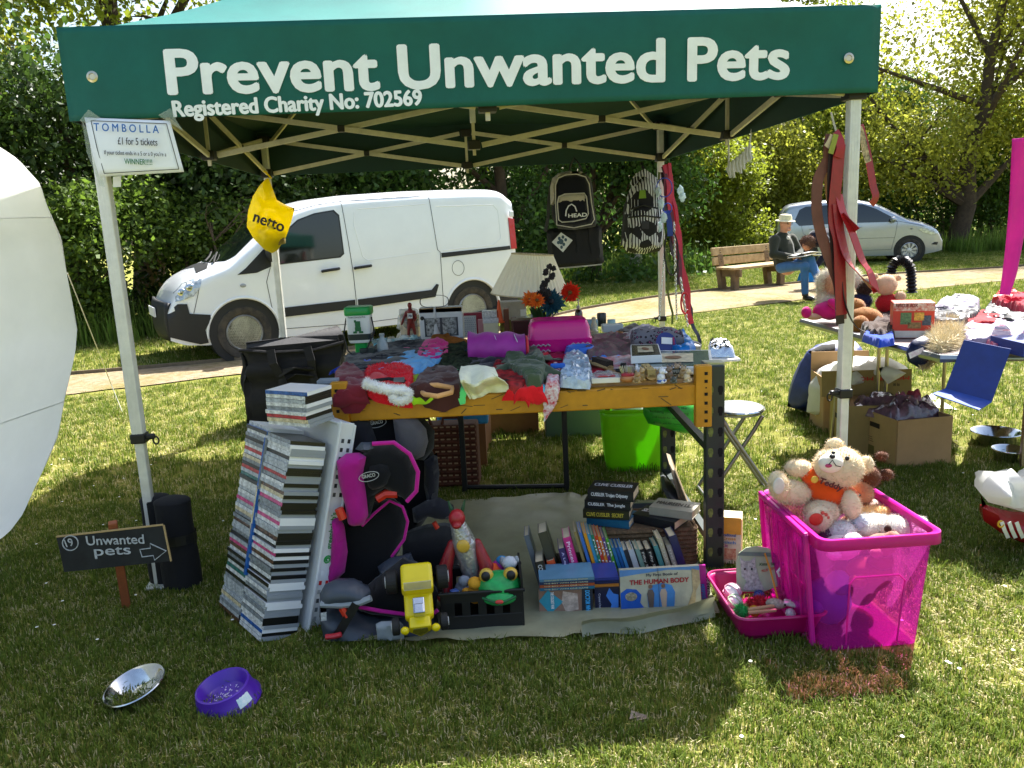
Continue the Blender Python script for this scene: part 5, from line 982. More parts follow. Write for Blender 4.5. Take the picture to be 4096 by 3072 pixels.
b.obj('bristles',metal('#c9ccce'),t);tag(t.children[-1],kind='stuff')
for i,(a,c,m1,lab) in enumerate([((1255,775),(1318,795),'#2a2018','dark bristled clothes brush lying among the packets'),((1330,800),(1352,800),'#151515','black bristle block brush beside the wooden brush'),((1380,788),(1408,815),'#b09a62','tan double sided pet brush leaning on the white boxes')]):
    p,q=at(*a,TZ+.02),at(*c,TZ+.02);t=thing('brush',lab,'brush',(p+q)/2-V((0,0,.02)),group='brushes');b=B();b.tube([p,p.lerp(q,.3),p.lerp(q,.6),q],[.010,.012,.024,.018],10,flat=.6);b.obj('handle',mat('#b59563' if i!=1 else '#1a1a1a',.5),t,world=True,smooth=True);b=B();b.box(p.lerp(q,.75)+V((0,0,.014)),((q-p).length*.5,.03,.03),rotm(rz=math.atan2(q.y-p.y,q.x-p.x)));b.obj('bristles',mat(m1,.9,bump=1,bs=300),t,world=True)
R_('gift_packet',[(1180,775),(1215,765),(1255,782),(1300,780),(1320,790),(1280,800),(1230,800),(1195,795)],.03,mat('#a81c34',.3,var=.3,vs=20,bump=.6,bs=30),'shiny red wrapped packets behind the clear packet','packet',group='packets on the table')
R_('sock_card',[(1288,778),(1330,765),(1358,770),(1362,785),(1330,792),(1295,790)],.03,mat('#d7d7d9',.6,col2='#c01a2a',vs=28),'white packet printed with red poppies','packet',group='packets on the table')
R_('knitted_scarf',[(1268,752),(1285,735),(1320,728),(1352,732),(1360,745),(1355,762),(1300,765),(1275,765)],.07,mat('#8a5a66',.95,col2='#77756a',vs=60,bump=1.2,bs=160,spec=.1),'grey and rose chunky knitted scarf','scarf');R_('jumper',[(1276,766),(1300,760),(1345,762),(1360,770),(1330,776),(1285,774)],.03,clothb('#2f78c4'),'blue knit under the chunky scarf')
lp_=thing('wash_bag','grey leopard print wash bag with a round reduced-price label','bag',at(1440,748,TZ));LEO=mat('#6c6a72',.8,col2='#6c6a72');
ml=bpy.data.materials.new('leopard');ml.use_nodes=True;n=ml.node_tree.nodes;L=ml.node_tree.links;vo=n.new('ShaderNodeTexVoronoi');vo.inputs['Scale'].default_value=55;tcx=n.new('ShaderNodeTexCoord');L.new(tcx.outputs['Object'],vo.inputs[0]);ra=n.new('ShaderNodeValToRGB');ra.color_ramp.interpolation='CONSTANT';e=ra.color_ramp.elements;e[0].color=(.42,.08,.2,1);e[1].position=.18;e[1].color=(.015,.012,.02,1);e2=e.new(.38);e2.color=(.17,.165,.19,1);L.new(vo.outputs['Distance'],ra.inputs[0]);L.new(ra.outputs[0],n['Principled BSDF'].inputs['Base Color']);n['Principled BSDF'].inputs['Roughness'].default_value=.85
A0,A1=at(1368,735,TZ+.06),at(1470,733,TZ+.058);dv=A1-A0;b=B();b.grid(20,16,lambda u,v:A0+dv*v+V((0,math.cos(u*2*PI)*.06,math.sin(u*2*PI)*.056*(1+.1*math.sin(v*9+u*6))*(1-.3*(abs(v-.5)*2)**6))),cu=True);b.ell(A0,(.012,.058,.05));b.ell(A1,(.012,.058,.05));b.obj('bag',ml,lp_,world=True,smooth=True)
q=at(1432,735,TZ+.065)+V((0,-.07,0));b=B();b.T=frame(q,(1,.1,.0),(0,.35,1));b.lathe([(.0,.003),(.046,.003),(.046,0)],n=28);tg=b.obj('label',plast('#1c2a78',.3),lp_,world=True);b=B();b.T=frame(q+V((.003,-.0045,.008)),(1,.1,-.12),(0,.35,1));b.box((0,0,.001),(.05,.03,.001));b.obj('price_panel',WHITE,tg,world=True);txt('REDUCED',tg,mat('#c01a2a',.5),frame(q+V((.028,-.0075,.022)),(.12,-.0,-1),(1,.1,0)),w=.05,h=.008,bold=.05,world=True)
R_('grey_scarf',[(1352,735),(1368,715),(1400,708),(1420,714),(1410,735),(1375,748)],.07,clothb('#7f7c86'),'lilac grey scarf behind the leopard print bag','scarf')
# boxed place mats, white boxes
def mats_box(name,px,z,h,lab,lidcol,label=None):
    P=[at(x,y,z) for x,y in px];t=thing(name,lab,'box',P[0]);b=B();b._add(P+[p+V((0,0,h)) for p in P],[(3,2,1,0),(4,5,6,7)]+[(i,(i+1)%4,(i+1)%4+4,i+4) for i in range(4)]);b.obj('box',plast('#dfe3e4',.35),t,world=True,bev=.002)
    c=sum(P,V((0,0,0)))/4+V((0,0,h+.0015));b=B();b.poly([c+(p+V((0,0,h))-c)*.93 for p in P]);g_=b.obj('lid_print',plast(lidcol,.15),t,world=True);c2=c+V((0,0,.0015));b=B();b.poly([c2+(p+V((0,0,h+.003))-c2)*.52 for p in P]);b.obj('picture',mat('#c8bfa2',.4,var=.5,vs=30),g_,world=True)
    b=B();b.ell(c2+V((0,0,.002)),((P[1]-P[0]).length*.12,.04,.0015));b.obj('printed_bird',mat('#7a5538',.6),g_,world=True);return t,P
t,P=mats_box('place_mat_box',[(1373,812),(1540,808),(1535,770),(1372,772)],TZ+.012,.03,'flat white boxed set of place mats with a navy name panel','#5a6a68')
a=P[0].lerp(P[1],.42);c=P[0].lerp(P[1],.66);b=B();d=V((0,-.0022,0));b.poly([a+d+V((0,0,.003)),c+d+V((0,0,.003)),c+d+V((0,0,.028)),a+d+V((0,0,.028))]);nm=b.obj('name_panel',mat('#10182c',.4),t,world=True);txt('PIMPERNEL',nm,mat('#aeb4b8',.4),frame(a.lerp(c,.08)+d*1.6+V((0,0,.010)),c-a,(0,0,1)),w=(c-a).length*.84,h=.011,bold=.02,world=True)
mats_box('coaster_box',[(1363,786),(1430,783),(1422,757),(1362,759)],TZ+.045,.03,'small white coaster box on top of the place mat box','#3c3a30')
B().box(at(1460,802,TZ+.006)+V((0,.06,0)),(.29,.17,.010)).one('glass_picture',mat('#2a2a20',.3),'dark glass picture frame under the place mat box','picture frame',bev=.002)
b=B();qa=[at(1530,772,TZ+.004),at(1590,772,TZ+.004),at(1576,748,TZ+.004),at(1530,748,TZ+.004)];heap(b,[(p.x,p.y) for p in qa],.05,TZ+.004,.012,.02,.9,60,4);b.one('foil_tray',metal('#cfd3d8',.25,bump=.6),'crumpled silver foil tray on a white lid at the right end','tray',smooth=True);B().box(at(1555,776,TZ-.005)+V((.0,.04,0)),(.16,.16,.012)).one('white_tray',WHITE,'white lid overhanging the right end of the table','lid',bev=.003)
R_('carrier_bag',[(1450,752),(1462,725),(1480,722),(1500,748),(1490,756),(1465,756)],.09,mat('#1a7fd4',.3,var=.2,vs=20,bump=.6,bs=30,tl=.2),'bright blue plastic bag behind the leopard print bag','bag',lift=.6)
# china animals on the front edge
ANI=mat('#b9a284',.35,var=.35,vs=60);
for i,(x,y,k,col,lab) in enumerate([(1377,828,1.0,'#a8895c','brown and cream china dog ornament, leftmost of the row'),(1387,822,1.1,'#bda070','tan china animal ornament second from the left'),(1400,818,1.05,'#9a7a4e','small upright brown china animal third from the left'),(1420,822,.95,'#a48c68','cream and brown china animal left of the white figure'),(1428,828,1.25,'#d8dade','white and blue china figure in the ornament row'),(1445,820,1.15,'#7d6a58','grey brown china owl right of the white figure'),(1456,828,.8,'#565a52','low grey china tortoise in front'),(1462,814,1.15,'#9c8468','tall brown china bird near the yellow connector'),(1475,816,1.0,'#b49a74','tan china animal second from the yellow connector'),(1484,826,1.1,'#c2b090','pale china animal nearest the yellow connector')]):
    p=at(x,y,TZ+.002);t=thing('china_ornament',lab,'ornament',p,random.uniform(-1,1),'china animals on the front edge');m_=mat(col,.35,var=.4,vs=70)
    b=B();b.ell((0,0,.004),(.017*k,.013*k,.005));b.ell((0,0,.017*k),(.015*k,.012*k,.016*k));b.ell((.003,-.004,.036*k if k>.9 else .018),(.011*k,.010*k,.010*k));b.ell((.003,-.014*k,.034*k if k>.9 else .016),(.005*k,.006*k,.004*k))
    for s_ in (-1,1):b.ell((.003+s_*.008*k,.002,.045*k if k>.9 else .024),(.003,.003,.006*k));b.ell((s_*.011*k,-.009*k,.008),(.005,.006,.007))
    b.obj('figure',m_,t,smooth=True)
    if col=='#d8dade':b=B();b.ell((0,-.001,.012),(.02,.015,.010));b.obj('blue_base',plast('#3c64b4',.3),t,smooth=True)
# ---------------------------------------------------------------- back table goods
g,w_,h=bx('mug_box',909,1002,738,665,.12,plast('#d8dadc',.5),'white gift box with two patterned mugs in its window','box',BZ+.003);B().box((0,-.061,h*.44),(w_*.78,.002,h*.55)).obj('window',plast('#4a4f55',.2),g);B().box((0,-.058,h-.012),(w_*.98,.004,.026)).obj('card_top',mat('#b89562',.8),g)
for s_ in (-1,1):b=B();b.lathe([(.0,0),(.05,0),(.052,.01),(.054,.1),(.05,.1)],c=(s_*w_*.19,-.052,h*.2),n=20,sy=.3);b.obj('mug',mat('#b9bcbc',.4,col2='#2b2d2e',vs=70),g,smooth=True)
b=B();b.lathe([(.0,.0),(.012,0),(.012,.002)],c=(-w_*.43,-.062,h*.72),n=14,M=rotm(rx=R(90)));b.obj('brand_dot',BLACK,g)
t=thing('collecting_tin','green and white charity collecting tin with black cord','collecting tin',at(783,772,TZ));q=at(783,770,TZ+.003);b=B();loft(b,[(.031,.031,0),(.031,.031,.075),(.034,.034,.08)],q,e=4);b.obj('stem',plast('#1c9a48',.35),t,world=True,smooth=True)
b=B();loft(b,[(.05,.045,.075),(.056,.05,.085),(.06,.053,.215),(.058,.051,.22)],q,e=5);bdy=b.obj('body',plast('#dde1e0',.35),t,world=True,smooth=True);b=B();loft(b,[(.064,.057,.213),(.066,.059,.218),(.066,.059,.248),(.060,.053,.254)],q,e=5);b.obj('lid',plast('#1c9a48',.3),t,world=True,smooth=True)
b=B();loft(b,[(.0575,.051,.09),(.059,.0525,.12)],q,e=5,cap=False);b.obj('dark_band',plast('#1a2a2c',.4),bdy,world=True)
txt('Prevent Unwanted Pets',bdy,BLACK,frame(q+V((-.045,-.056,.2)),(1,0,0),(0,0,1)),w=.085,h=.010,world=True)
b=B()
for (dx,z,w2,h2) in ((0,.17,.026,.03),(0,.145,.03,.02),(-.012,.185,.010,.012),(.014,.13,.02,.010),(-.016,.13,.018,.010)):b.box(q+V((dx,-.0565,z)),(w2,.002,h2))
o=b.obj('tree_emblem',mat('#1d6b3a',.6,var=.4,vs=150),bdy,world=True);tag(o,kind='stuff')
b=B();b.tube([q+V((-.062,-.02,.2)),q+V((-.078,-.03,.12)),q+V((-.06,-.05,.04)),q+V((-.03,-.06,.01)),q+V((.03,-.06,.03)),q+V((.075,-.03,.13)),q+V((.064,-.02,.2))],.0035,6);b.obj('cord',BLACK,t,world=True,smooth=True)
t,w_,h=bx('jewellery_box',808,912,762,740,.1,mat('#5fa6bd',.5,var=.15),'pale blue wooden tray of trinkets behind the black garment','tray',BZ-.02)
for k in (-.2,.1):b=B();b.prism([(k*w_,h*.4),(k*w_+.03,h*.7),(k*w_+.05,h*.45),(k*w_+.03,h*.3)],-.0525,-.0515);b.obj('red_motif',mat('#a02020',.6),t)
rg=random.Random(5)
for i in range(14):b=B();b.ell((rg.uniform(-.45,.45)*w_,rg.uniform(-.04,.04),h+rg.uniform(0,.02)),(rg.uniform(.012,.03),.015,.014),nz=.6);b.obj('trinket',mat(rg.choice(['#d2d8d4','#9fc4c8','#c2b8a0','#7a8f94']),.3),t)
b=B();q=at(838,748,BZ-.0);b.lathe([(.0,0),(.028,0),(.03,.02),(.028,.06),(.014,.085),(.012,.1),(.014,.102),(.014,.112),(.0,.112)],c=at(828,768,TZ),n=18);b.one('water_bottle',mat('#c8d6dc',.05,alpha=.5,spec=.9),'clear plastic bottle with white cap beside the collecting tin','bottle',smooth=True)
t=thing('figurine','red suited athlete figurine with a white race number','figurine',at(890,733,BZ));q=at(890,731,BZ+.003);b=B()
for pts,r_ in (([q+V((-.022,0,.0)),q+V((-.016,0,.05)),q+V((-.008,0,.10))],[.008,.010,.014]),([q+V((.022,0,.0)),q+V((.018,0,.05)),q+V((.008,0,.10))],[.008,.010,.014]),([q+V((0,0,.10)),q+V((0,0,.13)),q+V((0,0,.16))],[.018,.022,.022]),([q+V((-.025,0,.16)),q+V((-.042,-.01,.12)),q+V((-.055,-.01,.09))],[.009,.008,.007]),([q+V((.025,0,.16)),q+V((.034,-.01,.125)),q+V((.026,-.02,.11))],[.009,.008,.007]),([q+V((0,0,.17)),q+V((0,0,.2))],[.009,.012])):limb(b,pts,r_)
b.ell(q+V((0,0,.202)),(.014,.015,.017));remesh(b.obj('body',mat('#7d1f1c',.45,var=.3,vs=40),t,world=True),.004,1);bb=B().box(q+V((0,-.0235,.14)),(.03,.004,.03)).obj('race_bib',WHITE,t,world=True);txt('70',bb,mat('#223a7a',.5),frame(q+V((-.010,-.027,.131)),(1,0,0),(0,0,1)),w=.02,h=.016,bold=.04,world=True)
t,w_,h=bx('gift_basket',866,905,730,680,.09,mat('#c9bda4',.6,var=.3,vs=40),'cellophane wrapped cream gift basket behind the athlete figurine','basket',BZ+.003);b=B();b.ell((0,0,h*.75),(w_*.7,.07,h*.5),nz=.5);b.obj('cellophane',CLR,t)
b=B();heap(b,[(p.x,p.y) for p in [at(855,733,BZ),at(900,740,BZ),at(905,728,BZ),at(860,722,BZ)]],.03,BZ,.015,.02,.9,50);b.one('bracelets',mat('#b8b4a8',.3,var=.4,vs=60),'pile of grey trinkets and a model plane left of the mug box','trinkets',smooth=True)
P_=at(938,664,BZ+.2);hm=thing('headset_pad','grey oval padded mirror back standing behind the mug box','mirror',at(938,735,BZ));q=at(938,651,Y=4.62);b=B();b.T=frame(q,(1,0,-.0),(0,.1,1));loft(b,[(.08,.034,-.012),(.085,.037,0),(.08,.034,.012)],(0,0,0),e=2.6);b.obj('pad',mat('#3c4044',.7),hm,world=True,smooth=True);b=B();b.tube([q+V((0,0,-.03)),q+V((0,0,-.1)),(q.x,q.y,BZ+.002)],[.012,.016,.03],10);b.obj('stand',plast('#c6c9cc',.3),hm,world=True,smooth=True)
t,w_,h=bx('polka_bag',1004,1030,728,683,.06,mat('#d6dade',.6),'small white gift bag with blue dots','gift bag',BZ+.003)
for i in range(6):
    for j in range(9):b=B();b.box(((i-2.5)*w_*.16+(j%2)*.003,-.0312,(j+.7)*h*.105),(.004,.001,.004));b.obj('dot',mat('#3c5a94',.6),t)
t,w_,h=bx('red_box',1000,1050,726,676,.05,mat('#9a1c3a',.5),'crimson box standing behind the dotted gift bag','box',BZ+.003)
t,w_,h=bx('perfume_box',1046,1078,735,688,.06,plast('#cfc7a8',.4),'cream and silver patterned gift box, lower of the pair','box',BZ+.003);B().box((0,0,h-.012),(w_*1.06,.066,.03)).obj('lid',mat('#b9bdc0',.3,metal=.5,col2='#dfe2e4',vs=90),t,bev=.002)
q=t.location+V((-.005,0,h+.004));B().box(q+V((0,0,.02)),(w_*1.0,.06,.04)).one('silver_box',mat('#aab0b4',.3,metal=.5,col2='#dfe2e4',vs=90),'small silver patterned box on top of the cream gift box','box',bev=.002)
t,w_,h=bx('candle',1034,1046,732,690,.03,mat('#b98088',.4),'rose candle in clear wrap beside the silver boxes','candle',BZ+.003)
b=B();q=at(1076,700,BZ+.002)+V((.02,.1,0));b.lathe([(.03,0),(.03,.006),(.022,.008),(.005,.13),(.0,.13)],c=V((q.x,4.6,BZ+.1)),n=16);b.one('toy_cone',plast('#e0561a',.5),'small orange traffic cone behind the silver boxes','cone',smooth=True)
t,w_,h=bx('book_box',1078,1138,690,652,.12,mat('#b4ada2',.6,var=.15),'grey cardboard box behind the flowers','box',BZ+.085);B().box((w_*.38,-.061,h*.35),(w_*.2,.002,h*.4)).obj('barcode_label',WHITE,t);B().box((0,0,-.042),(w_*.95,.11,.08)).obj('support_books',mat('#8a8a3c',.6,col2='#5c4a24',vs=30),t)
for i,(x,c,lab) in enumerate([(1096,'#6e3a1c','upright brown wooden slat of a letter rack'),(1112,'#5c2f18','dark wooden upright beside the letter rack')]):t,w_,h=bx('wooden_stand',x-6,x+6,732,668+i*20,.1,mat(c,.45,var=.25,vs=20),lab,'stand',BZ+.003)
t,w_,h=bx('wooden_clock',1110,1168,748,695,.1,mat('#3a1a16',.3,var=.2,vs=15),'dark mahogany mantel clock in the middle of the back table','clock',BZ+.003);B().box((0,0,h+.004),(w_*1.1,.115,.010)).obj('top_moulding',mat('#4a221a',.3),t,bev=.003);B().box((w_*.38,-.051,h*.4),(w_*.16,.002,h*.4)).obj('dial_panel',mat('#8a8580',.3),t)
b=B();q=at(1150,690,BZ+.12);heap(b,[(q.x-.05,q.y-.03),(q.x+.06,q.y-.03),(q.x+.06,q.y+.04),(q.x-.05,q.y+.04)],.04,BZ+.11,.012,.02,.8,60);b.one('cellophane',CLR,'crumpled cellophane on top of the dark clock','packet',smooth=True)
for i,(x,y0,y1,c) in enumerate([(1198,728,690,'#d9dcdc'),(1218,726,684,'#c9cdd0'),(1234,732,700,'#a8b8c4')]):
    p,w_,h=upr(x-12,x+12,y0,y1,BZ+.003);t=thing('mug',['white china mug left of the pump bottle','pale mug next to the pump bottle','small blue grey glass beside the pump bottle'][i],'mug',p,group='mugs on the back table');b=B();b.lathe([(.0,0),(w_*.42,0),(w_*.47,.01),(w_*.48,h),(w_*.44,h),(w_*.42,.015),(.0,.012)],n=22);b.obj('cup',plast(c,.2),t,smooth=True);b=B();b.tube([(w_*.46+math.sin(a)*.022,0,h*.5+math.cos(a)*h*.28) for a in [R(10+16*k) for k in range(11)]],.004,6);b.obj('handle',plast(c,.2),t,smooth=True)
p,w_,h=upr(1243,1260,722,668,BZ+.003);t=thing('pump_bottle','dark brown pump dispenser bottle with steel nozzle','bottle',p);b=B();b.lathe([(.0,0),(w_*.48,0),(w_*.5,.006),(w_*.5,h*.86),(w_*.4,h*.95),(.012,h)],n=22);b.obj('bottle',mat('#2c1410',.12,spec=.8),t,smooth=True);b=B();b.lathe([(.012,h),(.012,h+.02),(.004,h+.022),(.004,h+.06)],n=12);b.tube([(0,0,h+.055),(-.03,0,h+.05)],.004,6);b.obj('pump',metal('#c4c7ca',.25),t,smooth=True);B().box((w_*.3,-w_*.5,h*.28),(.012,.003,.015)).obj('yellow_label',plast('#d9c81c',.5),t)
p,w_,h=upr(1268,1300,745,682,BZ+.003);b=B();prof=[(.0,0),(.04,0),(.042,.03),(.02,.04),(.024,.075),(.014,.085),(.016,.11),(.010,.125),(.012,.145),(.0,.152)];b.lathe(prof,c=p,n=14);b.one('glass_statue',mat('#c3bda0',.12,var=.2,spec=.8,alpha=.85),'pale frosted glass statuette right of the pump bottle','statue',smooth=True)
for i,(x0,x1,yb,yt,c,lab) in enumerate([(1262,1292,712,690,'#8aa4b8','pale blue glass dish behind the statuette'),(1290,1310,705,676,'#2a2c30','dark jar behind the pale statuette'),(1312,1330,706,690,'#9fc0d0','light blue pot at the back of the table'),(1300,1345,716,700,'#c9d4d8','white and blue soap box at the back of the table')]):
    p,w_,h=upr(x0,x1,yb,yt,BZ+.003);b=B();loft(b,[(w_*.45,w_*.3,0),(w_*.5,w_*.34,.004),(w_*.5,w_*.34,h*.95),(w_*.44,w_*.3,h)],p,e=2.4 if i<3 else 8);b.one(['glass_dish','jar','pot','soap_box'][i],plast(c,.25),lab,['dish','jar','pot','box'][i],smooth=True)
R_('straw_bowl',[(1298,745),(1310,725),(1345,722),(1352,738),(1335,752)],.05,mat('#a8744a',.7,var=.4,vs=40),'brown wicker scoop full of trinkets','bowl',z=BZ+.002);R_('glove',[(1338,715),(1370,702),(1395,712),(1370,722)],.04,clothb('#1b1a1e'),'black glove at the back of the table','glove',z=BZ+.002);R_('trinket_pile',[(1340,742),(1355,725),(1385,722),(1380,745),(1355,752)],.05,mat('#3a3038',.5,var=.6,vs=60,col2='#a08aa0'),'dark heap of beads beside the leopard print bag','beads',z=BZ+.002)
R_('teddy',[(930,745),(945,722),(965,722),(975,735),(1005,742),(1000,755),(960,752),(935,756)],.09,mat('#a5662c',.95,var=.3,vs=40,bump=1,bs=200,spec=.1),'golden brown plush toy lying in front of the mug box','soft toy',z=BZ+.002,fold=.3,group='soft toys');R_('toy_zebra',[(972,742),(985,722),(998,728),(1008,745),(990,750)],.06,mat('#c9ccd4',.8,col2='#1c2440',vs=50),'navy and white patterned pouch by the plush toy','pouch',z=BZ+.002);R_('plastic_sack',[(1000,745),(1025,732),(1055,728),(1070,738),(1040,752)],.06,mat('#aab8c8',.2,var=.3,vs=30,bump=1,bs=25),'crumpled grey blue plastic in front of the dotted bag','packet',z=BZ+.002,fold=1,fs=30)
# lampshade tilted, flowers
t=thing('lamp','cream pleated lampshade tilted on a table lamp','lamp',(at(1140,735,BZ).x,4.55,BZ));c=at(1148,594,Y=4.55);b=B();M_=rotm(ry=R(5));nn=96
b.grid(nn,6,lambda u,v:c+M_@V(((.115+.11*v+.003*(1 if round(u*nn)%2 else-1))*math.cos(u*2*PI),(.115+.11*v+.003*(1 if round(u*nn)%2 else-1))*math.sin(u*2*PI),0.115-.225*v)),cu=True);o=b.obj('shade',mat('#fff4da',.8,var=.03),t,world=True);o.scale=(1,1,1)
for v_,r_ in ((.116,.118),(-.111,.227)):b=B();b.tube([c+M_@V((r_*math.cos(a),r_*math.sin(a),v_)) for a in [2*PI*i/40 for i in range(40)]],.0035,5,closed=True);b.obj('rim',mat('#cdbb96',.8),t,world=True)
b=B();b.tube([c+V((0,0,-.05)),(c.x,4.55,BZ+.04),(c.x,4.55,BZ+.002)],[.01,.016,.06],12);b.obj('stand',mat('#5a4632',.4),t,world=True,smooth=True)
def flower(c,r_,m_,nm,lab,ctr='#6a4a1a',npet=14,layers=2,tilt=(.0,-.8,.5),group='artificial flowers',base=None):
    c=V(c);t=thing(nm,lab,'flower',base or c,group=group);nrm_=V(tilt).normalized();u=nrm_.orthogonal().normalized();v=nrm_.cross(u)
    for l in range(layers):
        for k in range(npet):
            a=2*PI*(k+.5*l)/npet;d=u*math.cos(a)+v*math.sin(a);s_=nrm_.cross(d);L_=r_*(1-.18*l)*random.uniform(.85,1.1);lift=.25+.3*l
            b=B();b._add([c,c+d*L_*.55+s_*L_*.17+nrm_*lift*L_*.5,c+d*L_+nrm_*lift*L_*.35,c+d*L_*.55-s_*L_*.17+nrm_*lift*L_*.5],[(0,1,2,3)]);b.obj('petal',m_,t,world=True)
    b=B();b.ell(c+nrm_*r_*.2,r_*.18);b.obj('centre',mat(ctr,.8),t,world=True)
    if base:b=B();b.tube([c,c.lerp(base,.5)+V((.01,0,0)),base],.004,5);b.obj('stem',mat('#2f5a2a',.6),t,world=True)
    return t
OR=mat('#e04a12',.6,var=.3,vs=40,tl=.3,col2='#f08a1a');RO=mat('#e0300f',.6,var=.15,tl=.3);TE=mat('#0f4a5c',.6,var=.2,tl=.2);BLK=mat('#160d12',.6)
vb=at(1172,735,BZ);vb.y=4.25;vs_=thing('vase','small dark vase holding artificial flowers on the back table','vase',V((vb.x,4.25,BZ)));b=B();b.lathe([(.0,0),(.03,0),(.04,.04),(.02,.1),(.024,.11)],c=(vb.x,4.25,BZ+.002),n=16);b.obj('vase',mat('#22181a',.3),vs_,world=True,smooth=True);vb=V((vb.x,4.25,BZ+.11))
flower(at(1146,648,Y=4.2),.055,OR,'orange_flower','orange artificial gerbera left of the bunch',base=vb);flower(at(1160,650,Y=4.16),.05,OR,'orange_flower','orange artificial flower in the middle of the bunch',base=vb);flower(at(1232,632,Y=4.3),.062,RO,'red_flower','bright red orange gerbera leaning out to the right',base=vb,npet=18,tilt=(-.2,-1,.1));flower(at(1190,655,Y=4.22),.085,TE,'teal_flower','large teal artificial flower at the back of the bunch',base=vb,npet=16,ctr='#101820');flower(at(1172,640,Y=4.22),.05,BLK,'black_flower','black artificial flower above the teal one',base=vb,ctr='#050505')
t=thing('orchid_spray','upright spray of small black artificial orchids before the lampshade','flower',vb,group='artificial flowers');pts=[vb,at(1176,640,Y=4.22),at(1186,600,Y=4.22),at(1190,575,Y=4.22)];b=B();b.tube(pts,.003,5);b.obj('stem',BLK,t,world=True)
for i in range(14):q=pts[1].lerp(pts[3],i/13)+V((random.uniform(-.022,.022),random.uniform(-.02,.02),0));b=B();b.ell(q,(.014,.008,.013),nz=.8);b.obj('bloom',BLK,t,world=True)
t=thing('flower_leaves','dark green artificial leaves around the vase','leaves',vb,group='artificial flowers')
for i in range(9):
    a=random.uniform(-.9,.9);q=vb+V((0,0,.0));e=vb+V((math.sin(a)*.1,random.uniform(-.05,.05),random.uniform(.05,.13)));s_=V((.016,.006,.006));b=B();m_=q.lerp(e,.55)+V((0,-.01,.012));b._add([q,m_+s_,e,m_-s_],[(0,1,2,3)]);b.obj('leaf',mat('#23481f',.5,tl=.3),t,world=True)
# ================================================================ things on the ground, left side
def oriented(name,label,cat,loc,X,Z,group=None):
    X=V(X).normalized();Z=V(Z).normalized();Y=Z.cross(X).normalized();Z=X.cross(Y);m_=Matrix((X,Y,Z)).transposed()
    o=thing(name,label,cat,loc,group=group);o.rotation_euler=m_.to_euler();return o
d1=V((-.64,.768,0));d2=V((.768,.64,0));th=R(15.5);zt_=d2*math.sin(th)+V((0,0,1))*math.cos(th);F0=V((-.92,2.572,.012))
tray=oriented('bread_tray','white plastic bread tray stood on end holding DVD cases','tray',F0,d1,zt_);TW=mat('#d9dde0',.4,var=.06,vs=6,tl=.12)
# local: x along the spines (away), -y into the tray, z up the lean
B().box((.20,-.165,.39),(.43,.006,.80)).obj('base_panel',TW,tray,bev=.003)
wl=B();HOL=[]
b=B();b.box((-.012,-.196,.39),(.007,.058,.82));wall=b.obj('side_wall',TW,tray,bev=.003)
for x in (-.012,):
    B().box((-.016,-.166,.39),(.02,.012,.83)).obj('rim',TW,tray,bev=.005);B().box((-.012,-.227,.39),(.016,.010,.81)).obj('rim',TW,tray,bev=.004)
B().box((.2,-.19,.795),(.43,.07,.008)).obj('end_wall',TW,tray,bev=.003);B().box((.2,-.19,-.0),(.43,.07,.008)).obj('end_wall',TW,tray,bev=.003)
rg=random.Random(8)
for i in range(7):
    for j,z0 in ((0,.535),(1,.045)):
        for k in (0,1):
            z=z0+i*.033;c=['#16181b','#3c4247'][(i+k)%2] if j==0 else ['#c01a1a','#9aa0a4','#5c6770','#3a3f44','#9aa0a4','#c01a1a','#d2d6d8'][i]
            B().box((-.0162,-.212+k*.026,z),(.001,.011,.015)).obj('slot',mat(c,.6),wall)
lt=txt("greenhalgh's",wall,mat('#1c8a3c',.5),frame((-.0165,-.214,.335),(0,0,1),(0,1,0)),w=.135,h=.028,bold=.02)
b=B();b.T=frame((-.0165,-.2,.295),(0,-1,0),(0,0,1));b.tube([(.016*math.cos(a)*(1-a/14),.016*math.sin(a)*(1-a/14),.0) for a in [i*PI/8 for i in range(30)]],.003,5);b.obj('spiral_logo',mat('#1c8a3c',.5),wall)
CASE=B().box((0,0,0),(.19,.135,.0134));cm=bpy.data.meshes.new('dvd_case');cm.from_pydata(CASE.v,[],CASE.f)
SP={'white':'#cfd2d4','grey':'#7f868c','black':'#17181b','pink':'#c2447c','red':'#b02a2c','blue':'#2c5aa0','cream':'#c9bc9a','brown':'#5a4030','teal':'#2c6a66','silver':'#a9b0b6'}
CS={'black':'#121316','white':'#dfe2e4','clear':'#8d949a','red':'#c22018','blue':'#1464b8','magenta':'#b81c78'}
for k in list(SP):SP[k]=mat(SP[k],.25,var=.5,vs=70,spec=.6)
for k in list(CS):CS[k]=plast(CS[k],.3,spec=.6)
cm.materials.append(SP['white']);cm.materials.append(CS['black']);cm.polygons.foreach_set('material_index',[1]*len(cm.polygons))
fi=max(range(len(cm.polygons)),key=lambda i:cm.polygons[i].normal.y);cm.polygons[fi].material_index=0
ORD=lambda n:{1:'lowest',2:'second',3:'third'}.get(n,'%dth'%n if n%10>3 or n%10==0 or 10<n<20 else '%d%s'%(n,['','st','nd','rd'][n%10]))
def dvd(loc,rot,sp_,cs_,lab,group):
    o=bpy.data.objects.new('dvd_case',cm);COL.objects.link(o);o.location=loc;o.rotation_euler=rot
    for sl,m_ in zip(o.material_slots,(SP[sp_],CS[cs_])):sl.link='OBJECT';sl.material=m_
    return tag(o,lab,'DVD',group)
TM=parent_mat(tray);rot=TM.to_euler()
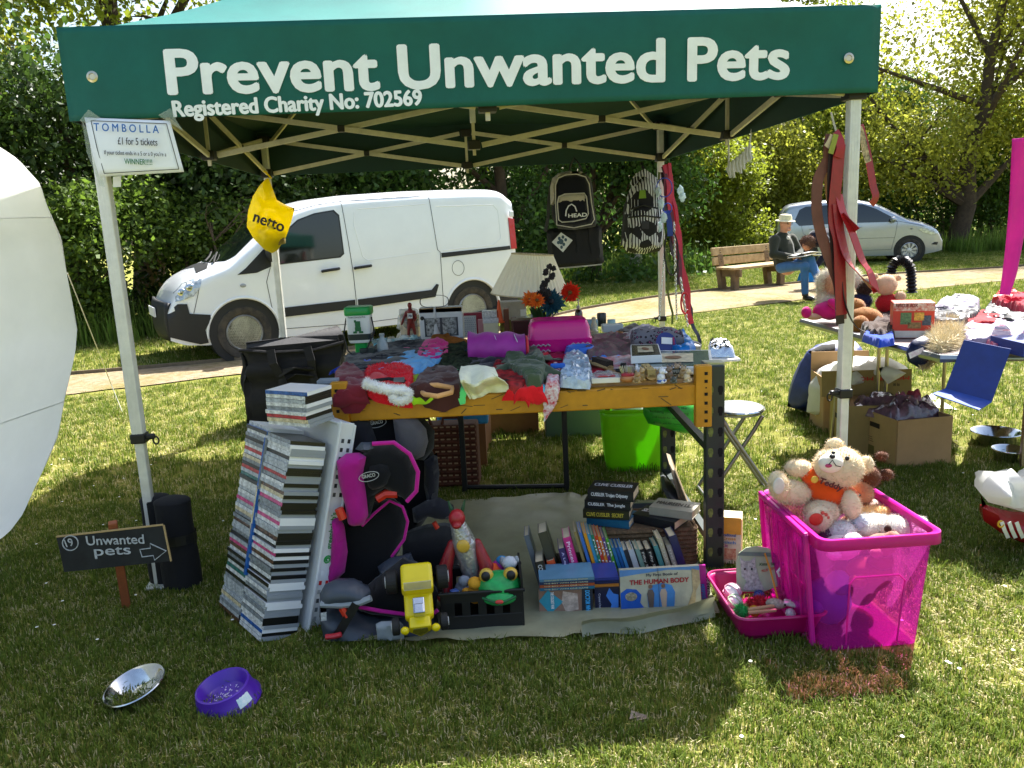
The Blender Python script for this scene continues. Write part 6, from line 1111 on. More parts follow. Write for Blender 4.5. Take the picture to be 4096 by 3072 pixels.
for col,x0,nm in ((0,.10,'near'),(1,.295,'far')):
    n_=52 if col==0 else 53;z=.012
    for i in range(n_):
        s_=rg.choices(list(SP),[9,7,4,1.4,.5,.9,2,2,.6,7])[0];c_=rg.choices(list(CS),[8,4,7,.25,.15,.15])[0]
        dvd(TM@V((x0+rg.uniform(-.004,.004),-.068+rg.uniform(-.004,.005),z)),rot,s_,c_,'%s spine DVD case, %s up the %s column of the tray'%(s_,ORD(i+1),nm),'DVDs stacked in the tray');z+=.0137
SP2=[('blue','white'),('white','black'),('silver','black'),('white','white'),('grey','clear'),('white','white'),('red','black'),('cream','clear'),('white','clear')]
q=TM@V((.11,-.06,.835))
for i,(a,c) in enumerate(reversed(SP2)):
    dvd(V((q.x+rg.uniform(-.004,.004),q.y+rg.uniform(-.004,.004),q.z-.055+i*.0142)),(0,0,R(152)+rg.uniform(-.05,.05)),a,c,'%s %s DVD case, %s from the bottom of the loose pile on top'%(a,c,ORD(i+1)),'loose DVDs on top of the tray')
for i,(lx,lz) in enumerate(((.205,.60),(.208,.42),(.203,.28))):dvd(TM@V((lx,-.06,lz)),(TM.to_3x3()@rotm(ry=R(90))).to_euler(),['blue','cream','blue'][i],'blue' if i else 'clear',['upright blue DVD wedged at the top between the two columns','upright cream case wedged halfway between the two columns','upright blue case wedged low between the two columns'][i],'DVDs wedged between the columns')
# large black soft case by the back left leg
bc=thing('black_case','large black soft travel case standing by the back left leg','suitcase',at(590,905,0));BLKC=mat('#1d1d20',.7,var=.25,vs=12,bump=.6,bs=40,spec=.35);Yc=5.75
b=B();cM=rotm(rz=R(14));n_=40
b.grid(n_,14,lambda u,v:V((-1.64,6.0,0))+cM@V((rr(.38,.19,n_,7)[round(u*n_)%n_][0]*(1-.04*v),rr(.38,.19,n_,7)[round(u*n_)%n_][1]*(1-.25*v),.01+v*.62))+V((noise.noise(V((u*9,v*4,1))),noise.noise(V((u*11,v*5,6))),noise.noise(V((u*8,v*3,9)))*v))*.045+V((0,0,v*.05*math.cos(u*2*PI))),cu=True)
tpv=b.v[-n_:];ct_=sum((V(q) for q in tpv),V((0,0,0)))/n_+V((0,0,.03));b.v+=[tuple(ct_)];b.f+=[(len(b.v)-1-n_+i,len(b.v)-1-n_+(i+1)%n_,len(b.v)-1) for i in range(n_)];b.m+=[0]*n_;b.obj('body',BLKC,bc,world=True,smooth=True)
def cf(x,z,o_=.0):return V((-1.64,6.0,0))+cM@V((x,-.2+z*.06-o_,z))
b=B();b.tube([cf(-.38,.61),cf(-.15,.575),(cf(.15,.57)),cf(.37,.61)],.014,6);b.obj('zip_seam',BLKC,bc,world=True,smooth=True)
for L in ([(-.16,.6),(-.15,.5),(-.10,.38),(-.08,.2)],[(.1,.6),(.12,.5),(.12,.4),(.16,.2)],[(-.12,.42),(0,.46),(.13,.42)],[(-.1,.38),(0,.41),(.12,.37)]):b=B();b.ribbon([cf(x,z,.02+.02*(i%2)) for i,(x,z) in enumerate(L)],.06,.01);b.obj('strap',BLKC,bc,world=True)
# chalk sign on a stake
sgn=thing('chalk_sign','small blackboard arrow sign nailed to a stake in the grass','sign',at(278,1310));CB=mat('#15171a',.7,var=.3,vs=15,col2='#22262a');CH_=mat('#b9bec4',.9,var=.3,vs=80);WOOD=mat('#8a4a26',.7,var=.2,vs=20)
b=B();s0,s1=at(278,1308),at(243,1128,Y=2.86);s0.y=2.93;b.tube([s0-V((0,0,.02)),s1],.022,4);b.obj('stake',WOOD,sgn,world=True,bev=.003)
c_=[at(x,y,Y=2.84) for x,y in ((122,1161),(352,1135),(368,1212),(139,1236))];nv=(c_[1]-c_[0]).cross(c_[3]-c_[0]).normalized();nv=nv if nv.y<0 else-nv
b=B();b._add(c_+[p-nv*.012 for p in c_],[(0,1,2,3),(7,6,5,4)]+[(i,i+4,(i+1)%4+4,(i+1)%4) for i in range(4)]);bd=b.obj('board',CB,sgn,world=True);b=B();b.tube([c_[0]+V((0,0,.003)),c_[1]+V((0,0,.003))],.004,4);b.tube([c_[1]+V((.003,0,0)),c_[2]+V((.003,0,0))],.004,4);b.obj('edge',mat('#b59a6c',.8),bd,world=True)
ex_=(c_[1]-c_[0]).normalized();ey_=(c_[0]-c_[3]).normalized()
def chalk(pxs,closed=False,r_=.0022):b=B();b.tube([atp(x,y,c_[0]+nv*.003,nv) for x,y in pxs],r_,4,closed=closed);return b.obj('chalk_line',CH_,bd,world=True)
chalk([(152+17*math.cos(a),1173+16*math.sin(a)) for a in [i*PI/9 for i in range(18)]],True);chalk([(302,1187),(325,1184),(324,1174),(359,1190),(334,1210),(331,1200),(307,1203)],True)
def ctext(s,x,y,x1,h):a,c=atp(x,y,c_[0]+nv*.004,nv),atp(x1,y-4,c_[0]+nv*.004,nv);txt(s,bd,CH_,frame(a,c-a,ey_),w=(c-a).length,h=h,bold=.02,world=True)
ctext('19',144,1182,160,.03);ctext('Unwanted',188,1178,312,.036);ctext('pets',206,1207,284,.042)
# weight bag round the front left leg
wb_=thing('weight_bag','black fabric leg weight strapped to the front left leg','weight bag',at(385,1280));NBK=mat('#0c0d13',.85,var=.3,vs=15,bump=.5,bs=60)
for px,py,k in ((388,1276,1.),(352,1268,.85)):
    p=at(px,py);p.z=0;b=B();b.grid(20,12,lambda u,v:p+V((math.cos(u*2*PI)*.075*k*(1+.06*math.sin(u*12+v*5)),.0+math.sin(u*2*PI)*.062*k+.04,.0+v*.37*(1-.0)) ),cu=True);b.ell(p+V((0,.04,.37)),(.075*k,.062*k,.022));b.obj('pouch',NBK,wb_,world=True,smooth=True)
p=at(388,1276);b=B();b.grid(24,3,lambda u,v:p+V((math.cos(u*2*PI)*.079,.04+math.sin(u*2*PI)*.066,.2+v*.04)),cu=True);b.obj('strap',BLACK,wb_,world=True)
# bowls on the grass
sb=thing('dog_bowl','tilted shiny steel dog bowl on the grass in front','bowl',at(305,1510),rot=(R(9),R(-11),0));STL=mat('#c4c6c8',.14,metal=1,var=.15,vs=25)
b=B();b.lathe([(.0,.004),(.062,.004),(.066,.008),(.083,.05),(.092,.054),(.094,.051),(.092,.047),(.084,.042),(.078,.0),(.05,-.002),(.0,-.001)],c=(0,0,.006),n=48);b.obj('bowl',STL,sb,smooth=True);b=B()
for i in range(26):a=rg.uniform(-2.4,.3);r_=rg.uniform(.02,.055);b.ell((r_*math.cos(a),r_*math.sin(a),.013),(.004,.003,.0015))
o=b.obj('crumbs',mat('#e8e6dc',.5),sb);tag(o,kind='stuff')
pu=thing('dog_bowl','purple plastic dog bowl with a white sticker on the grass','bowl',at(493,1515),rot=(R(7),R(-9),R(10)));PL=mat('#4a1f9c',.35,var=.08,vs=8)
b=B();b.lathe([(.0,.022),(.058,.022),(.062,.026),(.072,.06),(.076,.064),(.082,.062),(.092,.02),(.103,.006),(.103,.0),(.095,.0),(.088,.012),(.0,.012)],n=48);b.obj('bowl',PL,pu,smooth=True);b=B();b.grid(8,4,lambda u,v:((.0955-.011*v)*math.cos(-1.0+u*.5),(.0955-.011*v)*math.sin(-1.0+u*.5),.018+v*.032));b.obj('sticker',mat('#b9d6dc',.4,col2='#e8eceb',vs=60),pu);b=B()
for i in range(70):a=rg.uniform(0,6.28);r_=rg.uniform(0,.05);b.box((r_*math.cos(a),r_*math.sin(a),.0235),(.006,.002,.001),rotm(rz=rg.uniform(0,3)))
o=b.obj('scratches',mat('#c9bfe0',.4),pu);tag(o,kind='stuff')
# ================================================================ tarpaulin and things under the rack
TARP=mat('#99997c',.35,var=.2,vs=5,bump=.5,bs=14,spec=.5,tl=.15);tb=at(1210,1068);te=[(-.70,2.56),(-.3,2.53),(.1,2.51),(.45,2.56),(.70,2.62),(.74,3.2),(.70,3.8),(.2,4.02),(-.35,3.95),(-.62,3.6),(-.68,3.0)]
vs2,fc,ds=fill2d([V(p) for p in te],.035);b=B();b._add([(p.x,p.y,.012+.012*abs(noise.noise(V((p.x*5,p.y*5,1))))+.010*max(0,1-d/.05)*abs(noise.noise(V((p.x*9,p.y*9,4))))*2) for p,d in zip(vs2,ds)],fc)
fr=[(.2+.48*i/14,2.505+.09*(i/14)**1.5) for i in range(15)];b.grid(15,5,lambda u,v:V((fr[round(u*14)][0],fr[round(u*14)][1]+.03*math.sin(v*PI)+.012*math.sin(u*9),.014+v*(.055+.02*u)+.006*math.sin(u*13+v))))
b.one('tarpaulin',TARP,'translucent sage plastic sheet spread under the rack table','tarpaulin',smooth=True)
# ---- child car seats, facing right
def seat_parts(t,K,L):                           # L: name, outline, depth, thickness, material, edge, bulge
    for nm,ol,Y,th_,m_,e_ in L:
        q=flat_puff('b',[(432+x*.9307,540+y*.9307) for x,y in ol],Y,th_,m_,edge=e_,step=.014,nz=.06);q.v=[(a,b_,max(c,.016)) for a,b_,c in q.v];q.obj(nm,m_,t,world=True,smooth=True)
def seat_line(t,nm,L,Y,r_,m_):b=B();b.tube([at(432+x*.9307,540+y*.9307,Y=Y) for x,y in L],r_,7);b.obj(nm,m_,t,world=True,smooth=True)
def seat_logo(t,x,y,Y):o=at(432+x*.9307,540+y*.9307,Y=Y);txt('GRACO',t,LG,frame(o+V((-.024,0,-.007)),(1,0,.15),(0,0,1)),w=.048,h=.013,bold=.03,world=True);b=B();b.tube([o+V((.036*math.cos(a),0,.017*math.sin(a)+.006*math.cos(a))) for a in [k*PI/12 for k in range(24)]],.0013,4,closed=True);b.obj('logo_ring',LG,t,world=True)
LG=mat('#b4b6b8',.5);KB=cloth('#0c0d11');KP1=cloth('#a3147c');KP2=cloth('#c21c90');KG=cloth('#5a575c');KS=plast('#39414c',.45);KL=plast('#878f96',.4);KR=plast('#c8321c',.4);KD_=cloth('#1f1f27')
sB=thing('child_seat','grey and black child car seat at the back under the table','car seat',at(930,1215))
seat_parts(sB,0,[('backrest',[(470,440),(530,450),(552,490),(552,560),(535,610),(500,660),(440,680),(400,600),(400,500)],3.16,.16,KB,.06),('headrest',[(355,395),(400,378),(480,372),(520,390),(545,420),(543,460),(520,490),(480,480),(420,470),(370,460)],3.10,.14,KB,.05),('head_wing',[(338,415),(348,395),(372,385),(395,400),(410,440),(392,475),(345,478),(337,450)],3.02,.12,KD_,.04),('head_wing',[(447,388),(470,384),(505,392),(525,415),(530,445),(520,478),(500,487),(470,474),(455,445)],3.01,.09,KG,.035),('side_bolster',[(520,490),(550,470),(556,520),(552,575),(530,600),(520,550)],3.08,.10,KD_,.03),('armrest',[(492,600),(520,584),(555,574),(588,592),(592,612),(575,626),(530,618),(497,640)],2.98,.10,KD_,.03),('cushion',[(470,660),(520,645),(570,640),(612,655),(618,690),(600,730),(540,745),(470,740)],2.98,.24,KB,.06),('base',[(470,720),(540,735),(600,720),(595,770),(530,790),(470,785)],3.02,.26,KS,.05)])
seat_line(sB,'belt_guide',[(543,632),(551,646)],2.95,.010,KR);seat_logo(sB,411,402,3.025)
sA=thing('child_seat','pink and black child car seat at the front under the table','car seat',at(820,1370))
seat_parts(sA,0,[('backrest',[(318,640),(345,600),(400,585),(450,578),(480,605),(482,650),(462,700),(430,745),(400,790),(320,790),(312,700)],2.90,.14,KB,.05),('headrest',[(372,478),(400,455),(445,450),(482,472),(503,512),(500,560),(480,582),(458,566),(430,552),(408,570),(392,632),(370,600)],2.83,.12,KB,.045),('head_pad',[(392,500),(415,490),(440,495),(448,515),(436,545),(410,556),(392,560),(385,530)],2.78,.06,KB,.03),('head_wing',[(317,490),(340,472),(370,470),(386,480),(378,520),(385,560),(391,615),(380,638),(345,643),(336,590),(322,540)],2.77,.09,KP1,.035),('side_bolster',[(305,625),(318,612),(335,640),(343,700),(336,748),(300,782),(286,778),(303,700)],2.77,.09,KP1,.03),('release_handle',[(360,462),(374,446),(398,446),(404,460),(385,472)],2.78,.05,KS,.02),
    ('cushion',[(350,815),(400,770),(470,715),(530,750),(553,800),(545,845),(480,842),(400,832)],2.74,.20,KB,.05),('inner_arm',[(412,735),(440,715),(490,705),(500,730),(470,745),(420,760)],2.80,.10,KS,.03),('base',[(278,825),(300,815),(340,822),(372,845),(420,858),(490,852),(545,838),(553,862),(520,888),(470,903),(400,908),(320,900),(288,884)],2.66,.22,KS,.06),('armrest',[(278,798),(290,776),(320,766),(362,768),(395,788),(398,808),(378,816),(340,814),(300,824),(278,818)],2.60,.12,KS,.035),('cup_drawer',[(408,868),(420,862),(462,860),(472,870),(474,902),(440,908),(412,906)],2.545,.03,KL,.012),('label',[(279,822),(293,820),(294,860),(281,862)],2.545,.004,mat('#c9cdd0',.5,col2='#8a8f94',vs=90),.002)])
seat_line(sA,'piping',[(400,450),(450,447),(487,474),(506,515),(502,560),(480,584)],2.78,.008,KP2);seat_line(sA,'piping',[(376,640),(404,612),(440,582),(470,596),(482,630),(474,672),(445,712)],2.83,.006,KP2);seat_line(sA,'piping',[(366,828),(420,838),(480,846),(530,852),(552,836)],2.60,.007,KP2);seat_line(sA,'grey_strip',[(280,822),(330,824),(372,818),(397,808)],2.55,.012,KL)
seat_line(sA,'shoulder_guide',[(412,578),(432,566),(458,566)],2.79,.016,KR);seat_line(sA,'shoulder_guide',[(322,600),(332,624)],2.73,.016,KR);seat_line(sA,'belt_guide',[(330,830),(342,850)],2.55,.014,KR);seat_logo(sA,392,526,2.735)
b=B();b.ribbon([at(432+x*.9307,540+y*.9307,Y=2.54) for x,y in ((362,822),(345,850),(325,885),(312,900))],.03,.004);b.obj('belt_strap',BLACK,sA,world=True);seat_line(sA,'red_pull',[(292,898),(312,896),(328,892)],2.52,.009,plast('#b0202c',.4))
# ---- yellow toy hot rod on the seat
tcr=thing('toy_car','yellow toy hot rod with black wheels leaning on the pink seat','toy',at(905,1312,.12),R(8),rot=(R(38),0,R(8)));tcr.scale=(1.15,1.15,1.15);YP_=plast('#e0c80c',.25)
b=B();b.box((0,.02,.035),(.085,.15,.04));b.box((0,.06,.065),(.095,.09,.05));b.obj('body',YP_,tcr,bev=.012,seg=3);b=B();b.prism([(-.03,.05),(.03,.05),(.034,.02),(.0,-.02),(-.034,.02)],-.085,-.05);b.obj('grille_shell',YP_,tcr,bev=.004);b=B();b.prism([(-.02,.042),(.02,.042),(.023,.02),(.0,-.006),(-.023,.02)],-.0875,-.085);b.obj('grille',mat('#7a7420',.4,var=.5,vs=200),tcr)
for s_ in (-1,1):
    for y,r_,w2 in ((-.06,.026,.022),(.08,.036,.034)):b=B();b.cyl((s_*(.06),y,r_-.01),(s_*(.06+w2),y,r_-.01),r_,n=22);wl_=b.obj('wheel',mat('#141414',.7),tcr,bev=.004);b=B();b.cyl((s_*(.0605+w2),y,r_-.01),(s_*(.063+w2),y,r_-.01),r_*.5,n=16);b.obj('hub',plast('#c9c9c4',.25),wl_)
    b=B();b.ell((s_*.045,-.085,.035),(.013,.012,.013));b.obj('headlamp',YP_,tcr,smooth=True)
b=B();b.box((0,-.03,.065),(.034,.05,.03));b.box((0,-.045,.085),(.028,.03,.012));b.obj('engine',metal('#c4c6c8',.2),tcr,bev=.003);B().box((0,.018,.105),(.08,.004,.03),rotm(rx=-.3)).obj('windscreen',mat('#c9c4a8',.1,alpha=.5),tcr)
# ---- black crate of toys
kr=thing('toy_crate','black plastic folding crate full of small toys','crate',(-.145,2.72,.014),R(2));KW,KD,KH=.285,.22,.135;KP_=plast('#101114',.45)
B().box((0,0,.004),(KW,KD,.008)).obj('floor',KP_,kr)
for s_ in (-1,1):
    w_=B();
    for x in (-.42,-.2,0,.2,.42):w_.box((x*KW,s_*KD/2,KH*.45),(.03 if abs(x)<.4 else .045,.008,KH*.6))
    w_.box((0,s_*KD/2,.025),(KW-.004,.009,.05));w_.box((0,s_*KD/2,KH-.018),(KW-.002,.0095,.036));w_.obj('long_wall',KP_,kr,bev=.002)
    w_=B();w_.box((s_*KW/2,0,KH*.5+.01),(.008,KD+.006,KH*(1.0 if s_<0 else 1.5)));w_.obj('end_wall',KP_,kr,bev=.002);B().box((0,s_*(KD/2+.004),KH),(KW+.02,.012,.012)).obj('rim',KP_,kr,bev=.003)
kp=V((-.145,2.72,.014))
def toy(name,lab,c,parts,m_=None):               # parts: list of (ellipsoid centre, radii, colour)
    t=thing(name,lab,'toy',kp+V(c)+V((0,0,.015)),group='toys in the black crate');t.scale=(1.3,1.3,1.25)
    for i,(q,r_,col,nm) in enumerate(parts):b=B();b.ell(q,r_,nz=.12);b.obj(nm,mat(col,.8,var=.2,vs=40,bump=.5,bs=150),t,smooth=True)
    return t
fg=thing('frog_toy','green moulded frog head with big eyes in the crate','toy',kp+V((.065,-.055,.09)),group='toys in the black crate');fg.scale=(1.3,1.3,1.3);FG=mat('#1c9a4c',.4,var=.3,vs=30);b=B();b.ell((0,0,.03),(.062,.05,.042));b.ell((0,-.03,.012),(.05,.03,.022));b.obj('head',FG,fg,smooth=True);b=B();b.tube([(-.045,-.045,.018),(0,-.065,.008),(.045,-.045,.018)],.004,6);b.obj('mouth',mat('#0f5a2c',.5),fg);b=B();b.ell((0,-.062,.012),(.012,.006,.006));b.obj('tongue',mat('#c0342c',.4),fg)
for s_ in (-1,1):b=B();b.ell((s_*.033,-.012,.068),(.02,.018,.02));e_=b.obj('eye',mat('#c9a63c',.3),fg,smooth=True);b=B();b.ell((s_*.034,-.024,.07),(.013,.009,.014));b.obj('pupil',BLACK,e_,smooth=True)
dr=thing('robot_dragon','red and silver armoured dragon toy standing in the crate','toy',kp+V((-.055,.03,.05)),group='toys in the black crate');dr.scale=(1.5,1.5,1.4);b=B();limb(b,[V((.02,0,.0)),V((.01,0,.08)),V((0,0,.15)),V((-.012,0,.2))],[.016,.024,.03,.02]);b.obj('body',mat('#a4a6a8',.3,metal=.6,var=.3,vs=60,bump=.8,bs=120),dr,smooth=True)
for s_ in (-1,1):
    b=B();limb(b,[V((s_*.03,0,.15)),V((s_*.05,-.01,.09)),V((s_*.05,-.02,.03)),V((s_*.06,-.035,.02))],[.012,.018,.016,.012]);b.obj('arm',mat('#8e1620',.4,var=.3,vs=50),dr,smooth=True);b=B();b.tube([(s_*.012-.014,.01,.235),(s_*.02-.014,.01,.265)],[.006,.002],6);b.obj('horn',mat('#1f4a2c',.4),dr)
b=B();b.ell((-.014,-.01,.225),(.02,.022,.024));b.ell((-.014,-.03,.215),(.012,.016,.010));b.obj('head',mat('#9c1a22',.4,var=.3),dr,smooth=True);b=B();b.ell((-.002,-.028,.155),(.016,.006,.018));b.obj('chest_badge',mat('#c9a23c',.3),dr,smooth=True)
toy('troll_doll','orange haired troll doll in the crate',(.03,.03,.09),[((0,0,.0),(.022,.02,.026),'#b98a6a','body'),((0,0,.03),(.034,.026,.03),'#d9501a','hair')]);toy('plush_toy','orange and yellow plush animal at the front of the crate',(-.02,-.06,.09),[((0,0,.0),(.025,.02,.03),'#c98a14','body'),((0,-.005,.035),(.02,.018,.018),'#d0961c','head'),((-.025,-.01,.012),(.012,.01,.012),'#c98a14','paw'),((.025,-.01,.012),(.012,.01,.012),'#c98a14','paw')]);toy('plush_dog','grey and white plush puppy at the right of the crate',(.105,.04,.11),[((0,0,.0),(.024,.022,.03),'#b4b8bc','body'),((0,-.005,.04),(.022,.02,.02),'#c2c6ca','head'),((-.02,0,.045),(.008,.008,.014),'#8f959a','ear'),((.02,0,.045),(.008,.008,.014),'#8f959a','ear')]);toy('plush_bird','magenta and blue plush bird with a white tag',(.06,.06,.11),[((0,0,.01),(.022,.02,.03),'#b82c9a','body'),((.012,0,.04),(.016,.014,.014),'#2c8ac2','head')]);toy('plush_cat','white and tan plush cat behind the orange troll',(.0,.055,.1),[((0,0,.0),(.022,.02,.03),'#c9bcae','body'),((0,-.005,.036),(.018,.016,.016),'#b99a80','head')])
toy('plush_mouse','grey plush mouse beside the dragon toy',(-.06,-.02,.09),[((0,0,.0),(.03,.026,.028),'#6f7684','body'),((0,-.01,.03),(.018,.016,.016),'#7d8490','head')])
tt=thing('toy_truck','small yellow and blue toy truck at the front left of the crate','toy',kp+V((-.10,-.07,.085)),.5,group='toys in the black crate');B().box((0,0,.015),(.06,.028,.026)).obj('body',plast('#c9a018',.4),tt,bev=.004);B().box((.005,0,.034),(.03,.026,.016)).obj('cab',plast('#3c5a9a',.4),tt,bev=.004)
for x in (-.02,.02):
    for s_ in (-1,1):b=B();b.cyl((x,s_*.013,.002),(x,s_*.02,.002),.010,n=14);b.obj('wheel',BLACK,tt)
# ---- books
GBK='books under the table'
def book(name,lab,c,X,Z,w_,d,t_,cov,pages=True,title=None,tcol='#d8d8d4',group=GBK,spinetitle=None,cover=None):
    """w_ along X (spine length), d depth along Y, t_ thickness along Z; spine on the -Y side"""
    o=oriented(name,lab,'book',c,X,Z,group);m_=mat(cov,.35,var=.12,vs=20,spec=.5)
    b=B();b.box((0,0,t_-.0015),(w_,d,.003));b.box((0,0,.0015),(w_,d,.003));b.box((0,-d/2+.0015,t_/2),(w_,.003,t_-.004));b.obj('cover',m_,o)
    B().box((0,.003,t_/2),(w_-.006,d-.008,t_-.006)).obj('pages',mat('#cbbd9c',.9,var=.15,vs=6),o)
    if spinetitle:txt(spinetitle,o,mat(tcol,.5),frame((w_*.42,-d/2-.001,t_*.74),(-1,0,0),(0,0,-1)) if abs(X[2])>.5 else frame((-w_*.42,-d/2-.001,t_*.28),(1,0,0),(0,0,1)),w=w_*.8,h=t_*.45,bold=.03)
    if title:txt(title,o,mat(tcol,.5),frame((-w_*.42,-d*.1,t_+.001),(1,0,0),(0,1,0)),w=w_*.84,h=d*.28,bold=.03)
    return o
def tw(x,y,z):return at(x,y,z)
bas=thing('seagrass_basket','low woven seagrass basket lid holding paperbacks','basket',(.53,3.17,.012));SG=mat('#6a5238',.9,var=.4,vs=50,bump=1.5,bs=120)
for i in range(9):b=B();b.tube([V((.53,3.17,.022+i*.018))+V((x,y,0)) for x,y in rr(.19,.12,40,7)],.0105,6,closed=True);b.obj('woven_ring',SG,bas,world=True,smooth=True)
B().box((.53,3.17,.17),(.36,.22,.012)).obj('top',SG,bas,world=True,bev=.006)
bz=.178
for i,(dx,dy,a,w_,d,t_,c,ti,tc_,lab) in enumerate([(-.11,.0,-24,.18,.13,.032,'#1c5a7a',None,'','blue and teal paperback at the bottom of the left pile'),(-.125,.0,-16,.19,.125,.036,'#2c2a16','CLIVE CUSSLER  SECRET','#c9b43c','black and gold thriller paperback second in the left pile'),(-.115,.01,-18,.19,.125,.036,'#14161c','CUSSLER  The Jungle','#d8dade','black thriller paperback with white spine lettering third in the pile'),(-.10,.01,-20,.19,.125,.042,'#171a22','CUSSLER Trojan Odyssey','#d8dade','black thriller paperback topping the left pile')]):
    zz=bz+sum((.034,.037,.037,.043)[:i]);book('paperback',lab,(.50+dx,3.15+dy,zz),(math.cos(R(a)),math.sin(R(a)),0),(0,0,1),w_,d,t_,c,spinetitle=ti,tcol=tc_ or '#fff',title='CLIVE CUSSLER' if i==3 else None)
book('paperback','black thriller paperback under the pale novel on the basket',(.585,3.12,bz),(math.cos(R(-38)),math.sin(R(-38)),0),(0,0,1),.19,.125,.036,'#15151a',title='SILENT SCREAM',tcol='#d8d8d8');book('paperback','pale grey novel lying on the black thriller on the basket',(.645,3.115,bz+.038),(math.cos(R(-30)),math.sin(R(-30)),0),(0,0,1),.18,.12,.034,'#8f8b7e',title='MAUREEN LEE',tcol='#2a2620')
# standing row: local X up, spine faces the camera; lean to the left
def stand(name,lab,px,col,h,t_,dep=.15,lean=12,y=2.90,title=None,tcol='#e0e0dc',yaw=0,z=.014):
    x=at(px,1290,Y=y).x;L_=R(lean);X=V((-math.sin(L_),.12,math.cos(L_)));Z=V((math.cos(L_),.0,math.sin(L_)));Z=-(rotm(rz=R(yaw))@Z)
    o=book(name,lab,V((x,y,z))+X*h/2,X,Z,h,dep,t_,col,spinetitle=title,tcol=tcol);return o
stand('hardback','pale grey slab of a photo frame at the left of the book row',1178,'#5a646e',.22,.02,lean=14,y=2.95)
stand('hardback','black hardback with white title at the left of the row',1196,'#1a1618',.16,.034,lean=12,y=2.84,title='CONN IGGULDEN',tcol='#c9c9c4');stand('hardback','thick black hardback with an orange band across it',1222,'#35352c',.245,.036,lean=15,y=2.92);stand('hardback','orange band dust jacket in front of the black hardback',1220,'#d8501a',.14,.03,lean=15,y=2.895)
stand('hardback','dark purple hardback beside the pink one',1246,'#2a1a5a',.19,.024,lean=13,y=2.88,title='A Legendary tale',tcol='#b8b0d8');stand('hardback','bright pink hardback with white ornaments',1264,'#c21c7c',.225,.03,lean=13,y=2.9,title='Princess stories',tcol='#f0d0e4')
for i,(px,c,lab) in enumerate([(1280,'#8a7a4c','olive spined annual right of the pink hardback'),(1290,'#2f6ab8','pale blue thin children\'s hardback'),(1299,'#d8901c','amber thin children\'s hardback'),(1306,'#2a8ab0','turquoise thin children\'s hardback'),(1313,'#1c7a5a','green thin children\'s hardback'),(1320,'#c2321c','red thin children\'s hardback'),(1327,'#d8801c','orange thin children\'s hardback'),(1334,'#5a2c7a','violet thin children\'s hardback'),(1341,'#4a9a2c','leaf green thin children\'s hardback')]):stand('annual',lab,px,c,.235-.004*i,.0115,lean=14,y=2.93,dep=.17,title='MR MEN' if i>3 else None)
for i,(px,c,h,t_,lab,ti) in enumerate([(1352,'#2c78b4',.13,.012,'sky blue thin book leaning in the right row',None),(1360,'#1a5a9a',.13,.012,'mid blue thin book leaning in the right row',None),(1368,'#4a90c4',.13,.012,'pale blue thin book leaning in the right row',None),(1378,'#2a2c34',.12,.02,'charcoal paperback left of the white one',None),(1390,'#b9bec0',.12,.022,'white paperback with a leaf picture',None),(1402,'#7a9a8a',.12,.016,'sage green paperback right of the white one',None),(1413,'#15171a',.12,.024,'black paperback, left one of the pair','Fifty Shades'),(1428,'#15171a',.12,.024,'black paperback, right one of the pair','Fifty Shades'),(1443,'#4c8a86',.13,.018,'teal paperback right of the black pair',None),(1456,'#b4ad8c',.16,.018,'tall cream paperback with a heart on its spine','A STREETCAT'),(1470,'#9a9486',.13,.018,'grey striped paperback near the post','THE BODY'),(1488,'#1c2250',.17,.03,'large navy book with a white cover beside the post',None)]):stand('paperback',lab,px,c,h+.03,t_,lean=16,y=2.93,dep=.13,title=ti,tcol='#d8d4c0')
b=B();b.box((.325,2.94,.05),(.5,.22,.085));b.one('book_box',mat('#3a3228',.8),'low dark box packed with the leaning books','box',bev=.004)
def cover(name,lab,px,Y,th_,col,tilt=.12):
    P=[at(x,y,Y=Y+(tilt*.12 if i<2 else 0)) for i,(x,y) in enumerate(px)];t=thing(name,lab,'book',(P[2]+P[3])/2,group=GBK);nv_=(P[1]-P[0]).cross(P[3]-P[0]).normalized();nv_=nv_ if nv_.y<0 else-nv_
    b=B();b._add(P+[p-nv_*th_ for p in P],[(0,1,2,3),(7,6,5,4)]+[(i,i+4,(i+1)%4+4,(i+1)%4) for i in range(4)]);c=b.obj('cover',mat(col,.3,var=.15,vs=18,spec=.5),t,world=True)
    def on(u,v,o_=.0015):return P[0].lerp(P[1],u).lerp(P[3].lerp(P[2],u),v)+nv_*o_
    return t,c,on,(P[1]-P[0]).normalized(),(P[0]-P[3]).normalized()
def patch(on,uv,m_,par,nm='print',o_=.0015):b=B();b.poly([on(u,v,o_) for u,v in uv]);return b.obj(nm,m_,par,world=True)
t,c,on,ex_,ey_=cover('picture_book','large pale children\'s book about the human body at the front',[(1338,1232),(1510,1222),(1516,1310),(1342,1322)],2.70,.02,'#b9b6a0')
patch(on,[(0,0),(1,0),(1,.1),(.6,.05),(.2,.12),(0,.16)],mat('#5a8ac0',.4),c);patch(on,[(.0,.55),(.08,.45),(.2,.48),(.26,.62),(.24,.8),(.3,.97),(0,.97)],mat('#1a5ab8',.4),c,'blue_head');patch(on,[(.34,.97),(.33,.6),(.40,.4),(.52,.36),(.64,.42),(.68,.6),(.66,.97)],mat('#4a88c4',.4),c,'blue_arch')
for u0,m_ in ((.37,'#6a5a50'),(.53,'#c2a890')):patch(on,[(u0-.02,.97),(u0-.04,.6),(u0-.02,.5),(u0+.03,.5),(u0+.05,.6),(u0+.03,.97)],mat(m_,.5),c,'printed_figure',.003);b=B();b.T=frame(on(u0+.005,.43,.003),ex_,ey_);b.lathe([(0,.0),(.008,.0)],n=12);b.obj('printed_head',mat('#b08a70',.5),c,world=True)
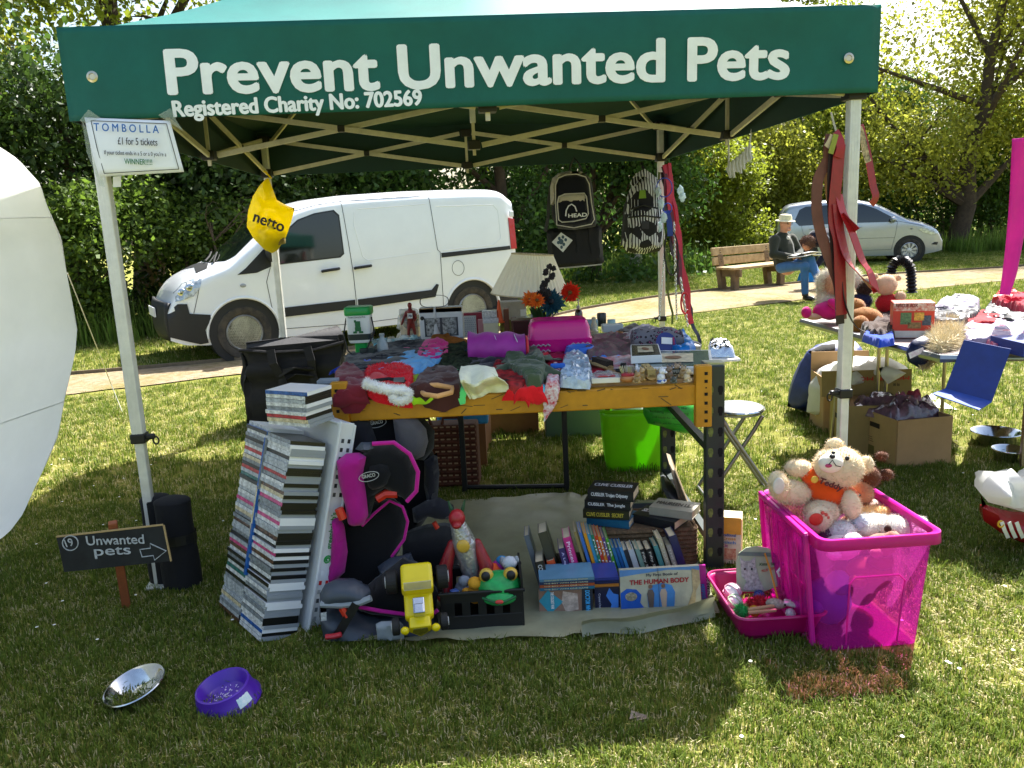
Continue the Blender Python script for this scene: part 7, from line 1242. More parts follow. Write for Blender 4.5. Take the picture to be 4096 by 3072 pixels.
b=B();b.T=frame(on(.13,.64,.0035),ex_,ey_);b.lathe([(0,0),(.022,0)],n=16,sy=.75);b.obj('printed_brain',mat('#c9c0a4',.5,var=.4,vs=150),c,world=True);patch(on,[(.9,.05),(.99,.1),(1,.4),(.94,.6),(.92,.9),(.82,.97),(.9,.6)],mat('#b8a47c',.5,var=.3,vs=60),c,'printed_skeleton',.003)
txt('My First Book of',c,mat('#3a3a4a',.5),frame(on(.33,.2,.003),ex_,ey_),w=.115,h=.013,bold=.02,world=True);txt('THE HUMAN BODY',c,mat('#a81c2c',.5),frame(on(.12,.36,.003),ex_,ey_),w=.215,h=.017,bold=.05,world=True)
b=B();b.ribbon([on(.48,.0,.002),on(.48,1,.002)],.0015,.001);b.obj('fold_line',mat('#4a4a44',.6),c,world=True)
t,c,on,ex_,ey_=cover('paperback','teal adventure paperback lying on its side at the front left',[(1163,1272),(1280,1270),(1280,1326),(1166,1330)],2.70,.014,'#8a6a5a');patch(on,[(.0,.45),(.17,.05),(.45,.5),(.2,.95)],mat('#1f8ea4',.4),c,'blue_diamond',.002);patch(on,[(.8,0),(1,0),(1,1),(.8,1)],mat('#1a2230',.4),c,'side_panel',.002)
txt('THE COLDEST WAR',c,WHITE,frame(on(.22,.12,.004),-ey_,ex_),w=.062,h=.011,bold=.03,world=True);txt('DOCTOR WHO',c,mat('#3aa0d8',.4),frame(on(.86,.08,.004),-ey_,ex_),w=.085,h=.016,bold=.06,world=True);patch(on,[(.45,.1),(.72,.2),(.74,.8),(.5,.9),(.42,.5)],mat('#b8a496',.5,var=.4,vs=40),c,'printed_scene',.002)
for i,(y0,col,lab) in enumerate([(1262,'#1c6a8a','thin teal paperback spine above the adventure book'),(1255,'#a8502c','thin orange brown paperback spine in the front pile'),(1248,'#2a3a5c','thin navy paperback spine in the front pile'),(1241,'#5a86a0','thin pale blue paperback topping the front pile')]):z=.098+i*.0115;book('paperback',lab,(.165,2.765,z),(1,.01,0),(0,0,1),.2,.13,.0105,col,spinetitle='ADVENTURE OF THE CLOCKWORK SPARROW' if i==3 else 'THE BOY WITH ONE NAME',tcol='#c9c4a0')
B().box((.165,2.79,.055),(.19,.13,.08)).one('book_stack',mat('#6a6258',.8),'hidden stack of paperbacks beneath the thin spines','book',bev=.003)
t,c,on,ex_,ey_=cover('paperback','navy paperback with a pale blue silhouette beside the big book',[(1284,1262),(1336,1258),(1342,1322),(1287,1330)],2.71,.016,'#141a3c');patch(on,[(.45,.4),(.6,.15),(.75,.35),(.95,.4),(.9,.9),(.5,.98),(.65,.7)],mat('#3a7ad0',.4),c,'silhouette');txt('Crystal Chan',c,mat('#c9cde0',.5),frame(on(.12,.3,.003),-ey_,ex_),w=.06,h=.010,world=True)
for i in range(3):book('paperback',['navy paperback spine lying above the silhouette book, top one','navy paperback spine lying above the silhouette book, middle one','orange edged paperback spine above the silhouette book'][i],(.305,2.77,.125-i*.0125),(1,.0,0),(0,0,1),.1,.13,.011,['#2c3a86','#1c2450','#b8742c'][i])
t,c,on,ex_,ey_=cover('picture_book','magenta children\'s annual behind the human body book',[(1500,1222),(1524,1221),(1530,1310),(1512,1312)],2.74,.012,'#a81c8a');txt('MERMAID',c,mat('#2c6ac0',.5),frame(on(.35,.45,.003),-ey_,ex_),w=.06,h=.014,bold=.04,world=True)
t,c,on,ex_,ey_=cover('hardback','thick black hardback standing beside the rack post',[(1518,1240),(1532,1238),(1536,1312),(1524,1314)],2.77,.1,'#121214');txt('THE CONCISE',c,WHITE,frame(on(.4,.1,.003),-ey_,ex_),w=.085,h=.012,bold=.03,world=True)
# things leaning at the right rear of the rack
for i,(px,col,lab,th_) in enumerate([([(1448,1012),(1458,1016),(1502,1130),(1498,1200)],'#7a6a52','tall wooden picture frame leaning against the rear post',.02),([(1432,1058),(1440,1056),(1476,1105),(1470,1140)],'#4a4e52','grey curved plastic panel leaning by the basket',.016)]):
    P=[at(x,y,Y=3.45-.2*(k>1)) for k,(x,y) in enumerate(px)];b=B();dd=V((.03,.25,0));b._add(P+[p+dd for p in P],[(0,1,2,3),(7,6,5,4)]+[(k,k+4,(k+1)%4+4,(k+1)%4) for k in range(4)]);b.one(['framed_picture','grey_board'][i],mat(col,.5,var=.2),lab,['picture frame','panel'][i],bev=.003)
b=B();q=at(1420,1085,.02);loft(b,[(.15,.10,0),(.17,.12,.02),(.175,.125,.05),(.165,.115,.05),(.15,.1,.02)],V((.62,3.55,.012)),e=5,cap=False);b.box((.62,3.55,.02),(.3,.2,.008));b.one('tray',plast('#33383b',.4),'dark grey plastic tray behind the seagrass basket','tray',smooth=True)
# hamper, boxes, lime crate, green bag
hp=thing('picnic_hamper','brown and cream woven wicker picnic hamper behind the seats','hamper',(-.42,4.28,0),R(-3));WK=mat('#5a2c1a',.7,var=.3,vs=40,bump=.6);WKL=mat('#a88a6a',.8,var=.2,vs=40)
B().box((0,0,.185),(.44,.14,.35)).obj('body',WK,hp,bev=.012)
for i in range(10):
    for s_ in (-1,):b=B();b.tube([(-.215+.43*k/16,-.076+.004*(k%2),.03+i*.034) for k in range(17)],.009,5);b.obj('weave_band',WK,hp);b=B();[b.box((-.2+.4*k/12,-.083,.047+i*.034),(.02,.004,.007)) for k in range(13)];o=b.obj('cream_stitch',WKL,hp);tag(o,kind='stuff')
for x in (-.08,.08):b=B();b.tube([(x-.05,-.04,.36),(x-.04,-.05,.4),(x+.04,-.05,.4),(x+.05,-.04,.36)],.010,6);b.obj('handle',WK,hp,smooth=True)
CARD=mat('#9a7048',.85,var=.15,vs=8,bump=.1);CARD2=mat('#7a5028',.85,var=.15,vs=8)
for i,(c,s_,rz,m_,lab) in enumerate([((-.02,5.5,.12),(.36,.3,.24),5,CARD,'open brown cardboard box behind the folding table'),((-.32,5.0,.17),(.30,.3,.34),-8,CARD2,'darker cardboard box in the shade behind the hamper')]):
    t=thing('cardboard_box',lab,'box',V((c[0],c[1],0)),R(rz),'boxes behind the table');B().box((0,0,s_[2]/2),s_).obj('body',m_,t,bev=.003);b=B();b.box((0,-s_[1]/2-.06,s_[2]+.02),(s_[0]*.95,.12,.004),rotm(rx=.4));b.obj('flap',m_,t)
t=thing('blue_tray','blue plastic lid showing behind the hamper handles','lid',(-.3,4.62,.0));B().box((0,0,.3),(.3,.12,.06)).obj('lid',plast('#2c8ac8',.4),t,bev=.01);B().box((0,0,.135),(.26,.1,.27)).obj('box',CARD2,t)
t=thing('toolbox','grey green storage box with white lettering behind the folding table','box',(.42,5.3,0));B().box((0,0,.15),(.42,.25,.3)).obj('body',plast('#55645e',.5),t,bev=.01);txt('Stanley',t.children[0],WHITE,frame((-.02,-.127,.22),(1,0,0),(0,0,1)),w=.16,h=.045)
LIM=mat('#8fe010',.35,var=.05,tl=.35);lc=thing('lime_crate','bright lime green plastic crate under the folding table','crate',(.70,4.55,0),R(-4));b=B();hh=.36
b.grid(32,10,lambda u,v:V((*[q*(1+.13*v) for q in rr(.17,.19,32,7)[round(u*32)%32]],.004+v*hh)),cu=True);b.poly([V((x,y,.006)) for x,y in rr(.17,.19,32,7)]);o=b.obj('tub',LIM,lc,smooth=True);o.modifiers.new('solidify','SOLIDIFY').thickness=.004
b=B();b.tube([V((x*1.14,y*1.14,hh)) for x,y in rr(.172,.192,32,7)],.010,6,closed=True);b.obj('rim',LIM,lc,smooth=True)
fn=thing('fan_heater','white rounded fan heater sitting in the lime crate','heater',(.68,4.53,.2));b=B();b.lathe([(.0,.0),(.10,.0),(.11,.05),(.105,.12),(.07,.2),(.05,.24),(.0,.245)],n=26);b.obj('body',plast('#d6d8d6',.35),fn,smooth=True)
for k in range(11):B().box((-.06+k*.012,-.112,.07),(.005,.006,.03)).obj('vent',GREYP,fn)
GB_=mat('#3fae3c',.3,var=.15,vs=15,tl=.3,bump=.5,bs=25);cbg=thing('carrier_bag','green carrier bag with handwritten lines hanging at the rear post','bag',at(1440,935,Y=3.9));flat_puff('b',[(1388,872),(1420,866),(1480,862),(1500,870),(1505,905),(1498,938),(1470,935),(1430,922),(1400,915),(1390,895)],3.88,.12,GB_,edge=.06,step=.02,nz=.3,nsc=10).obj('bag',GB_,cbg,world=True,smooth=True)
for i,s in enumerate(('on Mondays if you like','holding over a thing','and ready for new pastures','Thank you for reusing me lots')):txt(s,cbg.children[0],mat('#123a14',.7),frame(at(1400+4*i,880+i*12,Y=3.80),(1,0,-.12),(.12,0,1)),w=.19,h=.014,world=True)
# ================================================================ right side: stool, trays, pink box
st=thing('folding_stool','round folding stool with silver rim and crossed steel legs','stool',(1.12,3.9,0));SM=metal('#8d8a8c',.35)
b=B();b.lathe([(.0,.435),(.125,.435),(.13,.45),(.13,.462),(.118,.47),(.0,.474)],c=(0,0,0),n=36);b.obj('seat',mat('#8f9498',.35,metal=.4,var=.1),st,smooth=True);b=B();b.tube([(.131*math.cos(a),.131*math.sin(a),.455) for a in [2*PI*i/36 for i in range(36)]],.009,6,closed=True);b.obj('rim',metal('#d0d2d4',.2),st,smooth=True)
for y in (-.1,.1):
    for s_ in (-1,1):b=B();b.tube([(s_*.1,y,.435),(s_*.06,y+s_*.008,.36),(-s_*.17,y+s_*.008,.01)],.010,8);b.obj('leg',SM,st,smooth=True)
for s_ in (-1,1):b=B();b.tube([(s_*.17,-.1,.015),(s_*.17,.1,.015)],.010,8);b.obj('foot_bar',SM,st,smooth=True)
cst=oriented('craft_box','yellow and white cross stitch kit box leaning by the rack post','box',(.875,3.11,.002),(math.cos(R(-18)),math.sin(R(-18)),0),(.18,.12,1));B().box((0,0,.095),(.085,.15,.19)).obj('box',mat('#d8cfae',.45,var=.15,vs=30),cst,bev=.002);B().box((0,-.0755,.155),(.084,.002,.068)).obj('yellow_panel',mat('#d99a1c',.4),cst);B().box((.0432,0,.1),(.002,.13,.16)).obj('side_picture',mat('#c2643c',.5,col2='#d8c8a0',vs=40),cst);B().box((.0,-.0758,.04),(.045,.002,.045)).obj('printed_picture',mat('#b85a3c',.5,col2='#d9b890',vs=60),cst)
for s,z,c in (('Traditional',.112,'#4a5a9a'),('Cross',.098,'#c98a1c'),('Stitch',.082,'#2a7ac0'),('Kit',.068,'#b03a8a')):txt(s,cst.children[0],mat(c,.5),frame((-.034,-.0775,z),(1,0,0),(0,0,1)),w=.055 if s!='Kit' else .025,h=.011,bold=.04)
MAG=plast('#a3085c',.35);ty=thing('litter_tray','deep magenta plastic tray holding cat toys','tray',(.855,2.62,.004),R(2))
b=B();b.grid(32,7,lambda u,v:V((*[q*(1+.22*v) for q in rr(.125,.155,32,6)[round(u*32)%32]],.003+v*.085)),cu=True);b.poly([V((x,y,.004)) for x,y in rr(.125,.155,32,6)]);o=b.obj('tub',MAG,ty,smooth=True);o.modifiers.new('solidify','SOLIDIFY').thickness=.003
b=B();b.tube([V((x*1.235,y*1.235,.089)) for x,y in rr(.125,.155,32,6)],.006,6,closed=True);b.obj('rim',MAG,ty,smooth=True)
T0=V((.855,2.62,.004));GT='cat toys in the magenta tray'
def pom(name,lab,c,r_,col,n=700,ln=.018):t=thing(name,lab,'cat toy',T0+V(c),group=GT);b=B();b.ell((0,0,0),r_,n=12,m=8);m_=mat(col,.7,var=.3,vs=40);b.obj('core',m_,t,smooth=True);fur(b.v,b.f,n,ln,m_,t,'tinsel',.0011,4);return t
pom('tinsel_ball','green tinsel cat ball at the front left of the tray',(-.1,-.075,.06),.02,'#1fa84a');pom('tinsel_ball','red tinsel cat ball in the middle of the tray',(-.02,-.02,.06),.02,'#c01c28');pom('tinsel_ball','fluffy pink cat ball right of the kitten card',(.09,.03,.07),.026,'#c42c7c',900);pom('tinsel_ball','small red tinsel ball beside the yellow one',(-.05,-.03,.06),.016,'#b81828')
for i,(c,r_,col,lab) in enumerate([((-.1,.04,.075),.032,'#d8a0b4','pink and white lattice cat ball at the left of the tray'),((-.105,-.01,.06),.028,'#a8c8a0','green and pink lattice ball at the tray\'s left'),((-.055,-.07,.055),.018,'#d8a41c','yellow smiling cat ball in the front'),((.0,.05,.05),.02,'#2c4a8a','blue and green ball under the kitten card'),((.06,-.1,.055),.016,'#c9c0c0','white bell ball at the front right of the tray')]):
    t=thing('cat_ball',lab,'cat toy',T0+V(c),group=GT);b=B();b.ell((0,0,0),r_*.93,n=14,m=10);b.obj('ball',mat('#e6e2e0' if i<2 else col,.4,var=.1),t,smooth=True)
    for k in range(5):b=B();b.tube([rotm(rx=k*.63,rz=k*1.1)@V((r_*math.cos(a),r_*math.sin(a),0)) for a in [2*PI*j/18 for j in range(18)]],.0022,4,closed=True);b.obj('lattice_band',mat(col,.4),t)
ms=thing('toy_mouse','beige string wound toy mouse in the tray','cat toy',T0+V((.025,-.055,.07)),R(-20),GT);b=B();b.lathe([(.0,-.035),(.012,-.03),(.02,-.01),(.018,.012),(.01,.03),(.0,.036)],n=14,M=rotm(ry=R(90)));b.obj('body',mat('#c2b8a4',.9,col2='#8a8070',vs=120,bump=1,bs=200),ms,smooth=True);b=B();b.ell((.03,-.012,.006),.004);b.obj('eye',BLACK,ms)
B().box(T0+V((.08,-.07,.075)),(.065,.035,.014),rotm(rz=-.4,ry=.1)).one('toy_pillow',mat('#d2d0cc',.8,col2='#a8a49a',vs=60),'small white printed catnip pillow in the tray','cat toy',GT,bev=.006);
for i in range(2):B().box(T0+V((-.035,-.095+i*.016,.065+i*.006)),(.1,.012,.010),rotm(rz=.1+i*.1)).one('chew_stick',mat('#c9a878',.7),['pale wooden chew stick at the front of the tray','pale wooden chew stick behind the front one'][i],'cat toy',GT,bev=.003)
kc=thing('kitten_card','rounded display card with a grey kitten picture in the tray','card',T0+V((.015,.06,.05)),group=GT);pl_=[(1592,1278),(1590,1215),(1596,1195),(1612,1183),(1635,1180),(1660,1184),(1678,1198),(1686,1220),(1684,1265),(1650,1278)];Yk=2.69
P=[at(x,y,Y=Yk+(1280-y)*.0005) for x,y in pl_];b=B();N=len(P);b._add(P+[p+V((0,.003,0)) for p in P],[tuple(range(N-1,-1,-1)),tuple(range(N,2*N))]+[(i,(i+1)%N,(i+1)%N+N,i+N) for i in range(N)]);cdc=b.obj('card',mat('#a8b494',.4,var=.1),kc,world=True)
def kp2(L,m_,nm,o_=.003):b=B();b.poly([at(x,y,Y=Yk+(1280-y)*.0005-o_) for x,y in L]);return b.obj(nm,m_,cdc,world=True)
FURG=mat('#8a8784',.7,col2='#c2c0bc',vs=90);kp2([(1602,1245),(1600,1222),(1598,1202),(1608,1212),(1620,1212),(1632,1202),(1632,1222),(1640,1250),(1652,1275),(1605,1275),(1612,1255)],FURG,'printed_kitten');kp2([(1592,1200),(1600,1192),(1672,1194),(1680,1203)],mat('#6a7a70',.5),'printed_band',.0035)
for x in (1609,1624):b=B();b.ell(at(x,1229,Y=Yk+.0255-.005),(.004,.002,.0045));b.obj('printed_eye',mat('#2c3a34',.3),cdc,world=True)
txt('Kitten Set',cdc,mat('#2c5a3c',.5),frame(at(1641,1222,Y=Yk+.023),(1,0,0),(0,0,1)),w=.058,h=.011,bold=.03,world=True);txt('PLUS TOY!',cdc,mat('#c02c2c',.5),frame(at(1646,1236,Y=Yk+.018),(1,0,.2),(-.2,0,1)),w=.05,h=.009,bold=.03,world=True)
b=B();b.tube([at(1652,1195,Y=2.7),at(1665,1235,Y=2.66),at(1682,1300,Y=2.6)],.0035,6);b.one('wand',mat('#c98a1c',.5),'yellow cat wand stick leaning across the tray','cat toy',GT)
b=B();b.tube([at(x,y,Y=2.66) for x,y in ((1691,1215),(1686,1228),(1680,1235),(1684,1245))],.005,6);b.one('rope_toy',cloth('#c9cdd2'),'grey white knotted rope toy at the back of the tray','cat toy',GT,smooth=True)
# translucent pink storage box
PB=bpy.data.materials.new('pink_translucent');PB.use_nodes=True;n=PB.node_tree.nodes;L=PB.node_tree.links;bs_=n['Principled BSDF'];bs_.inputs['Base Color'].default_value=(.72,.04,.5,1);bs_.inputs['Roughness'].default_value=.3;tp_=n.new('ShaderNodeBsdfTransparent');tp_.inputs[0].default_value=(.9,.28,.8,1);tl_=n.new('ShaderNodeBsdfTranslucent');tl_.inputs[0].default_value=(.9,.08,.6,1)
m1=n.new('ShaderNodeMixShader');m1.inputs[0].default_value=.3;L.new(bs_.outputs[0],m1.inputs[1]);L.new(tl_.outputs[0],m1.inputs[2]);m2=n.new('ShaderNodeMixShader');m2.inputs[0].default_value=.72;L.new(m1.outputs[0],m2.inputs[1]);L.new(tp_.outputs[0],m2.inputs[2]);L.new(m2.outputs[0],n['Material Output'].inputs[0])
X0=V((1.115,2.575,.004));px_=thing('storage_box','large translucent pink storage box full of soft toys','storage box',X0,R(3));BH=.395
b=B();b.grid(48,12,lambda u,v:V((*[q*(1+.14*v) for q in rr(.16,.205,48,9)[round(u*48)%48]],.003+v*BH)),cu=True);b.poly([V((x,y,.004)) for x,y in rr(.16,.205,48,9)]);b.obj('tub',PB,px_,smooth=True)
PBS=mat('#dc2aa6',.3,var=.05,tl=.35)
b=B();P1,P2=rr(.183,.234,48,9),rr(.198,.25,48,9);b._add([V((x,y,BH)) for x,y in P1]+[V((x,y,BH+.004)) for x,y in P2]+[V((x*1.006,y*1.006,BH-.03)) for x,y in P2],[(i,(i+1)%48,48+(i+1)%48,48+i) for i in range(48)]+[(48+i,48+(i+1)%48,96+(i+1)%48,96+i) for i in range(48)]);o=b.obj('rim',PBS,px_,smooth=True);o.modifiers.new('solidify','SOLIDIFY').thickness=.003
b=B();b.tube([V((x,-.206-.02*(z>.1),z)) for x,z in ((-.085,.02),(-.09,.24),(-.07,.26),(.07,.26),(.09,.24),(.085,.02))],.003,5);b.obj('panel_ridge',PBS,px_)
lid=thing('plastic_cover','pink translucent lid leaning on the left side of the storage box','lid',(.943,2.60,.0),rot=(0,R(-5),R(2)));b=B();b.box((0,0,.2),(.006,.41,.4));b.obj('panel',PB,lid,bev=.002)
for y,z,sy,sz in ((0,.395,.42,.02),(0,.008,.42,.016),(-.205,.2,.016,.4),(.205,.2,.016,.4)):B().box((-.004,y,z),(.016,sy,sz)).obj('lip',PBS,lid,bev=.004)
for k in range(4):B().box((-.006,-.13+.085*k,.2),(.004,.006,.3)).obj('rib',PBS,lid)
# soft toys inside and on top
FURM={}
def plush(name,lab,parts,furcol,ln=.012,dens=130000,group='soft toys in the pink box',cat='soft toy',base=None,extra=None,seed=1,fz=.06):
    """parts: (name, centre, radii, rotation, colour or None)"""
    c0_=V(base or parts[0][1]);t=thing(name,lab,cat,c0_,group=group);fm=cloth(furcol)
    for nm,c,r_,rt,col in parts:
        b=B();b.ell(V(c)-c0_,r_,rotm(*rt) if rt else None,n=16,m=11,nz=fz,nsc=6);m_=cloth(col) if col else fm;o=b.obj(nm,m_,t,smooth=True)
        if ln and not (col and nm in ('nose','eye','muzzle','pad','shirt')):
            rmean=sum(r_)/3 if not isinstance(r_,(int,float)) else r_;fur(b.v,b.f,int(min(4500,dens*rmean*rmean*4))+60,ln,m_,o,'pile',.0011,seed);seed+=1
    return t
Yt=2.66
def A(x,y,dy=0):return at(x,y,Y=Yt+dy)
ted=plush('teddy_bear','cream teddy bear in an orange T-shirt sitting on the pink box',[('body',A(1790,1070),(.075,.06,.085),(0,.25,0),None),('head',A(1812,1008,-.03),(.085,.075,.07),(0,.1,0),None),('ear',A(1803,962,-.01),(.03,.018,.026),None,None),('ear',A(1870,1003,-.01),(.028,.018,.03),None,None),('arm',A(1727,1012),(.05,.032,.03),(0,.1,0),None),('arm',A(1838,1090,-.07),(.032,.034,.052),(0,-.2,0),None),('leg',A(1708,1062,-.02),(.075,.045,.042),(0,.25,0),None),('foot',A(1682,1048,-.05),(.035,.032,.05),(0,-.2,0),None),('leg',A(1775,1105,-.06),(.06,.05,.04),None,None),('foot',A(1770,1120,-.10),(.046,.03,.044),None,None)],'#dcc9a6',base=A(1790,1110))
def sub(t,nm,c,r_,m_,M=None,nz=0):b=B();b.ell(V(c),r_,M,n=16,m=10,nz=nz);return b.obj(nm,m_,t,world=True,smooth=True)
sub(ted,'muzzle',A(1795,1000,-.085),(.042,.03,.034),cloth('#e2dccb'));sub(ted,'nose',A(1798,986,-.115),(.010,.008,.008),BLACK);sub(ted,'eye',A(1830,990,-.095),(.008,.006,.008),BLACK);sub(ted,'eye',A(1800,978,-.09),(.007,.005,.006),BLACK);sub(ted,'tongue',A(1790,1006,-.112),(.012,.005,.007),mat('#b8386a',.5));b=B();b.tube([A(1790,1004,-.119),A(1798,994,-.12),A(1806,1006,-.116),A(1816,1008,-.108)],.0018,5);b.obj('mouth_line',BLACK,ted,world=True)
SHR=cloth('#d8500c');o=sub(ted,'shirt',A(1787,1058,-.006),(.082,.068,.062),SHR,rotm(0,.3,0));sub(ted,'sleeve',A(1752,1028,-.008),(.036,.038,.034),SHR);sub(ted,'sleeve',A(1832,1072,-.03),(.034,.038,.034),SHR);txt('Teddy',o,mat('#4a1c18',.6),frame(A(1766,1046,-.083),(1,0,-.42),(.42,-.1,1)),w=.085,h=.026,bold=.06,world=True);sub(ted,'emblem',A(1760,1036,-.072),(.013,.004,.013),mat('#d8b83c',.5))
sub(ted,'foot_pad',A(1682,1050,-.082),(.02,.006,.03),mat('#d6d0c4',.8));sub(ted,'foot_pad',A(1763,1122,-.128),(.024,.008,.022),mat('#c2321c',.7))
for q in ((1777,1108),(1788,1118),(1784,1112)):sub(ted,'toe_pad',A(*q,-.122),(.007,.006,.007),mat('#c8503c',.7))
dl=plush('doll','curly brown haired doll peeping out behind the teddy bear',[('head',A(1862,1065,.03),(.04,.04,.045),None,'#b07a58'),('hair',A(1876,1030,.05),(.045,.04,.04),None,None),('pigtail',A(1915,1025,.06),(.024,.02,.02),None,None),('pigtail',A(1905,985,.08),(.022,.018,.016),None,None)],'#5a3018',ln=.012,cat='doll',base=A(1866,1095,.03));sub(dl,'dress',A(1885,1105,.05),(.05,.05,.045),cloth('#c9a898'));sub(dl,'eye',A(1856,1070,-.01),(.006,.004,.004),BLACK)
plush('teddy_bear','white plush bear lying face up at the front of the pink box',[('body',A(1880,1135,-.05),(.085,.07,.045),None,None),('head',A(1935,1140,-.12),(.055,.05,.04),None,None),('arm',A(1880,1108,-.02),(.075,.03,.026),None,'#c9a06a'),('ear',A(1990,1128,-.08),(.022,.018,.02),None,None),('nose',A(1918,1142,-.165),(.013,.010,.013),None,'#3a2018'),('paw',A(1985,1150,-.1),(.025,.022,.02),None,None)],'#dcd6ca',base=A(1900,1160,-.05))
plush('plush_lamb','shaggy white plush lamb beside the bear\'s foot pads',[('body',A(1815,1148,-.10),(.055,.045,.035),None,None),('leg',A(1858,1130,-.08),(.03,.024,.03),None,'#c4ccd4')],'#d0ccc8',ln=.016)
for i,(x,y,z,r_,c,lab) in enumerate([(-.07,-.05,.10,(.08,.07,.08),'#4a58a8','violet blue plush animal low inside the pink box'),(.06,-.07,.20,(.08,.06,.06),'#8a3a30','red brown plush bear seen through the pink box front'),(-.08,.02,.25,(.07,.07,.07),'#5a2c4c','dark plum plush animal high inside the pink box'),(.08,.05,.12,(.07,.07,.09),'#7a3a3a','maroon plush animal at the right inside the pink box'),(.03,.1,.25,(.08,.07,.07),'#b87a5a','tan plush animal at the back inside the pink box'),(0,.08,.1,(.09,.08,.09),'#6a4a7a','purple plush animal at the back inside the pink box'),(-.05,-.1,.31,(.06,.05,.04),'#c9b8c0','pale plush animal just under the rim of the pink box'),(.08,-.1,.31,(.05,.04,.04),'#9a6a5a','brown plush paw under the rim of the pink box')]):
    p=X0+V((x,y,z));plush('plush_toy',lab,[('body',p,r_,None,None),('head',p+V((.02,-.03,r_[2]*.9)),tuple(q*.55 for q in r_),None,None),('paw',p+V((-r_[0]*.7,-.04,-.01)),tuple(q*.4 for q in r_),None,None)],c,ln=.008,dens=9000,fz=.12)
# ================================================================ cardboard boxes, bags and second table
def carton(name,lab,px,h,m_,flaps=(),rz=0,group='moving boxes by the second table',open_=False):
    P=[q if isinstance(q,V) else at(*q) for q in px];a,c,d=P[0],P[1],P[2];X=(c-a);w_=X.length;X.normalize();Yv=V((-X.y,X.x,0));dep=abs((d-a).dot(Yv));t=oriented(name,lab,'box',a,X,(0,0,1),group)
    for nm,cc,s_ in (('wall',(w_/2,0,h/2),(w_,.006,h)),('wall',(w_/2,dep,h/2),(w_,.006,h)),('wall',(0,dep/2,h/2),(.006,dep-.01,h)),('wall',(w_,dep/2,h/2),(.006,dep-.01,h)),('floor',(w_/2,dep/2,.004),(w_,dep,.006))):B().box(cc,s_).obj(nm,m_,t)
    return t,w_,dep
CB1=mat('#a8865c',.85,var=.1,vs=6);CB2=mat('#8f7a48',.85,var=.12,vs=6);REDP=mat('#b8321c',.6)
# front box: front-left corner, front-right corner, back
t,w_,dp=carton('moving_box','brown cardboard box with hand hole heaped with bagged clothes',[(1935,1012),(2052,1000),(1870,960)],.27,CB1);b=B();b.box((-.0045,dp*.42,.2),(.002,.09,.028));b.obj('hand_hole',mat('#2a1c10',.9),t,bev=.001);B().box((-.0045,dp*.5,.05),(.002,.08,.05)).obj('printed_mark',mat('#6a5a2c',.8),t)
for k in range(3):B().box((-.0048,dp*.5,.1+.012*k),(.002,.06-.01*k,.004)).obj('printed_line',mat('#6a5a34',.8),t)
q=parent_mat(t)@V((w_*.5,dp*.5,.25));b=B();heap(b,[(q.x-.24,q.y+.05),(q.x-.1,q.y-.14),(q.x+.2,q.y-.1),(q.x+.25,q.y+.1),(q.x+.0,q.y+.2),(q.x-.2,q.y+.18)],.12,.24,.016,.1,.8,14,9);b.one('bagged_clothes',mat('#3c2c3c',.18,col2='#7a5a6c',vs=16,var=.5,bump=.9,bs=22,spec=.9),'dark clothes in clear plastic heaped in the front box','clothes',smooth=True);b=B();heap(b,[(q.x-.05,q.y-.02),(q.x+.12,q.y-.04),(q.x+.16,q.y+.04),(q.x+.0,q.y+.06)],.14,.245,.014,.03,.9,20,3);b.one('red_garment',mat('#8a2c44',.25,var=.4,vs=20,bump=.8,bs=25,spec=.8),'wine red garment in plastic on top of the front box','clothes',smooth=True)
t,w_,dp=carton('moving_box','open brown moving box with red printing behind the front leg',[V((1.92,4.46,0)),V((2.27,4.42,0)),V((1.94,4.80,0))],.30,CB2);B().box((-.0045,dp*.5,.2),(.002,.09,.028)).obj('hand_hole',mat('#2a1c10',.9),t);B().box((w_*.5,dp*.5,.282),(w_,dp,.004)).obj('inner_flap',CB1,t);fl=B().box((w_*.6,dp+.01,.36),(w_*1.5,.006,.16),rotm(rx=-.1)).obj('flap',CB2,t)
txt('MOVER MOVER',fl,REDP,frame((w_*1.3,dp+.0,.40),(-1,0,0),(0,0,-1)),w=.4,h=.022,bold=.05);txt('store whilst',fl,mat('#2a2018',.7),frame((w_*.75,dp+.004,.37),(1,0,0),(0,0,1)),w=.12,h=.018,bold=.03);txt('it is',fl,mat('#2a2018',.7),frame((w_*1.05,dp+.003,.34),(1,0,0),(0,0,1)),w=.035,h=.018,bold=.03)
t,w_,dp=carton('moving_box','tall brown moving box nearest the blue bag with orange printing',[V((1.99,4.97,0)),V((2.36,4.93,0)),V((2.0,5.3,0))],.36,CB1);B().box((w_*.5,dp+.005,.42),(w_*1.0,.006,.12)).obj('flap',CB1,t);txt('FRAGILE',t.children[0],mat('#b8582c',.6),frame((.07,-.0045,.06),(0,0,1),(-1,0,0)),w=.16,h=.03,bold=.04)
NB=mat('#1a2c66',.45,var=.25,vs=14,bump=.6,bs=30);bg_=thing('ikea_style_bag','large dark blue sack with black opening beside the boxes','bag',at(1745,885));bg_.name='blue_sack'
Yb=5.5;flat_puff('b',[(1700,878),(1712,830),(1730,785),(1748,755),(1775,742),(1800,735),(1845,735),(1860,752),(1855,800),(1840,870),(1800,890),(1750,892)],Yb,.35,NB,edge=.14,step=.03,nz=.4,nsc=7).obj('sack',NB,bg_,world=True,smooth=True);flat_puff('b',[(1745,760),(1775,745),(1805,742),(1800,780),(1770,778)],Yb-.14,.12,BLACK,edge=.05).obj('opening',cloth('#15130f'),bg_,world=True,smooth=True)
WP=mat('#e2e2de',.4,var=.05,vs=8,tl=.35,bump=.5,bs=16)
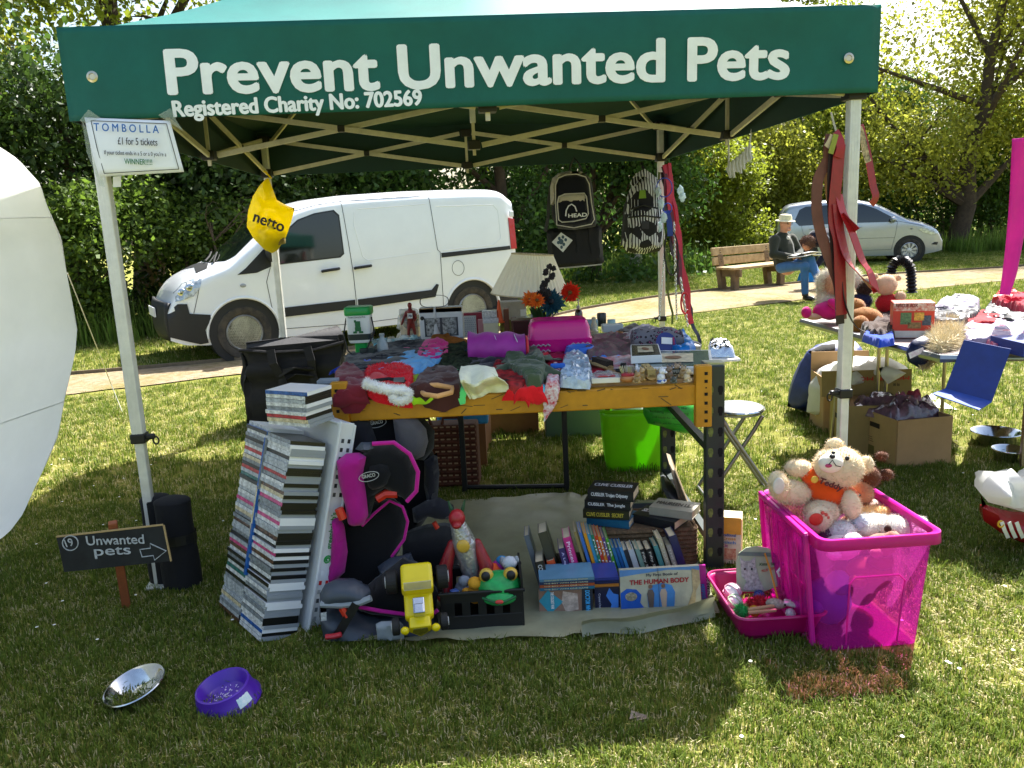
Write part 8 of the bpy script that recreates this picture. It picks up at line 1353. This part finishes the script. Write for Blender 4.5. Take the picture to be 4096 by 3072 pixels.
for i,(L,Y,th_,lab) in enumerate([([(1742,890),(1752,830),(1775,795),(1810,780),(1830,800),(1832,850),(1815,895),(1775,902)],5.15,.25,'white carrier bag slumped beside the blue sack'),([(1800,830),(1810,785),(1860,770),(1920,772),(1955,790),(1960,815),(1930,820),(1890,835),(1840,838)],4.95,.4,'white plastic bags piled in the moving box'),([(1898,795),(1920,790),(1958,806),(1945,815),(1918,830),(1905,815)],4.62,.1,'loose flap of white plastic over the box edge')]):b=flat_puff('b',L,Y,th_,WP,edge=.1,step=.025,nz=.4,nsc=9);b.one('plastic_bag',WP,lab,'bag','white bags by the second table',smooth=True)
b=B();q=at(1985,828,.0);b.box((2.42,5.2,.1),(.28,.2,.18));b.one('storage_tray',plast('#1c5a86',.4),'blue plastic tray showing behind the boxes','tray',bev=.01)
# second table
T2=.75;t2=thing('trestle_table','grey edged folding table loaded with toys and clothes at the right','table',(2.2,4.0,0));TP=[V((1.84,4.97,T2)),V((1.89,3.95,T2)),V((1.93,3.52,T2)),V((2.78,3.35,T2)),V((2.66,5.05,T2))]
b=B();N=len(TP);b._add(TP+[p-V((0,0,.035)) for p in TP],[tuple(range(N)),tuple(range(2*N-1,N-1,-1))]+[(i,i+N,(i+1)%N+N,(i+1)%N) for i in range(N)]);b.obj('top',mat('#7a6a66',.5,var=.1),t2,world=True);b=B();b.tube([p-V((.004,0,.018)) for p in TP],.02,6,closed=True);b.obj('edge_trim',metal('#9fa4a6',.4),t2,world=True)
for x0,x1,y in ((1.93,1.98,4.7),(1.97,2.0,4.6),(2.22,2.22,4.74),(2.25,2.25,4.7),(2.6,2.6,4.7),(2.65,2.65,3.5)):b=B();b.tube([(x0,y,0),(x1,y,T2-.03)],.011,8);b.obj('leg',metal('#b0a890',.3),t2,world=True)
G2T='soft toys on the second table';Z2=T2+.003
def A2(x,y,Y):return at(x,y,Y=Y)
dd=plush('doll','doll with long white hair in a bright pink dress on the second table',[('head',A2(1800,612,4.75),(.06,.055,.065),None,'#c99a7a'),('hair',A2(1796,610,4.78),(.085,.06,.085),None,None),('hair_fall',A2(1785,645,4.78),(.055,.05,.09),None,None),('hair_fall',A2(1840,600,4.80),(.05,.05,.06),None,None)],'#d9d3c4',ln=.03,group=G2T,cat='doll',base=V((1.95,4.75,Z2)));PD=cloth('#cf1c78')
sub(dd,'dress',A2(1795,670,4.72),(.11,.07,.055),PD,nz=.2);sub(dd,'sleeve',A2(1810,660,4.65),(.07,.03,.03),PD,rotm(0,.5,0));sub(dd,'shoe',A2(1742,675,4.7),(.03,.03,.035),PD);sub(dd,'leg',A2(1760,684,4.7),(.05,.025,.02),mat('#c99a7a',.5))
plush('teddy_bear','golden brown plush bear lying behind the belts on the second table',[('body',A2(1868,690,4.45),(.11,.08,.07),(0,.2,0),None),('head',A2(1846,665,4.5),(.06,.06,.055),None,None),('arm',A2(1858,705,4.35),(.05,.05,.06),None,None)],'#8a5a24',ln=.014,group=G2T,dens=14000)
wt=plush('teddy_bear','cream teddy bear head facing away on the second table',[('head',A2(1914,615,4.75),(.062,.058,.062),None,None),('ear',A2(1940,600,4.75),(.018,.014,.018),None,None),('ear',A2(1890,597,4.75),(.018,.014,.018),None,None),('body',A2(1918,655,4.75),(.07,.06,.06),None,'#b01c24'),('arm',A2(1945,640,4.7),(.03,.03,.03),None,None)],'#cdb091',ln=.008,group=G2T)
plush('plush_dog','dark brown plush head between the dolls',[('head',A2(1868,620,4.8),(.05,.05,.05),None,None),('body',A2(1862,650,4.8),(.06,.05,.05),None,'#1a2444')],'#2c1c14',ln=.012,group=G2T)
def G2(name,px,h,m_,lab,cat='clothes',**k):return garment(name,px,h,m_,lab,cat,z=Z2,group='clothes on the second table',**{**dict(fold=.45),**k})
G2('corduroy',[(1868,705),(1890,680),(1920,665),(1945,668),(1950,690),(1930,715),(1890,725)],.11,cloth('#3a271c'),'brown corduroy trousers of a toy on the second table',fold=.9);G2('brown_fleece',[(1925,675),(1955,660),(2000,658),(2010,672),(1980,682)],.09,cloth('#4a2c22'),'brown fleece behind the red toy box')
G2('blue_shirt',[(1868,728),(1880,712),(1905,705),(1925,712),(1928,735),(1900,740)],.07,cloth('#1440b0'),'royal blue garment with yellow piping at the table edge')
rb=thing('toy_box','red toy rescue set box with printed pictures','box',(1.95,4.03,Z2),R(-20));B().box((.095,.07,.09),(.19,.14,.18)).obj('box',plast('#c4301c',.4),rb,bev=.002)
f_=rb.children[0];B().box((.095,-.001,.158),(.188,.002,.04)).obj('striped_band',mat('#d8c8b0',.5,col2='#b8321c',vs=50),f_);B().box((.095,-.001,.02),(.188,.002,.035)).obj('white_band',mat('#cfcac0',.5),f_);
for x,z,w2,h2,c in ((.06,.1,.05,.06,'#5a7a4a'),(.12,.11,.045,.04,'#d8a43c'),(.10,.065,.06,.03,'#8a6a3c'),(.155,.09,.04,.05,'#3c4a5a')):B().box((x,-.002,z),(w2,.002,h2)).obj('picture',mat(c,.5,var=.5,vs=90),f_)
B().box((.191,.07,.11),(.002,.1,.1)).obj('side_picture',mat('#b03a2c',.5,col2='#3a4a8a',vs=40),f_);txt('RESCUE BOX',f_,mat('#7a1c14',.5),frame((.012,-.0025,.158),(1,0,0),(0,0,1)),w=.1,h=.016,bold=.05)
NV=mat('#141c3c',.3,var=.2,vs=12,bump=.3);G2('puffer_jacket',[(2012,690),(2030,665),(2070,652),(2100,660),(2110,680),(2080,700),(2030,705)],.12,mat('#1a1a22',.35,var=.2,vs=10,bump=.4,bs=25),'shiny black puffer jacket behind the toy box');G2('striped_top',[(2020,672),(2045,652),(2080,648),(2110,656),(2100,670),(2050,678)],.13,mat('#7a7488',.7,col2='#a8a2ae',vs=20),'white and lilac top on the black puffer jacket')
G2('flower_shirt',[(2085,715),(2120,695),(2170,688),(2212,690),(2240,720),(2180,735),(2100,738)],.08,mat('#5e4c78',.6,col2='#9a92a4',vs=25),'lilac flowered clothes in clear wrap');G2('red_cloth',[(2085,695),(2120,680),(2160,685),(2150,700),(2100,704)],.09,cloth('#a8141e'),'dark red garment between the wrapped clothes');G2('pink_packet',[(2130,735),(2160,712),(2212,705),(2240,730),(2212,745),(2150,748)],.07,mat('#a82c5c',.25,col2='#b88aa0',vs=22,bump=.8,bs=22),'pink clothes in shiny clear wrap near the blue box')
G2('black_bag',[(2130,682),(2150,655),(2200,648),(2250,660),(2250,690),(2180,698)],.1,mat('#18161a',.4,var=.3,vs=15,bump=.5,bs=30),'black handbag among the clothes at the right edge','bag');G2('red_towel',[(2158,660),(2180,645),(2230,648),(2240,665),(2200,672)],.17,cloth('#b01c34'),'red towelling roll at the right edge');G2('red_bag',[(2145,655),(2160,640),(2190,638),(2200,652),(2170,660)],.17,mat('#c01c14',.4,tl=.2),'bright red nylon bag below the pink drape','bag')
fh=G2('fur_hood',[(2012,738),(2020,712),(2045,700),(2070,705),(2080,725),(2060,742),(2030,748)],.08,cloth('#b0a07c'),'pale fur trimmed hood on the table edge',fold=.4);fur([tuple(v.co) for v in fh.data.vertices],[tuple(p.vertices) for p in fh.data.polygons],3500,.05,cloth('#cdbf9c'),fh,'pile',.0022)
hh_=thing('trapper_hat','navy fur lined hat flap hanging over the table edge','hat',at(1985,790,Y=3.75));flat_puff('b',[(1960,780),(1958,762),(1972,735),(1995,725),(2030,738),(2028,760),(2010,785),(1985,795)],3.72,.12,NV,edge=.05,step=.02,nz=.2).obj('flap',NV,hh_,world=True,smooth=True)
b=flat_puff('b',[(2000,785),(2008,755),(2018,738),(2026,742),(2018,770),(2006,792),(1985,798)],3.68,.05,None,edge=.02);o=b.obj('fur_trim',cloth('#a89468'),hh_,world=True,smooth=True);im=parent_mat(hh_).inverted();fur([tuple(im@V(v)) for v in b.v],b.f,1500,.04,cloth('#b8a67c'),hh_,'pile',.002);b=B();b.poly([at(x,y,Y=3.645) for x,y in ((1962,763),(1994,750),(1998,760),(1966,775))]);b.obj('price_tag',mat('#d0b8c8',.5,col2='#e8e8e8',vs=60),hh_,world=True)
hs_=thing('ribbed_hose','black ribbed hose arching above the second table','hose',(2.40,4.98,Z2));pts=[at(x,y,Y=5.0) for x,y in ((1925,592),(1928,575),(1938,563),(1952,562),(1964,572),(1968,590),(1969,612),(1970,636))];Q=[]
for i in range(len(pts)-1):
    for k in range(6):Q.append(pts[i].lerp(pts[i+1],k/6))
b=B();b.tube(Q,[.034 if i%2 else .022 for i in range(len(Q))],12);b.obj('hose',plast('#121212',.45),hs_,world=True,smooth=False)
# blue box file with hanging lid
bfm=mat('#16317c',.6,var=.12,vs=20,bump=.2);bf=thing('box_file','dark blue cardboard box with its lid hanging open','box',(2.25,3.6,.72));P=[at(x,y,.78) for x,y in ((2085,738),(2230,755))]
B().box((2.36,3.46,.785),(.36,.24,.06)).obj('tray',bfm,bf,world=True,bev=.002);b=B();L1=[at(2082,734,Y=3.50),at(2184,754,Y=3.36),at(2143,867,Y=3.34),at(2042,839,Y=3.48)];b._add(L1+[p+V((.003,.004,0)) for p in L1],[(0,1,2,3),(7,6,5,4)]+[(i,i+4,(i+1)%4+4,(i+1)%4) for i in range(4)]);b.obj('lid',bfm,bf,world=True);b=B();L2=[L1[3],L1[2],at(2115,885,Y=3.26),at(2014,850,Y=3.38)];b._add(L2+[p+V((0,0,-.004)) for p in L2],[(0,1,2,3),(7,6,5,4)]+[(i,i+4,(i+1)%4+4,(i+1)%4) for i in range(4)]);b.obj('lid_edge',mat('#24489c',.6),bf,world=True)
b=B();b.box((2.62,3.45,.70),(.3,.12,.06));b.one('white_box',plast('#cdd0cc',.4),'white box edge under the dark blue box','box',bev=.012)
b=B();b.poly([at(x,y,z=.01) for x,y in ((2012,850),(2040,870),(2068,885),(2010,880),(2000,862))]);o=b.one('paper_sheet',mat('#e8e6e0',.7),'white sheet of paper lying on the sunlit grass','paper');o.modifiers.new('solidify','SOLIDIFY').thickness=.002
# steel bowls and shopping bag at the right edge
for i,(px,py,r_,lab) in enumerate([(2150,958,.135,'large steel dog bowl with embossed bones at the right'),(2180,998,.09,'smaller steel dog bowl in front of the large one')]):
    p=at(px,py);t=thing('dog_bowl',lab,'bowl',p,group='steel bowls on the right');b=B();b.lathe([(.0,.006),(r_*.62,.006),(r_*.72,.02),(r_*.9,.07),(r_*1.0,.078),(r_*1.02,.074),(r_,.068),(r_*.95,.06),(r_*.82,.0),(.0,.0)],n=48);b.obj('bowl',STL,t,smooth=True)
    for k in range(6):a=k*PI/3+.4;b=B();b.box((r_*.84*math.cos(a),r_*.84*math.sin(a),.047),(.02,.004,.006),rotm(rz=a+PI/2));b.obj('bone_emboss',metal('#8a8c8e',.3),t)
rbg=thing('shopping_bag','red and white plastic shopping bag at the right edge','bag',(2.12,3.05,0));RB=mat('#a01420',.25,var=.15,vs=10,bump=.6,bs=20,spec=.6,tl=.15);Yr=3.05
flat_puff('b',[(2118,1068),(2130,1090),(2180,1105),(2260,1110),(2270,1150),(2240,1180),(2200,1170),(2160,1150),(2125,1125)],Yr,.26,RB,edge=.12,step=.025,nz=.25,nsc=9).obj('bag',RB,rbg,world=True,smooth=True);flat_puff('b',[(2118,1066),(2125,1040),(2145,1018),(2160,1030),(2185,1012),(2210,1035),(2260,1010),(2265,1105),(2190,1100),(2135,1085)],Yr,.2,WP,edge=.06,step=.018,nz=.9,nsc=14).obj('white_top',WP,rbg,world=True,smooth=True)
for x in (2168,2184,2200):b=B();b.ribbon([at(x-4,1128,Y=Yr-.135),at(x+2,1145,Y=Yr-.125),at(x+10,1162,Y=Yr-.1)],.014,.002);b.obj('white_stripe',WHITE,rbg,world=True)
b=B();b.tube([at(2162,1132,Y=Yr-.13)+V((.010*math.cos(a),0,.012*math.sin(a))) for a in [i*PI/8 for i in range(16)]],.004,5,closed=True);b.obj('yellow_ring',mat('#d8a81c',.5),rbg,world=True)
# litter and small marks on the lawn
for i,(x,y,c) in enumerate([(1385,1552,'#8a7a6a'),(1372,1548,'#a09080')]):p=at(x,y,.012);b=B();b.poly([p+V((-.018,-.01,0)),p+V((.012,-.014,.008)),p+V((.02,.01,.002)),p+V((-.008,.016,.010))]);b.one('dead_leaf',mat(c,.8,tl=.2),['curled brown dead leaf on the shaded foreground grass','small pale dead leaf beside the curled one'][i],'leaf')
rg=random.Random(21);b=B()
for i in range(46):
    p=at(rg.uniform(20,520),rg.uniform(1000,1400)) if i<26 else at(rg.uniform(1400,2200),rg.uniform(760,1650));b.lathe([(.0,.0),(.006,.001)],c=(p.x,p.y,.03+rg.uniform(-.005,.008)),n=7)
b.mi=0;o=b.obj('daisies',mat('#e8e8e2',.7));tag(o,'tiny white daisies dotted over the lawn','daisies',kind='stuff')
